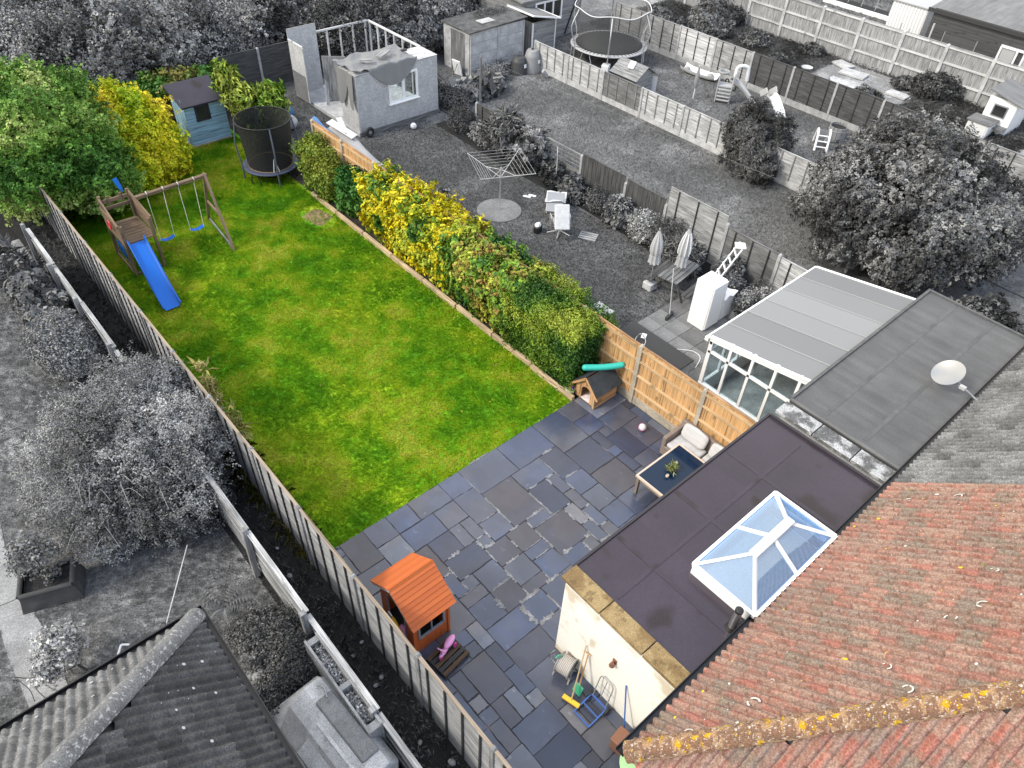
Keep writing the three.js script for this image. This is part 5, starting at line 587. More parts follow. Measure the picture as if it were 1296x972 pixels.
// lounger chairs
{
  const r = thing('swivel_recliner', 'white cushioned reclining chair on a star base', 'chair', [16.3, 0, -15.4], 2.5);
  for (let k = 0; k < 5; k++) { const a = k / 5 * 6.283; part(r, 'base_leg', rod([0, 0.12, 0], [Math.cos(a) * 0.42, 0.03, Math.sin(a) * 0.42], 0.02), M.alu); } part(r, 'column', rod([0, 0.08, 0], [0, 0.4, 0], 0.03), M.greymetal);
  part(r, 'seat', rbx(0.5, 0.1, 0.5, 0.04, 0, 0.45, 0, 0.1), M.greymetal); part(r, 'cushion', rbx(0.52, 0.12, 0.85, 0.05, 0, 0.82, -0.34, -0.95), M.cushiongrey); for (const x of [-0.33, 0.33]) part(r, 'arm', tube([[x, 0.42, -0.15], [x, 0.66, -0.1], [x, 0.66, 0.22], [x, 0.42, 0.2]], 0.014, 18, 6), M.alu); part(r, 'footrest', tube([[-0.2, 0.42, 0.25], [-0.2, 0.36, 0.62], [0.2, 0.36, 0.62], [0.2, 0.42, 0.25]], 0.014, 20, 6), M.alu);
  const l = thing('folding_lounger', 'folding lounger piled with crumpled white cushions', 'chair', [17.25, 0, -16.6], 2.3); part(l, 'seat', rbx(0.6, 0.06, 0.75, 0.02, 0, 0.38, 0), M.greymetal); part(l, 'back', rbx(0.6, 0.06, 0.7, 0.02, 0, 0.62, -0.55, -0.8), M.greymetal); part(l, 'cushion', surf((u, v) => [(u - 0.5) * 0.72, 0.45 + 0.38 * Math.max(0, 0.55 - v) + 0.16 * Math.sin(u * 3.14) * Math.sin(v * 3.14) + 0.13 * (n3(u * 5, v * 5, 1, 2) - 0.3), (v - 0.6) * 1.05], 22, 24), M.cushiongrey); for (const x of [-0.28, 0.28]) part(l, 'leg_frame', [rod([x, 0.37, -0.3], [x, 0, 0.3], 0.014), rod([x, 0.37, 0.3], [x, 0, -0.3], 0.014)], M.alu);
  for (const [x, z] of [[17.05, -17.9], [17.25, -17.83]]) { const f = obj('flip_flop', [ext([[-0.05, -0.14], [0.05, -0.14], [0.045, 0], [0.055, 0.1], [0, 0.15], [-0.055, 0.1], [-0.045, 0]], 0.02, 0.006).rotateX(-HP).translate(0, 0.016, 0), tube([[-0.05, 0.03, -0.01], [0, 0.06, 0.03], [0, 0.03, 0.1]], 0.008, 8, 5), tube([[0.05, 0.03, -0.01], [0, 0.06, 0.03]], 0.008, 8, 5)], M.white, 'white flip-flop lying on the dark lawn', 'shoe', 'pair of flip-flops'); f.position.set(x, 0, z); f.rotation.y = 0.5; }
  const b = thing('carry_bag', 'small dark bag with pale top beside the recliner', 'bag', [15.75, 0, -15.9], 0.4); part(b, 'body', rbx(0.34, 0.28, 0.24, 0.08, 0, 0.14, 0), M.black); part(b, 'top', sph(0.14, 0.08, 0.11, 0, 0.28, 0), M.whitematt); part(b, 'handle', tube([[-0.1, 0.26, 0.08], [0, 0.44, 0.08], [0.1, 0.26, 0.08]], 0.012, 12, 5), M.greymetal);
  const pl = thing('plank_stack', 'four short pale planks laid flat on the lawn', 'planks', [16.95, 0, -14.62], 0.5); for (let k = 0; k < 4; k++) part(pl, 'plank', bx(0.085, 0.03, 0.62, -0.2 + k * 0.125, 0.02, 0), M.greyfence);
}
// paved end of that garden
{
  const p = struct('neighbour_patio', rect(12.15, 19, -10.35, -4.6, 0), M.soil, 'grey paved terrace beside the conservatory'), r = mulberry(9), g = bx(0.585, 0.03, 0.585, 0, 0, 0), tints = [0.3, 0.36, 0.42].map((c) => mt(c, 0.85, 'path', 0.003));
  for (let i = 0; i < 11; i++) for (let j = 0; j < 6; j++) { const m = part(p, 'slab', g, tints[Math.floor(r() * 3)]); m.position.set(12.5 + i * 0.6, 0.012 + rr(0, 0.004, r), -10.05 + j * 0.6); m.rotation.z = (r() - 0.5) * 0.01; }
}
{
  const f = thing('tall_freezer', 'tall white freezer standing outside by the conservatory', 'freezer', [16.25, 0.03, -9.14]); part(f, 'body', rbx(0.66, 1.58, 0.6, 0.02, 0, 0.8, 0), M.freezer); part(f, 'door', rbx(0.64, 1.5, 0.04, 0.015, 0, 0.82, 0.325), M.freezer); part(f, 'handle', rbx(0.03, 0.4, 0.04, 0.01, 0.27, 1.0, 0.36), M.plasticpale); part(f, 'foot', [bx(0.05, 0.02, 0.05, -0.28, 0.005, 0.25), bx(0.05, 0.02, 0.05, 0.28, 0.005, 0.25)], M.black); part(f, 'loose_sheet', rbx(0.4, 0.02, 0.3, 0.01, -0.05, 1.605, 0.05, 0, 0.2, 0), M.whitematt);
  const c = thing('small_cabinet', 'small white appliance tucked behind the tall freezer', 'cabinet', [16.98, 0.03, -9.1]); part(c, 'body', rbx(0.5, 0.82, 0.5, 0.02, 0, 0.42, 0), M.freezer); part(c, 'door', rbx(0.03, 0.72, 0.45, 0.01, -0.26, 0.44, 0), M.plasticpale); part(c, 'sheet', surf((u, v) => [(u - 0.5) * 0.6, 0.86 + 0.05 * Math.sin(u * 9 + v * 5), (v - 0.5) * 0.6], 12, 12), M.whitematt);
  const l = thing('step_ladder', 'white aluminium step ladder leaning above the freezer', 'ladder', [0, 0, 0]), A = [[16.95, 0.03, -9.75], [17.25, 0.03, -10.05]], Bt = [[17.55, 2.05, -9.2], [17.85, 2.05, -9.5]]; for (let k = 0; k < 2; k++) part(l, 'stile', bar(A[k], Bt[k], 0.06, 0.035), M.white); for (let k = 1; k < 8; k++) { const t = k / 8, q = (i) => vv(A[i]).lerp(vv(Bt[i]), t); part(l, 'tread', bar(q(0), q(1), 0.1, 0.03), M.white); } part(l, 'top_platform', bx(0.3, 0.03, 0.3, 17.68, 2.06, -9.36, 0, 0.75, 0), M.white);
  const t = thing('picnic_table', 'dark weathered picnic table with slatted top', 'picnic table', [16.95, 0.0, -10.75], 0.15); for (let k = 0; k < 5; k++) part(t, 'top_slat', bx(1.4, 0.035, 0.12, 0, 0.72, -0.28 + k * 0.14), M.midfence); for (const z of [-0.66, 0.66]) for (let k = 0; k < 2; k++) part(t, 'bench_slat', bx(1.4, 0.035, 0.11, 0, 0.42, z + (k - 0.5) * 0.125), M.darkfence); for (const x of [-0.5, 0.5]) { for (const s of [-1, 1]) part(t, 'leg', bar([x, 0, s * 0.55], [x, 0.7, s * 0.2], 0.09, 0.04), M.darkfence); part(t, 'cross_beam', bx(0.04, 0.09, 1.5, x + 0.04, 0.37, 0), M.darkfence); }
  function parasol(label, pos, H, m, lean, stripes) { const p = thing('closed_parasol', label, 'parasol', pos, 0, 'closed parasols by the picnic table'); p.rotation.z = lean; part(p, 'pole', rod([0, 0, 0], [0, H, 0], 0.022), M.greymetal); part(p, 'canopy', surf((u, v) => { const a = u * 6.2832, prof = 0.03 + 0.13 * Math.sin(Math.min(1, v * 1.15) * 2.4) + (v > 0.75 ? 0.05 * (v - 0.75) * 4 : 0) - (Math.abs(v - 0.72) < 0.05 ? 0.02 : 0), q = prof * (1 + 0.22 * Math.cos(a * 8)); return [Math.cos(a) * q, H - 0.02 - v * (H * 0.58), Math.sin(a) * q]; }, 48, 18), m); part(p, 'finial', sph(0.03, 0.05, 0.03, 0, H + 0.03, 0, 8), M.greymetal); return p; }
  const p1 = parasol('closed pale parasol standing in a white block', [16.35, 0.2, -11.3], 1.95, M.parasol, 0.03); part(p1, 'base_block', rbx(0.34, 0.26, 0.34, 0.03, 0, -0.07, 0), M.concpale);
  const p2 = parasol('closed striped parasol leaning through the picnic table', [16.9, 0.05, -10.72], 2.2, M.plastic, -0.03); for (let k = 0; k < 8; k++) part(p2, 'stripe', tube([0.1, 0.3, 0.5, 0.68].map((v) => { const a = (k + 0.0) / 8 * 6.283, q = (0.03 + 0.13 * Math.sin(v * 1.15 * 2.4)) * 1.22; return [Math.cos(a) * q, 2.18 - v * 2.2 * 0.58, Math.sin(a) * q]; }), 0.014, 10, 5), M.white);
  const b = thing('outdoor_broom', 'dark headed broom leaning on the picnic table', 'broom', [15.65, 0.03, -9.9]); part(b, 'head', rbx(0.4, 0.06, 0.09, 0.01, 0, 0.1, 0, 0, 0.2, 0), M.dark); part(b, 'bristles', bx(0.38, 0.07, 0.07, 0, 0.04, 0, 0, 0.2, 0), M.dark); part(b, 'shaft', rod([0, 0.1, 0], [0.62, 1.2, -0.62], 0.014), M.palefence);
  const ch = thing('storage_chest', 'dark topped storage counter behind the golden fence', 'storage chest', [13.35, 0.0, -8.75]); part(ch, 'body', bx(0.85, 0.82, 2.05, 0, 0.42, 0), M.concpale); part(ch, 'top', rbx(0.95, 0.05, 2.15, 0.015, 0, 0.86, 0), M.dark); for (const z of [-0.5, 0.5]) part(ch, 'door', bx(0.02, 0.72, 0.9, -0.43, 0.42, z), M.plasticpale);
  const fr = thing('metal_stand', 'folded chrome stand lying on the dark counter', 'stand', [13.3, 0.886, -9.1], 0.5); part(fr, 'loop', tube([[-0.3, 0.02, -0.12], [0.05, 0.03, -0.16], [0.1, 0.16, -0.05], [0.05, 0.03, 0.1], [-0.3, 0.02, 0.12]], 0.014, 24, 6), M.alu); part(fr, 'plate', rbx(0.22, 0.02, 0.14, 0.01, 0.22, 0.012, 0.02), M.white); part(fr, 'clamp', rbx(0.08, 0.1, 0.08, 0.02, -0.28, 0.05, 0), M.black);
  obj('cable', tube([G(826, 425, 0.04), G(836, 432, 0.04), G(848, 440, 0.04), G(878, 445, 0.045), G(886, 452, 0.045), G(880, 466, 0.045)], 0.012, 40, 5), M.whitematt, 'thin white cable curling over the grey paving', 'cable');
  const w = thing('wheelie_bin', 'pale lidded square bin standing by the hedge end', 'bin', [13.35, 0, -10.75]); part(w, 'body', new THREE.CylinderGeometry(0.42, 0.34, 0.85, 4).rotateY(Math.PI / 4).translate(0, 0.43, 0), M.bin); part(w, 'lid', rbx(0.62, 0.06, 0.62, 0.02, 0, 0.89, 0), M.concpale); part(w, 'handle', bx(0.5, 0.03, 0.05, 0, 0.9, -0.33), M.dark);
  const pots = [[17.5, -8.55, 0.55], [18.3, -8.3, 0.4], [17.9, -9.4, 0.4]]; pots.forEach(([x, z, s], i) => { const p = thing('planter', ['long grey trough planter beside the small white appliance', 'round pot plant next to the conservatory gutter', 'potted leafy shrub under the step ladder'][i], 'planter', [x, 0.03, z]); if (i === 0) part(p, 'trough', [bx(0.9, 0.03, 0.3, 0, 0.03, 0), bx(0.9, 0.3, 0.03, 0, 0.16, 0.15, -0.15), bx(0.9, 0.3, 0.03, 0, 0.16, -0.15, 0.15), bx(0.03, 0.28, 0.28, 0.44, 0.16, 0), bx(0.03, 0.28, 0.28, -0.44, 0.16, 0)], M.plastic); else part(p, 'pot', lathe([[0.001, 0], [0.14, 0], [0.2, 0.3], [0.17, 0.3], [0.001, 0.25]], 0, 0, 0), M.pot); foliage(p, 'leaves', [[0, 0.3 + s * 0.5, 0, i ? s * 0.7 : 0.42, s * 0.6, i ? s * 0.7 : 0.16]], 160 + 200 * s, LG.small, grey(0.06, 0.12, 0.2), { seed: 60 + i, size: 1.3, floor: 0.25, rough: 0.5 }); });
}
// border planting in that garden
const gl = grey(0.03, 0.06, 0.1), gm = grey(0.05, 0.09, 0.15), gp_ = grey(0.08, 0.14, 0.22);
struct('flower_border', poly([[18.0, -24.8], [19.0, -24.8], [19.0, -10.4], [17.9, -10.4], [18.1, -16], [17.9, -20]], 0.003), M.soil, 'dark soil border below the mixed fence');
const sh = (name, label, blobs, n, g, cols, seed, o = {}) => plant(name, label, o.cat || 'shrub', blobs, n, g, cols, { stem: 'stems', r0: 0.04, seed, rough: 0.45, ...o });
sh('clipped_bush', 'dark rounded bush at the far end of the flower border', [[18.6, 0.4, -23.7, 0.55, 0.5, 0.6]], 1400, LG.small, grey(0.035, 0.06, 0.1), 21, { rough: 0.15 });
sh('leafy_bush', 'small mixed leafy bush between the clipped bush and spiky plant', [[18.6, 0.35, -22.3, 0.45, 0.45, 0.5], [18.4, 0.25, -21.7, 0.3, 0.3, 0.3]], 800, LG.broad, gm, 22);
sh('cordyline', 'spiky narrow leaved plant beside the pale hydrangea', [[18.55, 0.9, -20.8, 0.5, 0.75, 0.55], [18.6, 1.4, -20.9, 0.3, 0.4, 0.35]], 420, LG.spike, grey(0.05, 0.1, 0.18), 23, { size: 2.6, cat: 'plant', shell: 0.9 });
{ const t = sh('hydrangea', 'large hydrangea with pale round flower heads', [[18.6, 0.8, -19.5, 0.7, 0.75, 0.75]], 700, LG.broad, gl, 24), r = mulberry(24), b = t.position; for (let k = 0; k < 46; k++) { const a = r() * 6.283, e = rr(-0.2, 1.4, r), q = rr(0.85, 1.05, r), x = Math.cos(a) * Math.cos(e) * 0.72 * q, y = 0.8 + Math.sin(e) * 0.75 * q, z = Math.sin(a) * Math.cos(e) * 0.78 * q, fl = foliage(t, 'flower_head', [[x, y, z, 0.085, 0.075, 0.085]], 34, LG.hydr, grey(0.15, 0.22, 0.3), { seed: 300 + k, size: 0.5, shell: 0.2, rough: 0.1, jit: 0.2 }); } }
[[18.5, -18.1, 0.4, 'low shrub below the trellis panel', LG.broad, gl], [18.4, -16.9, 0.42, 'leafy shrub at the first concrete post past the trellis', LG.broad, gm], [18.5, -15.8, 0.4, 'bushy plant under the vertical slat fence', LG.small, gm], [18.4, -14.7, 0.48, 'pale flowering shrub under the stepped dark fence', LG.broad, gp_], [18.35, -13.5, 0.52, 'loose pale shrub where the dark slats meet the tall panel', LG.small, gp_], [18.4, -12.4, 0.62, 'tall straggly shrub against the tall lap panel', LG.small, gm], [18.1, -11.5, 0.5, 'grassy shrub behind the closed parasols', LG.spike, gm], [18.5, -9.9, 0.45, 'leafy bush behind the step ladder', LG.broad, gl], [18.5, -8.7, 0.35, 'small bush at the pale end of the mixed fence', LG.small, gm]].forEach(([x, z, s, l, g, c], i) => sh('border_shrub', l, [[x, s * 0.9, z, s * 0.85, s, s * 0.95], [x - 0.15, s * 0.6, z + 0.3, s * 0.6, s * 0.6, s * 0.6]], 620, g, c, 30 + i, { size: g === LG.spike ? 1.8 : 1.1, group: 'shrubs in the flower border' }));
sh('tall_weed', 'tall pale leafy weed behind the golden hedge', [[13.0, 0.7, -18.2, 0.4, 0.7, 0.4], [13.2, 1.2, -17.9, 0.25, 0.4, 0.25], [12.9, 0.5, -19.2, 0.4, 0.5, 0.5]], 620, LG.broad, gp_, 41, { cat: 'weed' });
sh('bramble', 'ragged grey undergrowth along the back of the hedge', [[12.8, 0.5, -15.2, 0.35, 0.45, 1.2], [12.8, 0.5, -12.6, 0.35, 0.5, 1.2]], 1300, LG.small, gm, 42, { cat: 'bramble', size: 1.3 });
{ const p = thing('rose_arch', 'thin bent bamboo cane standing in the border by the trellis', 'cane', [18.3, 0, -17.75]); part(p, 'cane', tube([[0, 0, 0], [0.02, 0.7, 0.02], [0.12, 1.3, -0.1], [0.3, 1.45, -0.3]], 0.016, 20, 5), M.palefence); part(p, 'tie', ring(0.03, 0.008, 0.02, 0.7, 0.02, 10), M.dark); }
// ================================================================ plain lawn garden: concrete shed, compost bins
{
  const s = thing('concrete_shed', 'old concrete panel shed with mossy sloping roof and plank door', 'shed', [24.0, 0, -28.8]), w = 3.3, d = 1.95, h = 2.0;
  for (let j = 0; j < 4; j++) for (let i = 0; i < 2; i++) part(s, 'wall_panel', rbx(w / 2 - 0.07, h / 4 - 0.012, 0.05, 0.008, (i - 0.5) * w / 2, (j + 0.5) * h / 4, d / 2), M.conc); for (const x of [-w / 2 + 0.04, 0, w / 2 - 0.04]) part(s, 'pier', bx(0.09, h, 0.08, x, h / 2, d / 2 + 0.01), M.concpost);
  part(s, 'end_wall', [bx(0.06, h, 0.55, -w / 2, h / 2, -d / 2 + 0.25), bx(0.06, h, 0.3, -w / 2, h / 2, d / 2 - 0.2), bx(0.06, 0.14, d, -w / 2 - 0.003, h - 0.07, 0)], M.conc); part(s, 'end_wall', bx(0.06, h, d, w / 2, h / 2, 0), M.conc); part(s, 'back_wall', bx(w, h, 0.06, 0, h / 2, -d / 2), M.conc);
  for (let k = 0; k < 6; k++) part(s, 'door_plank', bx(0.03, 1.8, 0.172, -w / 2 + 0.01, 0.94, -0.38 + k * 0.18), M.midfence); part(s, 'roof', bx(w + 0.24, 0.05, d + 0.24, 0, h + 0.07, 0, 0.0, 0, 0.03), M.shedfelt); part(s, 'roof_patch', rbx(0.8, 0.03, 0.5, 0.01, -0.2, h + 0.11, 0.3), M.conc);
  foliage(s, 'roof_moss', [[0.6, h + 0.13, -0.4, 1.0, 0.06, 0.5]], 260, LG.small, gl, { seed: 43, size: 0.9, floor: h });
  const b = thing('white_board', 'white appliance door propped against the plank door', 'board', [21.98, 0, -28.35], 0.15); part(b, 'panel', rbx(0.06, 0.75, 0.5, 0.02, 0, 0.38, 0, 0, 0, 0.25), M.white); part(b, 'cable', tube([[-0.1, 0.6, 0.1], [-0.14, 0.3, 0], [-0.2, 0.05, -0.1]], 0.012, 12, 5), M.black);
  obj('white_dish', lathe([[0.001, 0.02], [0.16, 0.03], [0.26, 0.12], [0.27, 0.12], [0.18, 0.0], [0.001, 0]], 21.5, 0, -27.3), M.concpale, 'shallow pale basin lying on the grass near the concrete shed', 'basin');
  const bins = (pos, R, H, m, l) => { const c = thing('compost_bin', l, 'compost bin', pos, 0, 'compost bins'); part(c, 'body', lathe([[R, 0], [R * 0.97, H * 0.35], [R * 0.9, H * 0.36], [R * 0.84, H * 0.75], [R * 0.8, H * 0.76], [R * 0.7, H * 0.95], [R * 0.5, H]], 0, 0, 0), m); part(c, 'lid', lathe([[0.001, H + 0.06], [R * 0.55, H + 0.05], [R * 0.66, H - 0.02], [R * 0.62, H - 0.05]], 0, 0, 0), m); part(c, 'knob', cyl(0.06, 0.07, 0.05, 0, H + 0.08, 0), M.dark); part(c, 'label_plate', bx(0.16, 0.16, 0.01, R * 0.2, H * 0.55, R * 0.9, -0.15, 0.2, 0), M.whitematt); };
  bins([24.62, 0, -26.95], 0.42, 0.72, M.bin, 'dark round compost bin with small white plate'); bins([25.3, 0, -26.75], 0.44, 0.95, M.plasticmid, 'taller grey lidded compost bin at the low fence corner');
  obj('line_post', rod([20.3, 0, -24.6], [20.4, 2.3, -24.7], 0.045, 0.04), M.midfence, 'tall dark clothes line post beside the large leaved plants', 'post');
  obj('garden_log', rbx(0.2, 0.5, 0.14, 0.06, 25.2, 0.2, -25.7, 0, 0, 0.7), M.conc, 'short pale stump leaning by the compost bins', 'log');
}
sh('rhubarb', 'low large leaved plants in front of the concrete shed', [[21.2, 0.22, -26.1, 0.9, 0.25, 0.55], [22.0, 0.25, -26.0, 0.5, 0.25, 0.4]], 190, LG.broad, gp_, 44, { cat: 'plant', size: 3.4 });
sh('weedy_bush', 'tangled low bush between outbuilding and line post', [[19.7, 0.35, -25.8, 0.6, 0.45, 1.0], [19.6, 0.4, -27.4, 0.5, 0.5, 0.9]], 1500, LG.small, gl, 45, { size: 1.3 });
sh('weedy_bush', 'scruffy growth along the foot of the concrete shed', [[23.6, 0.25, -27.4, 1.2, 0.3, 0.35], [22.9, 0.2, -26.8, 0.8, 0.25, 0.4]], 1100, LG.small, gm, 46, { size: 1.3 });
{ // clothes lines stretched over that lawn
  obj('washing_line', rod([20.4, 2.25, -24.7], [22.6, 2.0, -6], 0.003, 0.003, 4), M.plasticmid, 'thin washing line stretched over the plain lawn', 'line');
}
// ================================================================ garden with toys
{
  const s = thing('lean_to_shed', 'small grey clad shed with white edged pitched roof', 'shed', [26.9, 0, -28.5]); part(s, 'wall', [bx(1.5, 1.75, 0.04, 0, 0.88, 0.75), bx(0.04, 1.75, 1.5, -0.75, 0.88, 0), bx(0.04, 1.75, 1.5, 0.75, 0.88, 0), bx(1.5, 1.75, 0.04, 0, 0.88, -0.75)], M.siding); for (let k = 0; k < 11; k++) part(s, 'cladding_board', bx(1.52, 0.15, 0.016, 0, 0.1 + k * 0.155, 0.78, -0.06), M.siding); part(s, 'roof', bx(1.85, 0.04, 1.9, 0, 1.95, 0, 0, 0, -0.22), M.houseroof); part(s, 'roof_trim', [bar([-0.92, 2.16, 0.96], [0.92, 1.75, 0.96], 0.06), bar([0.92, 1.75, 0.96], [0.92, 1.75, -0.96], 0.06), bar([-0.92, 2.16, 0.96], [-0.92, 2.16, -0.96], 0.06)], M.white); part(s, 'corner_trim', [bx(0.06, 1.75, 0.06, 0.76, 0.88, 0.78), bx(0.06, 1.75, 0.06, -0.76, 0.88, 0.78)], M.white);
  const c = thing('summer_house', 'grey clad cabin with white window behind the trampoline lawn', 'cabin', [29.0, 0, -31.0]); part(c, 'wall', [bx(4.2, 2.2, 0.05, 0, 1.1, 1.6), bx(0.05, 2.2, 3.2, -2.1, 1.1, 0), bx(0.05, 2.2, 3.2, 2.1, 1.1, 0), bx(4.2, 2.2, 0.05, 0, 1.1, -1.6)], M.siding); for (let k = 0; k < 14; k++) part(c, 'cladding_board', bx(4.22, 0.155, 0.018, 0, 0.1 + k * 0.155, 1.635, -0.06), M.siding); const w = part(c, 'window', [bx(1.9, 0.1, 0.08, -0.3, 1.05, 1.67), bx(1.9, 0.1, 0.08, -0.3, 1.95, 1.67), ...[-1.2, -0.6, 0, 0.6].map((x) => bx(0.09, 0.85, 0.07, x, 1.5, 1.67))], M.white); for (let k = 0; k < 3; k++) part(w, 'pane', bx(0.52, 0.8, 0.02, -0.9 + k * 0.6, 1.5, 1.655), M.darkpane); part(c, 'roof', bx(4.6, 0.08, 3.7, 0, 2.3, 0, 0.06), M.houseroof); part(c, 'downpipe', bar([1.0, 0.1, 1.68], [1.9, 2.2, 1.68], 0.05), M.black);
  trampoline('large_trampoline', 'large round trampoline with pale poles and dark net', [29.4, 0, -25.6], 1.85, 0.78, 1.75, 6, { turn: 0.3, flare: 1.12, frame: M.alu, mat: 0.9, pad: M.plastic, springs: 56, pole: M.alu, top: M.plasticpale, net: M.netpale, sag: 0.06 });
  const st = thing('white_stool', 'small white plastic step stool by the large trampoline', 'stool', [28.0, 0, -24.4], 0.5); part(st, 'top', rbx(0.42, 0.05, 0.36, 0.015, 0, 0.4, 0), M.white); for (const x of [-1, 1]) part(st, 'side', rbx(0.04, 0.4, 0.34, 0.01, x * 0.19, 0.2, 0), M.white); part(st, 'front', rbx(0.36, 0.2, 0.03, 0.01, 0, 0.28, 0.17), M.white);
  const h = thing('play_hut', 'little wooden hut with shingled pitched roof behind the low fence', 'hut', [27.35, 0, -22.1], 0.0), hw = 1.15, hd = 1.35; part(h, 'wall', [bx(hw, 0.95, 0.03, 0, 0.48, hd / 2), bx(hw, 0.95, 0.03, 0, 0.48, -hd / 2), bx(0.03, 0.95, hd, -hw / 2, 0.48, 0)], M.siding); part(h, 'wall', [bx(0.03, 0.95, 0.4, hw / 2, 0.48, -0.47), bx(0.03, 0.95, 0.35, hw / 2, 0.48, 0.5)], M.siding); part(h, 'gable', [ext([[-hw / 2, 0.95], [hw / 2, 0.95], [0, 1.32]], 0.03).translate(0, 0, hd / 2), ext([[-hw / 2, 0.95], [hw / 2, 0.95], [0, 1.32]], 0.03).translate(0, 0, -hd / 2)], M.midfence); for (let k = 0; k < 7; k++) part(h, 'gable_board', bx(hw * (1 - k / 8), 0.05, 0.02, 0, 0.97 + k * 0.05, hd / 2 + 0.025), M.siding);
  for (const s2 of [-1, 1]) for (let k = 0; k < 5; k++) { const t = (k + 0.5) / 5; part(h, 'roof_course', bx(0.172, 0.02, hd + 0.3, s2 * 0.75 * t, 1.4 - 0.5 * t, 0, 0, 0, -s2 * (Math.atan2(0.5, 0.75) - 0.06)), M.planks); } part(h, 'white_bundle', rbx(0.4, 0.12, 0.3, 0.05, -0.25, 1.32, 0.05, 0, 0.3, 0.55), M.white); part(h, 'door', bx(0.02, 0.7, 0.3, hw / 2 + 0.2, 0.4, 0.62, 0, 0.6, 0), M.plasticpale);
  // toy tower with slide
  const t = thing('toy_slide_tower', 'grey plastic toy tower with curved slide', 'toy slide', [30.1, 0, -18.9], -1.05); part(t, 'tower', [rbx(0.06, 1.25, 0.5, 0.02, -0.33, 0.62, 0), rbx(0.06, 1.25, 0.5, 0.02, 0.3, 0.62, 0), bx(0.6, 0.05, 0.5, 0, 0.75, 0)], M.plastic); for (let k = 0; k < 4; k++) part(t, 'step', rbx(0.58, 0.06, 0.1, 0.02, 0, 0.14 + k * 0.16, 0.26), M.plastic); part(t, 'round_top', lathe([[0.24, 1.25], [0.26, 1.3], [0.25, 1.36], [0.18, 1.36], [0.17, 1.25]], -0.2, 0, 0.0), M.plasticmid); part(t, 'arch', tube([[0.3, 1.1, -0.2], [0.35, 1.5, -0.3], [0.75, 1.5, -0.45], [0.85, 0.9, -0.5]], 0.08, 20, 8), M.plasticpale); part(t, 'slide', surf((u, v) => [0.36 + v * 1.35, 0.82 - 0.78 * sst(0, 1, v) + 0.18 * Math.abs(u * 2 - 1) ** 4 + 0.02, 0.05 + (u - 0.5) * 0.42 + 0.3 * v], 8, 16), M.plastic);
  const t2 = thing('white_slide', 'white plastic slide with swept sides behind the round dark bush', 'toy slide', [29.8, 0, -16.0], -1.9); part(t2, 'slide', surf((u, v) => [v * 1.7 - 0.6, 1.0 - 0.94 * sst(0, 1, v) + 0.22 * Math.abs(u * 2 - 1) ** 4 + 0.02, (u - 0.5) * 0.5], 8, 18), M.white); for (const z of [-0.25, 0.25]) part(t2, 'wing', rbx(0.5, 0.26, 0.06, 0.03, -0.72, 1.2, z, 0, 0, 0.7), M.plastic); part(t2, 'ladder', [rod([-0.6, 1.0, -0.2], [-1.0, 0, -0.22], 0.05), rod([-0.6, 1.0, 0.2], [-1.0, 0, 0.22], 0.05), rod([-0.75, 0.65, -0.2], [-0.75, 0.65, 0.2], 0.035), rod([-0.88, 0.32, -0.2], [-0.88, 0.32, 0.2], 0.035)], M.plastic);
  const c3 = thing('toy_climber', 'small white plastic climber with rungs beside the big tree', 'toy climber', [29.7, 0, -13.5], 0.6); for (const z of [-0.24, 0.24]) part(c3, 'side', tube([[-0.45, 0, z], [-0.15, 0.6, z], [0.1, 0.72, z], [0.35, 0.4, z], [0.5, 0.0, z]], 0.05, 24, 7), M.white); for (let k = 0; k < 3; k++) part(c3, 'rung', rod([-0.38 + k * 0.1, 0.15 + k * 0.2, -0.24], [-0.38 + k * 0.1, 0.15 + k * 0.2, 0.24], 0.03), M.white); part(c3, 'slide', surf((u, v) => [0.1 + v * 0.5, 0.66 * (1 - v) + 0.05, (u - 0.5) * 0.4], 3, 6), M.white);
  const pu = thing('small_parasol', 'short closed parasol stuck in the toy lawn', 'parasol', [29.2, 0, -19.9]); part(pu, 'pole', rod([0, 0, 0], [0, 1.5, 0], 0.02), M.white); part(pu, 'canopy', lathe([[0.02, 1.48], [0.09, 1.1], [0.11, 0.75], [0.05, 0.5], [0.03, 0.5]], 0, 0, 0, 12), M.plasticmid);
  const bt = thing('paddling_boat', 'pale plastic sand tray along the panel fence foot', 'sand tray', [31.5, 0, -21.4], HP + 0.1); part(bt, 'tray', surf((u, v) => [(v - 0.5) * 1.9, 0.24 * Math.abs(u * 2 - 1) ** 3 + 0.03 + 0.1 * Math.abs(v * 2 - 1) ** 4, (u - 0.5) * 0.6], 10, 14), M.plasticpale); part(bt, 'bundle', [sph(0.16, 0.12, 0.14, -0.6, 0.2, 0.05), sph(0.14, 0.1, 0.14, 0.7, 0.2, 0)], M.plasticmid);
  const bike = thing('toy_bike', 'small dark balance bike against the panel fence', 'toy bike', [31.6, 0, -19.6], 1.2); for (const x of [-0.3, 0.3]) part(bike, 'wheel', new THREE.TorusGeometry(0.15, 0.03, 8, 20).translate(x, 0.18, 0), M.rubber); part(bike, 'frame', [rod([-0.3, 0.18, 0], [0.0, 0.4, 0], 0.02), rod([0, 0.4, 0], [0.26, 0.45, 0], 0.02), rod([0.3, 0.18, 0], [0.24, 0.58, 0], 0.02), rod([0.24, 0.58, -0.15], [0.24, 0.58, 0.15], 0.015)], M.plastic); part(bike, 'saddle', sph(0.1, 0.03, 0.06, -0.02, 0.45, 0, 10), M.dark);
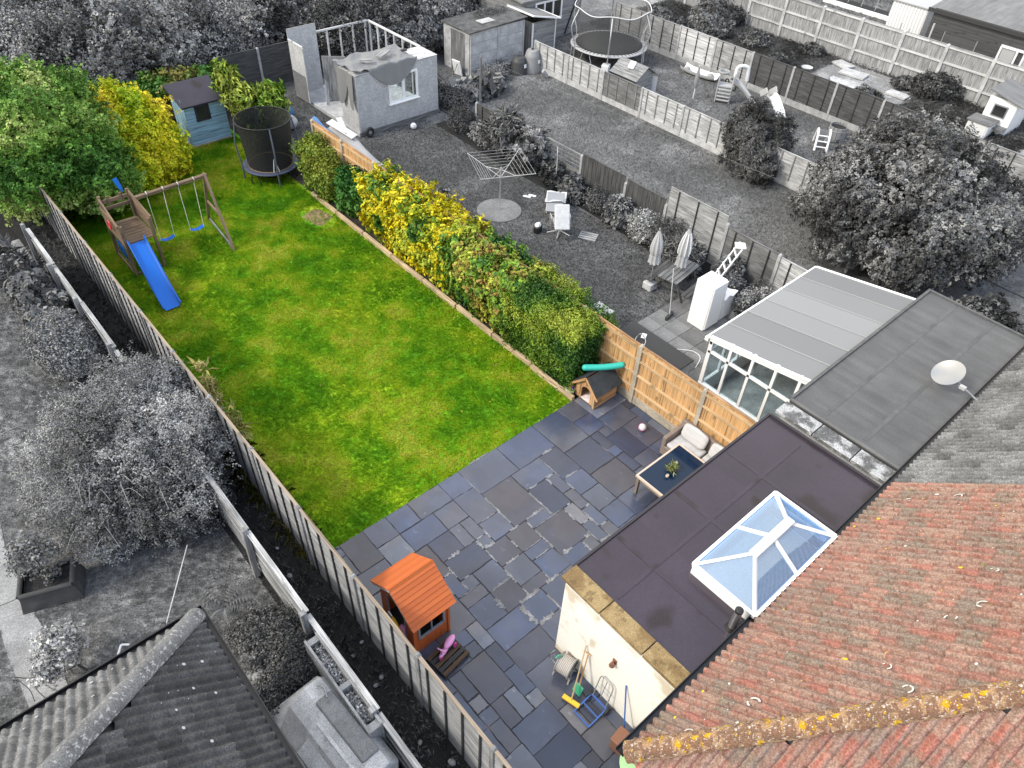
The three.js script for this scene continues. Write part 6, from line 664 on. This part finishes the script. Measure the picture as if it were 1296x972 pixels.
  const hb = thing('barrel_planter', 'wooden half barrel planter next to the toy climber', 'planter', [30.9, 0, -13.5]); for (let k = 0; k < 14; k++) { const a = k / 14 * 6.283; part(hb, 'stave', bx(0.155, 0.6, 0.03, Math.sin(a) * 0.36, 0.3, Math.cos(a) * 0.36, 0, a, 0), M.planks); } part(hb, 'hoop', ring(0.385, 0.014, 0, 0.45, 0, 30), M.greymetal); part(hb, 'soil', cyl(0.34, 0.34, 0.02, 0, 0.5, 0, 20), M.soil);
}
sh('dark_bush', 'dense dark upright bush growing over the low slatted fence', [[25.4, 1.0, -14.1, 0.95, 1.1, 0.95], [25.7, 1.5, -14.7, 0.7, 0.9, 0.7], [25.0, 0.6, -13.4, 0.6, 0.6, 0.6], [26.1, 1.3, -13.7, 0.7, 0.8, 0.7]], 5200, LG.spike, grey(0.02, 0.04, 0.065, 0.11), 50, { size: 1.1, rough: 0.6 });
sh('leafy_clump', 'small leafy clump at the foot of the low fence', [[24.6, 0.25, -10.9, 0.5, 0.35, 0.5]], 420, LG.broad, gm, 51);
plant('broad_tree', 'broad dense grey tree beside the flat roofs', 'tree', [[24.2, 2.2, -7.5, 2.5, 2.1, 2.5], [22.3, 1.9, -8.4, 1.4, 1.4, 1.4], [23.2, 2.2, -9.3, 1.1, 1.1, 1.1], [25.2, 2.4, -9.3, 1.1, 1.2, 1.1], [26.2, 2.2, -8.0, 1.4, 1.4, 1.4], [26.0, 1.9, -6.2, 1.4, 1.4, 1.4], [24.4, 1.7, -5.4, 1.5, 1.3, 1.4], [22.6, 1.6, -6.4, 1.4, 1.3, 1.4], [24.4, 3.5, -7.9, 1.5, 1.1, 1.5], [26.6, 1.6, -5.0, 1.2, 1.2, 1.2]], 40000, LG.broad, grey(0.028, 0.052, 0.09, 0.16), { base: [23.8, -7.6], r0: 0.2, seed: 52, rough: 0.34, freq: 2.8, hue: 1.1, size: 0.66 });
sh('shade_plants', 'dark undergrowth below the broad tree by the flat roof', [[21.2, 0.3, -5.0, 1.2, 0.35, 1.2], [22.6, 0.3, -3.6, 1.4, 0.35, 1.0]], 1400, LG.broad, gl, 53);
{ const w = thing('support_post', 'pale slanting post under the broad tree', 'post', [22.2, 0, -7.8]); part(w, 'post', rod([0, 0, 0], [0.1, 1.5, -0.1], 0.05, 0.045), M.palefence); part(w, 'band', ring(0.055, 0.01, 0.02, 0.3, -0.02, 14), M.greymetal); }
{ const w = thing('garden_bucket', 'round pale basin in the dark undergrowth beside the flat roof', 'basin', [21.7, 0, -3.2]); part(w, 'bowl', lathe([[0.001, 0.02], [0.2, 0.02], [0.28, 0.22], [0.3, 0.22], [0.22, 0], [0.001, 0]], 0, 0, 0), M.alu); part(w, 'rim', ring(0.29, 0.015, 0, 0.22, 0, 24), M.alu); }
// ================================================================ overgrown plot and what lies beyond
[[33.2, -24.5, 0.6], [34.6, -26.5, 0.9], [36.4, -25, 0.8], [38.3, -26, 1.0], [35.2, -22.6, 0.4], [37.4, -22.4, 0.5], [33.4, -20, 0.35], [36.2, -20.2, 0.35], [38.8, -19.8, 0.4], [34.2, -17.6, 0.3], [38.7, -14.6, 0.4], [35.4, -14.8, 0.5], [38.9, -13.2, 0.8], [33.6, -13.8, 0.6]].forEach(([x, z, s], i) => sh('wild_shrub', ['bushy wild shrub', 'tall wild thicket', 'spreading wild bush', 'leafy wild hedge clump', 'low wild bramble', 'round wild bush', 'straggly wild weed', 'sparse wild weed clump', 'small wild shrub', 'short wild weed patch', 'dark wild shrub', 'thin wild seedling', 'shaggy wild bush', 'ragged wild growth'][i] + (x > 37 ? ' at the tall pale fence foot' : x < 34 ? ' behind the dark panel fence' : ' in the overgrown plot') , [[x, s * 0.55, z, s * 1.1, s * 0.75, s * 1.1], [x + s * 0.6, s * 0.4, z + s * 0.7, s * 0.8, s * 0.55, s * 0.8]], Math.round(1300 * s), LG.broad, i % 3 ? gm : gl, 70 + i, { group: 'wild growth in the overgrown plot', size: 0.9 }));
{
  [[36.6, -16.6, 1.5, 0.7, 0.3], [38.2, -16.9, 1.3, 0.8, 0.5], [36.0, -15.6, 1.1, 0.5, 0.2], [37.6, -14.2, 1.0, 0.6, 0.4], [38.9, -17.9, 1.0, 0.7, 0.1]].forEach(([x, z, a, b, r], i) => { const s = obj('paving_slab', rbx(a, 0.1, b, 0.015, 0, 0.06, 0), M.concpale, 'pale slab dumped on the rough ground by the tall fence', 'slab', 'pale slabs dumped on rough ground'); s.position.set(x, 0, z); s.rotation.y = r + 1.2; });
  const p = thing('clay_pot', 'round pot standing in the weeds behind the dark fence', 'pot', [35.2, 0, -20.4]); part(p, 'pot', lathe([[0.001, 0], [0.16, 0], [0.26, 0.4], [0.22, 0.4], [0.001, 0.33]], 0, 0, 0), M.plasticmid); part(p, 'rim', ring(0.25, 0.025, 0, 0.4, 0, 24), M.plasticmid);
  const bd = thing('bird_bath', 'pale bird bath on a stem in the overgrown plot', 'bird bath', [35.4, 0, -18.0]); part(bd, 'stem', lathe([[0.12, 0], [0.06, 0.1], [0.05, 0.5], [0.1, 0.56]], 0, 0, 0), M.concpale); part(bd, 'bowl', lathe([[0.001, 0.58], [0.18, 0.6], [0.26, 0.68], [0.28, 0.67], [0.2, 0.55], [0.001, 0.53]], 0, 0, 0), M.concpale);
  const gs = thing('garden_boulder', 'rounded pale boulder in the overgrown plot', 'boulder', [35.9, 0, -17.3]); part(gs, 'stone', surf((u, v) => { const a = u * 6.2832, e = v * 3.1416, n = 1 + 0.3 * (n3(Math.cos(a) + 3, e, Math.sin(a) + 3, 8) - 0.5); return [0.35 * n * Math.sin(e) * Math.cos(a), Math.max(0, 0.2 + 0.28 * n * Math.cos(e)), 0.35 * n * Math.sin(e) * Math.sin(a)]; }, 20, 12), M.stone);
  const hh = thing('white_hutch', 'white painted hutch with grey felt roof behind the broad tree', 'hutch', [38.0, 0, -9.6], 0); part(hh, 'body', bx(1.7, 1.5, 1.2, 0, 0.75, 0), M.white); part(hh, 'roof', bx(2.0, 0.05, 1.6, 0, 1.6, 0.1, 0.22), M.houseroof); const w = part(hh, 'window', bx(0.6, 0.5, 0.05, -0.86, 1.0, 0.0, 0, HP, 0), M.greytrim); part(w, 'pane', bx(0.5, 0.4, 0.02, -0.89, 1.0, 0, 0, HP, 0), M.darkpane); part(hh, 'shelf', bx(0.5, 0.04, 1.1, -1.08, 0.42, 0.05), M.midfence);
  const cb = thing('white_cabinet', 'low white cabinet in front of the hutch', 'cabinet', [36.6, 0, -9.9]); part(cb, 'body', bx(0.8, 0.6, 0.9, 0, 0.3, 0), M.white); part(cb, 'top', bx(0.95, 0.05, 1.05, 0, 0.65, 0), M.midfence); part(cb, 'door', bx(0.02, 0.5, 0.8, -0.42, 0.32, 0), M.plasticpale);
  // dark clad house beyond
  const h = thing('dark_cabin', 'long dark clad building with pale felt roof and white window', 'building', [43.0, 0, -12.5]); for (let k = 0; k < 17; k++) part(h, 'cladding_board', bx(0.03, 0.165, 12, -0.4, 0.1 + k * 0.155, 2.6, 0, 0, -0.08), M.sidingdark); part(h, 'wall', [bx(0.1, 2.6, 12, -0.3, 1.3, 2.6), bx(5, 2.6, 0.1, 2.2, 1.3, -3.4)], M.sidingdark); part(h, 'roof', bx(6, 0.1, 12.6, 2.45, 2.84, 2.6, 0, 0, 0.1), M.houseroof); part(h, 'fascia', bx(0.05, 0.18, 12.6, -0.52, 2.56, 2.6), M.dark); const w2 = part(h, 'window', [bx(0.1, 0.1, 1.9, -0.46, 0.92, 1.2), bx(0.1, 0.1, 1.9, -0.46, 1.9, 1.2), ...[0.28, 1.05, 1.4, 2.12].map((z) => bx(0.09, 0.95, 0.09, -0.46, 1.41, z)), bx(0.16, 0.05, 2.0, -0.5, 0.85, 1.2)], M.white); for (const z of [0.66, 1.76]) part(w2, 'pane', bx(0.02, 0.9, 0.62, -0.45, 1.41, z), M.plastic);
  const ws = thing('white_store', 'pale ribbed metal store shed on the far lawn', 'shed', [46.4, 0, -18.4], 0.0); part(ws, 'body', bx(1.4, 1.7, 2.0, 0, 0.85, 0), M.plasticpale); for (let k = 0; k < 11; k++) part(ws, 'rib', bx(0.03, 1.7, 0.06, -0.71, 0.85, -0.9 + k * 0.18), M.white); for (let k = 0; k < 8; k++) part(ws, 'rib', bx(0.06, 1.7, 0.03, -0.6 + k * 0.17, 0.85, 1.01), M.white); part(ws, 'roof', bx(1.6, 0.06, 2.2, 0, 1.76, 0, 0, 0, 0.1), M.plastic);
  const tr = thing('toy_heap', 'heap of pale toys beside the ribbed store', 'toys', [45.6, 0, -16.2]); part(tr, 'bag', sph(0.35, 0.3, 0.4, 0, 0.3, 0), M.plastic); part(tr, 'ball', sph(0.24, 0.24, 0.24, 0.4, 0.75, -0.3), M.white); part(tr, 'crate', bx(0.6, 0.5, 0.7, 0.4, 0.25, -0.3), M.dark);
  const bp = thing('raised_bed', 'low raised bed with white front board and canes', 'raised bed', [48, 0, -22.2]); part(bp, 'front_board', bx(0.06, 0.25, 4.5, -0.5, 0.13, 0), M.white); part(bp, 'soil', bx(1, 0.2, 4.5, 0.05, 0.1, 0), M.soil); for (let k = 0; k < 5; k++) part(bp, 'cane', rod([0, 0.2, -1.8 + k * 0.9], [0.05, 1.1, -1.75 + k * 0.9], 0.02), M.palefence);
  const gn = thing('goal_net', 'small net goal on thin poles in front of the dark building', 'goal', [41.3, 0, -13.8]); for (const z of [-0.8, 0.8]) part(gn, 'pole', rod([0, 0, z], [0.1, 2.1, z], 0.025), M.greymetal); part(gn, 'net', surf((u, v) => [0.08, 1.2 + v * 0.85, (u - 0.5) * 1.5], 4, 4), M.netpale);
  [[41, -16.6, 2.0], [41.2, -16.2, 1.8], [40.6, -14.9, 2.5]].forEach(([x, z, H], i) => obj('garden_stake', rod([x, 0, z], [x + 0.15, H, z - 0.1], 0.045), M.palefence, ['taller of two paired stakes behind the tall pale fence', 'shorter of two paired stakes behind the tall pale fence', 'tallest lone stake rising just behind the tall pale fence'][i], 'stake', 'stakes behind the tall fence'));
}
// ================================================================ tangled trees along the back
const backCols = grey(0.055, 0.09, 0.14, 0.2);
[[3.5, -38, 2.4, 2.3, 'pale tangled tree above the rounded green tree'], [6.4, -35.2, 2.2, 2.0, 'bushy grey tree behind the golden shrub'], [9.6, -34.6, 2.1, 2.1, 'twiggy grey tree straight behind the blue shed'], [12.6, -35.6, 2.0, 1.7, 'dense grey tree behind the trampoline corner'], [16.0, -35.4, 2.0, 2.0, 'dark leafy tree behind the open stud frames'], [19.4, -33.2, 2.1, 2.2, 'shiny leaved tree behind the strand board outbuilding'], [22.6, -32.2, 1.9, 1.7, 'tree overhanging the concrete shed roof'], [8.2, -39.5, 2.6, 2.8, 'tall pale tree in the back row above the blue shed'], [12.4, -40, 2.4, 2.6, 'tall thin crowned tree in the back row near the dark fence'], [4.8, -43, 2.8, 2.8, 'large pale tree at the far end of the back row'], [25.5, -34.5, 1.8, 1.6, 'grey tree behind the small clad shed'], [18, -39, 2.4, 2.4, 'tall dark tree at the back behind the stud frames']].forEach(([x, z, s, hh, l], i) => plant('back_tree', l, 'tree', [[x, hh, z, s, hh * 0.95, s], [x - s * 0.6, hh * 0.7, z + s * 0.5, s * 0.7, hh * 0.7, s * 0.7], [x + s * 0.6, hh * 0.8, z + s * 0.4, s * 0.7, hh * 0.75, s * 0.7], [x, hh * 1.4, z, s * 0.6, hh * 0.6, s * 0.6]], 4600, i % 2 ? LG.small : LG.broad, i === 4 || i === 5 || i === 11 ? grey(0.03, 0.05, 0.09, 0.2) : backCols, { base: [x, z], r0: 0.13, seed: 100 + i, rough: 0.55, freq: 2.2, size: i % 2 ? 1.9 : 0.95, shell: 0.7, group: 'tangled trees along the back', jit: 0.4 }));
// ================================================================ left neighbour garden
[[3.32, -14.1, 'taller straw coloured grass clump poking over the grey fence'], [3.3, -12.7, 'shorter straw coloured grass clump poking over the grey fence']].forEach(([x, z, l], i) => plant('tall_grass', l, 'grass', [[x, 1.2 - i * 0.1, z, 0.12, 1.05 - i * 0.1, 0.2]], 30, LG.spike, [[0.3, 0.3, 0.08], [0.5, 0.42, 0.16]], { stem: 'stems', crown: 'blades', r0: 0.02, bark: M.pinepale, seed: 560 + i, size: 1.6, shell: 0.8, rough: 0.4 }));
plant('sprawling_bush', 'huge sprawling pale bush leaning over the rough fence', 'bush', [[0.7, 1.4, -13.2, 1.5, 1.2, 1.6], [1.8, 1.3, -14.6, 1.1, 1.0, 1.2], [2.1, 1.5, -12.9, 0.9, 0.8, 1.2], [-0.1, 0.8, -13.4, 0.85, 0.85, 1.1], [0.9, 1.7, -14.2, 1.0, 0.8, 1.0], [1.5, 1.0, -11.9, 1.0, 0.9, 0.9], [0.2, 0.7, -12.3, 0.8, 0.75, 0.7], [2.3, 1.4, -14.9, 0.7, 0.6, 0.9]], 30000, LG.small, grey(0.06, 0.11, 0.17, 0.25), { base: [0.9, -13.2], stem: 'stems', r0: 0.09, seed: 130, rough: 0.45, freq: 3, size: 0.8, shell: 0.7, jit: 0.4 });
{ const sb = scene.children[scene.children.length - 1], r = mulberry(557), g = [];  // thin arching twigs
  for (let k = 0; k < 110; k++) { const a = r() * 6.283, q = rr(0.6, 1.5, r), x = Math.cos(a) * q * 0.9 - 0.1, z = Math.sin(a) * q * 1.1, y = rr(0.8, 2.0, r), L = rr(0.4, 0.9, r), b = a + rr(-0.8, 0.8, r); g.push(tube([[x, y, z], [x + Math.cos(b) * L * 0.5, y + L * 0.35, z + Math.sin(b) * L * 0.5], [x + Math.cos(b) * L, y + L * 0.1, z + Math.sin(b) * L]], 0.006, 6, 4)); }
  part(sb, 'twigs', g, M.greyfence); }
plant('leafy_shrub', 'pale leaved shrub against the rough fence beside the ball shaped bush', 'shrub', [[1.5, 0.6, -21.4, 0.6, 0.7, 0.9], [1.3, 0.4, -20.5, 0.5, 0.5, 0.5]], 1500, LG.broad, gp_, { stem: 'stems', r0: 0.05, seed: 131, rough: 0.5 });
plant('ball_bush', 'ball shaped dense bush against the rough fence', 'bush', [[1.35, 0.75, -18.6, 0.85, 0.85, 0.95]], 5200, LG.small, grey(0.1, 0.17, 0.25), { stem: 'stems', r0: 0.06, seed: 132, rough: 0.16 });
plant('reed_clump', 'bundle of tall bare stems by the far rough fence', 'plant', [[1.4, 0.6, -22.6, 0.4, 0.8, 0.7]], 160, LG.spike, gp_, { stem: 'stems', r0: 0.05, seed: 133, size: 2.5, shell: 0.9 });
{
  const p = thing('fabric_planter', 'dark fabric covered planter box on the path edge', 'planter', [-1.3, 0, -11.95], -0.35), w = 0.95, d = 0.62, h = 0.5;
  const wallS = (a, b) => surf((u, v) => { const t = vv(a).lerp(vv(b), u), s = 1 + 0.2 * v + 0.14 * (n3(u * 5 + a[0], v * 3, a[2] + 3, 5) - 0.5); return [t.x * s, h * (1 - v) + 0.03 * Math.sin(u * 6.28) * (1 - v), t.z * s]; }, 14, 6); const c = [[-w / 2, 0, -d / 2], [w / 2, 0, -d / 2], [w / 2, 0, d / 2], [-w / 2, 0, d / 2]];
  for (let k = 0; k < 4; k++) part(p, 'fabric_side', wallS(c[k], c[(k + 1) % 4]), M.burlap); part(p, 'rim_fold', c.map((a, k) => rod([a[0], h, a[2]], [c[(k + 1) % 4][0], h, c[(k + 1) % 4][2]], 0.05, 0.05, 8)), M.burlap); part(p, 'soil', bx(w - 0.06, 0.05, d - 0.06, 0, h - 0.14, 0), M.soil);
  const s = thing('sapling', 'thin sapling with pale sparse leaves growing in the fabric planter', 'sapling', [-1.3, 0.38, -12.0]); part(s, 'stem', tube([[0, 0, 0], [0.03, 0.5, 0.05], [0.0, 1.0, 0.02]], 0.018, 12, 6), M.bark); foliage(s, 'leaves', [[0, 0.95, 0.05, 0.42, 0.4, 0.4], [0.1, 0.15, 0, 0.2, 0.1, 0.15]], 260, LG.small, gp_, { seed: 134, size: 1.1, shell: 0.9 });
  plant('pale_shrub', 'small pale leaved standard shrub beside the path', 'shrub', [[-1.55, 0.95, -10.0, 0.34, 0.32, 0.34], [-1.85, 0.7, -9.8, 0.22, 0.2, 0.22], [-1.4, 0.6, -10.1, 0.2, 0.2, 0.2]], 420, LG.small, grey(0.14, 0.2, 0.28), { base: [-1.4, -9.85], stem: 'trunk', r0: 0.03, seed: 135, rough: 0.5, size: 1.2 });
  obj('white_pipe', [rod([-1.15, 0.04, -9.35], [-0.72, 0.2, -9.8], 0.022), rod([-0.72, 0.2, -9.8], [-0.6, 0.18, -9.72], 0.022)], M.white, 'bent white pipe by the roof gutter', 'pipe');
  obj('rope_line', rod(G(237, 690, 1.4), [0.1, 2.75, -7.9], 0.01, 0.01, 5), M.concpale, 'thin rope stretched from the bush to the roof corner', 'rope');
}
{ const f = thing('fern', 'feathery dark fern below the roof corner', 'fern', [1.15, 0, -9.35]), r = mulberry(136); for (let k = 0; k < 12; k++) { const a = k / 12 * 6.283 + r() * 0.3, L = rr(0.5, 0.85, r), g = []; for (let j = 1; j < 12; j++) { const t = j / 12, c = [Math.cos(a) * L * t, 0.08 + 0.42 * Math.sin(t * 2.2), Math.sin(a) * L * t], w = 0.16 * (1 - t) + 0.02; for (const s of [-1, 1]) { const q = surf((u, v) => [c[0] - Math.sin(a) * s * w * u + Math.cos(a) * 0.04 * u + (v - 0.5) * 0.035 * (1 - u) * Math.cos(a), c[1] - 0.06 * u, c[2] + Math.cos(a) * s * w * u + Math.sin(a) * 0.04 * u + (v - 0.5) * 0.035 * (1 - u) * Math.sin(a)], 1, 1); g.push(q); } } part(f, 'frond', g, mat(rr(0.07, 0.15, r), 0.7)); } }
plant('ivy_mound', 'mound of rubble smothered in dark ivy beside the roof', 'ivy', [[1.5, 0.25, -8.0, 0.6, 0.5, 0.75], [1.75, 0.5, -7.3, 0.4, 0.5, 0.7], [1.2, 0.2, -7.0, 0.5, 0.35, 0.6]], 5600, LG.small, grey(0.02, 0.045, 0.085), { crown: 'leaves', stem: 'stems', r0: 0.04, seed: 137, size: 0.85, rough: 0.5 });
{ const r = mulberry(138); for (let k = 0; k < 9; k++) { const s = rr(0.08, 0.16, r), o = obj('rubble_stone', surf((u, v) => { const a = u * 6.2832, e = v * 3.1416, n = 1 + 0.5 * (n3(Math.cos(a) * 1.5 + 3 + k, e * 1.5, Math.sin(a) * 1.5 + 3, 8) - 0.5); return [s * n * Math.sin(e) * Math.cos(a), s * 0.7 + s * 0.8 * n * Math.cos(e), s * n * Math.sin(e) * Math.sin(a)]; }, 10, 7), M.stone, 'broken stone half buried at the ivy mound', 'stone', 'broken stones at the ivy mound'); o.position.set(rr(0.85, 1.2, r), rr(0, 0.12, r), rr(-8.3, -6.3, r)); } }
{ // old moulded unit and trough standing between roof and rough fence
  const t = thing('moulded_unit', 'large weathered moulded unit with recessed lid beside the tiled roof', 'machine', [1.45, 0, -5.35], 0.06);
  part(t, 'body', ext([[-0.62, 0], [0.4, 0], [0.46, 0.9], [0.3, 1.12], [0.02, 1.14], [-0.28, 0.98], [-0.55, 0.5]], 1.9, 0.05), M.moulded); part(t, 'lid_rim', bar([-0.14, 1.1, 0.9], [-0.14, 1.1, -0.35], 0.06, 0.05), M.moulded); part(t, 'lid', (() => { const g = rbx(0.62, 0.04, 1.25, 0.015, 0, 0, 0); return place(g, -0.36, 0.9, 0.28, 0, 0, 0.62); })(), M.concpale); part(t, 'grey_top', rbx(0.34, 0.1, 1.35, 0.04, 0.17, 1.19, 0.05), M.mouldedgrey); part(t, 'front_panel', bx(0.03, 0.34, 1.4, -0.6, 0.3, 0.2, 0, 0, 0.15), M.palefence); part(t, 'flared_end', surf((u, v) => [-0.6 + u * 0.95, 0.25 + 0.85 * u * (1 - 0.3 * v), -0.98 - 0.5 * v * (1 - u * 0.6)], 8, 8), M.moulded); part(t, 'handle_strap', tube([[0.2, 1.24, -0.55], [0.25, 1.3, -0.7], [0.2, 1.22, -0.85]], 0.02, 10, 6), M.greymetal);
  const g = thing('debris_trough', 'long stone trough full of leaf debris along the rough fence', 'trough', [1.96, 0, -5.95]); part(g, 'side', [bx(0.04, 1.35, 2.1, -0.13, 0.675, 0), bx(0.04, 1.38, 2.1, 0.1, 0.69, 0)], M.stone); part(g, 'end', [bx(0.2, 1.3, 0.12, -0.015, 0.65, -0.98), bx(0.2, 1.3, 0.14, -0.015, 0.65, 0.97), bx(0.2, 0.2, 0.1, -0.015, 1.24, 0.1)], M.stone); foliage(g, 'leaf_debris', [[-0.015, 1.2, -0.45, 0.08, 0.06, 0.45], [-0.015, 1.2, 0.55, 0.08, 0.06, 0.38]], 260, LG.small, grey(0.05, 0.12, 0.25), { seed: 139, size: 0.8, floor: 1.1 });
  const b = thing('black_drum', 'dark rubber sheet draped below the moulded unit', 'sheet', [1.6, 0, -3.95]); part(b, 'sheet', surf((u, v) => [(u - 0.5) * 0.9, 0.5 + 0.2 * Math.sin(u * 3.1) - 0.45 * v * v + 0.06 * n3(u * 4, v * 4, 1, 3), (v - 0.5) * 0.8], 14, 14), M.rubber);
  const r = mulberry(140); for (let k = 0; k < 12; k++) { const s = rr(0.04, 0.1, r), o = obj('passage_stone', sph(s, s * 0.6, s * 0.8, 0, s * 0.4, 0, 7), M.stone, 'small pale stone on the dark passage soil', 'stone', 'stones on the passage soil'); o.position.set(rr(2.3, 2.9, r), 0, rr(-17, -4, r)); o.rotation.y = r() * 6; }
}
// grass of the grey gardens
const greyGrass = grey(0.06, 0.085, 0.115, 0.16);
tufts('grey_grass', -4, 2.0, -24, -8, 40000, grey(0.055, 0.072, 0.09, 0.11), { h: 0.03, w: 0.009, seed: 21, label: 'pale tussocky grass of the garden beyond the rough fence', keep: (x, z) => !inPath(x, z) });
tufts('grey_grass', 12.2, 18, -31, -10.4, 44000, grey(0.029, 0.033, 0.037, 0.042), { h: 0.018, w: 0.007, vary: 0.15, seed: 22, label: 'short dark grass round the rotary airer', keep: (x, z) => Math.hypot(x - 15.62, z + 17.8) > 0.82 && !(x > 14.8 && z < -25.5) });
tufts('grey_grass', 19.2, 25.5, -30, -6, 44000, grey(0.042, 0.047, 0.053, 0.059), { h: 0.018, w: 0.007, vary: 0.15, seed: 23, label: 'short mown grass of the plain lawn' });
tufts('grey_grass', 25.8, 32.2, -30, -8, 36000, grey(0.038, 0.043, 0.048, 0.054), { h: 0.018, w: 0.007, vary: 0.15, seed: 24, label: 'short grass under the toy slides' });
tufts('wild_grass', 32.4, 39.6, -30, -8, 26000, grey(0.055, 0.08, 0.12, 0.17), { h: 0.09, seed: 25, keep: (x, z) => !(x > 35.6 && x < 39.5 && z > -18.4 && z < -13.6), label: 'long wild grass of the overgrown plot' });
tufts('grey_grass', 39.9, 52, -34, -10, 14000, grey(0.06, 0.085, 0.11), { h: 0.06, seed: 26, label: 'grass beyond the tall pale fence' });
tufts('passage_weeds', 2.2, 3.0, -32, -3, 1100, grey(0.04, 0.08, 0.14), { h: 0.1, seed: 27, label: 'sparse weeds on the dark passage soil' });
struct('bare_patch', poly(Array.from({ length: 22 }, (_, k) => { const a = k / 22 * 6.283, q = 0.42 + 0.05 * Math.sin(k * 1.1) + 0.035 * Math.cos(k * 2.9); return [10.3 + Math.cos(a) * q, -21.3 + Math.sin(a) * q * 1.3]; }), 0.004), mt([1, 0.68, 0.4], 1, 'turf', 0), 'worn brown bare patch in the lawn');
{ // fallen leaves at the hedge foot and over the lawn
  const r = mulberry(501), n = 420, im = shade(new THREE.InstancedMesh(leafGeo(1, 0.06, 0.04, 0.01, 77, 0.1), M.leaf, n)), m = new THREE.Matrix4(), q = new THREE.Quaternion(), c = new THREE.Color();
  for (let i = 0; i < n; i++) { const near = r() < 0.75, x = near ? 10.85 - Math.abs(rr(-1, 1, r)) ** 3 * 1.6 : rr(3.4, 10.6, r), z = rr(-22, -9.3, r); q.setFromEuler(new THREE.Euler(rr(-0.4, 0.4, r), r() * 6.28, rr(-0.4, 0.4, r))); m.compose(V3(x, 0.045, z), q, V3(1, 1, 1).multiplyScalar(rr(0.6, 1.2, r))); im.setMatrixAt(i, m); im.setColorAt(i, r() < 0.6 ? c.setRGB(0.6, 0.45, 0.05) : c.setRGB(0.3, 0.2, 0.07)); }
  im.name = 'fallen_leaves'; scene.add(im); tag(im, 'yellow fallen leaves scattered along the lawn edge', 'leaves', null, 'stuff');
}
renderer.render(scene, camera);
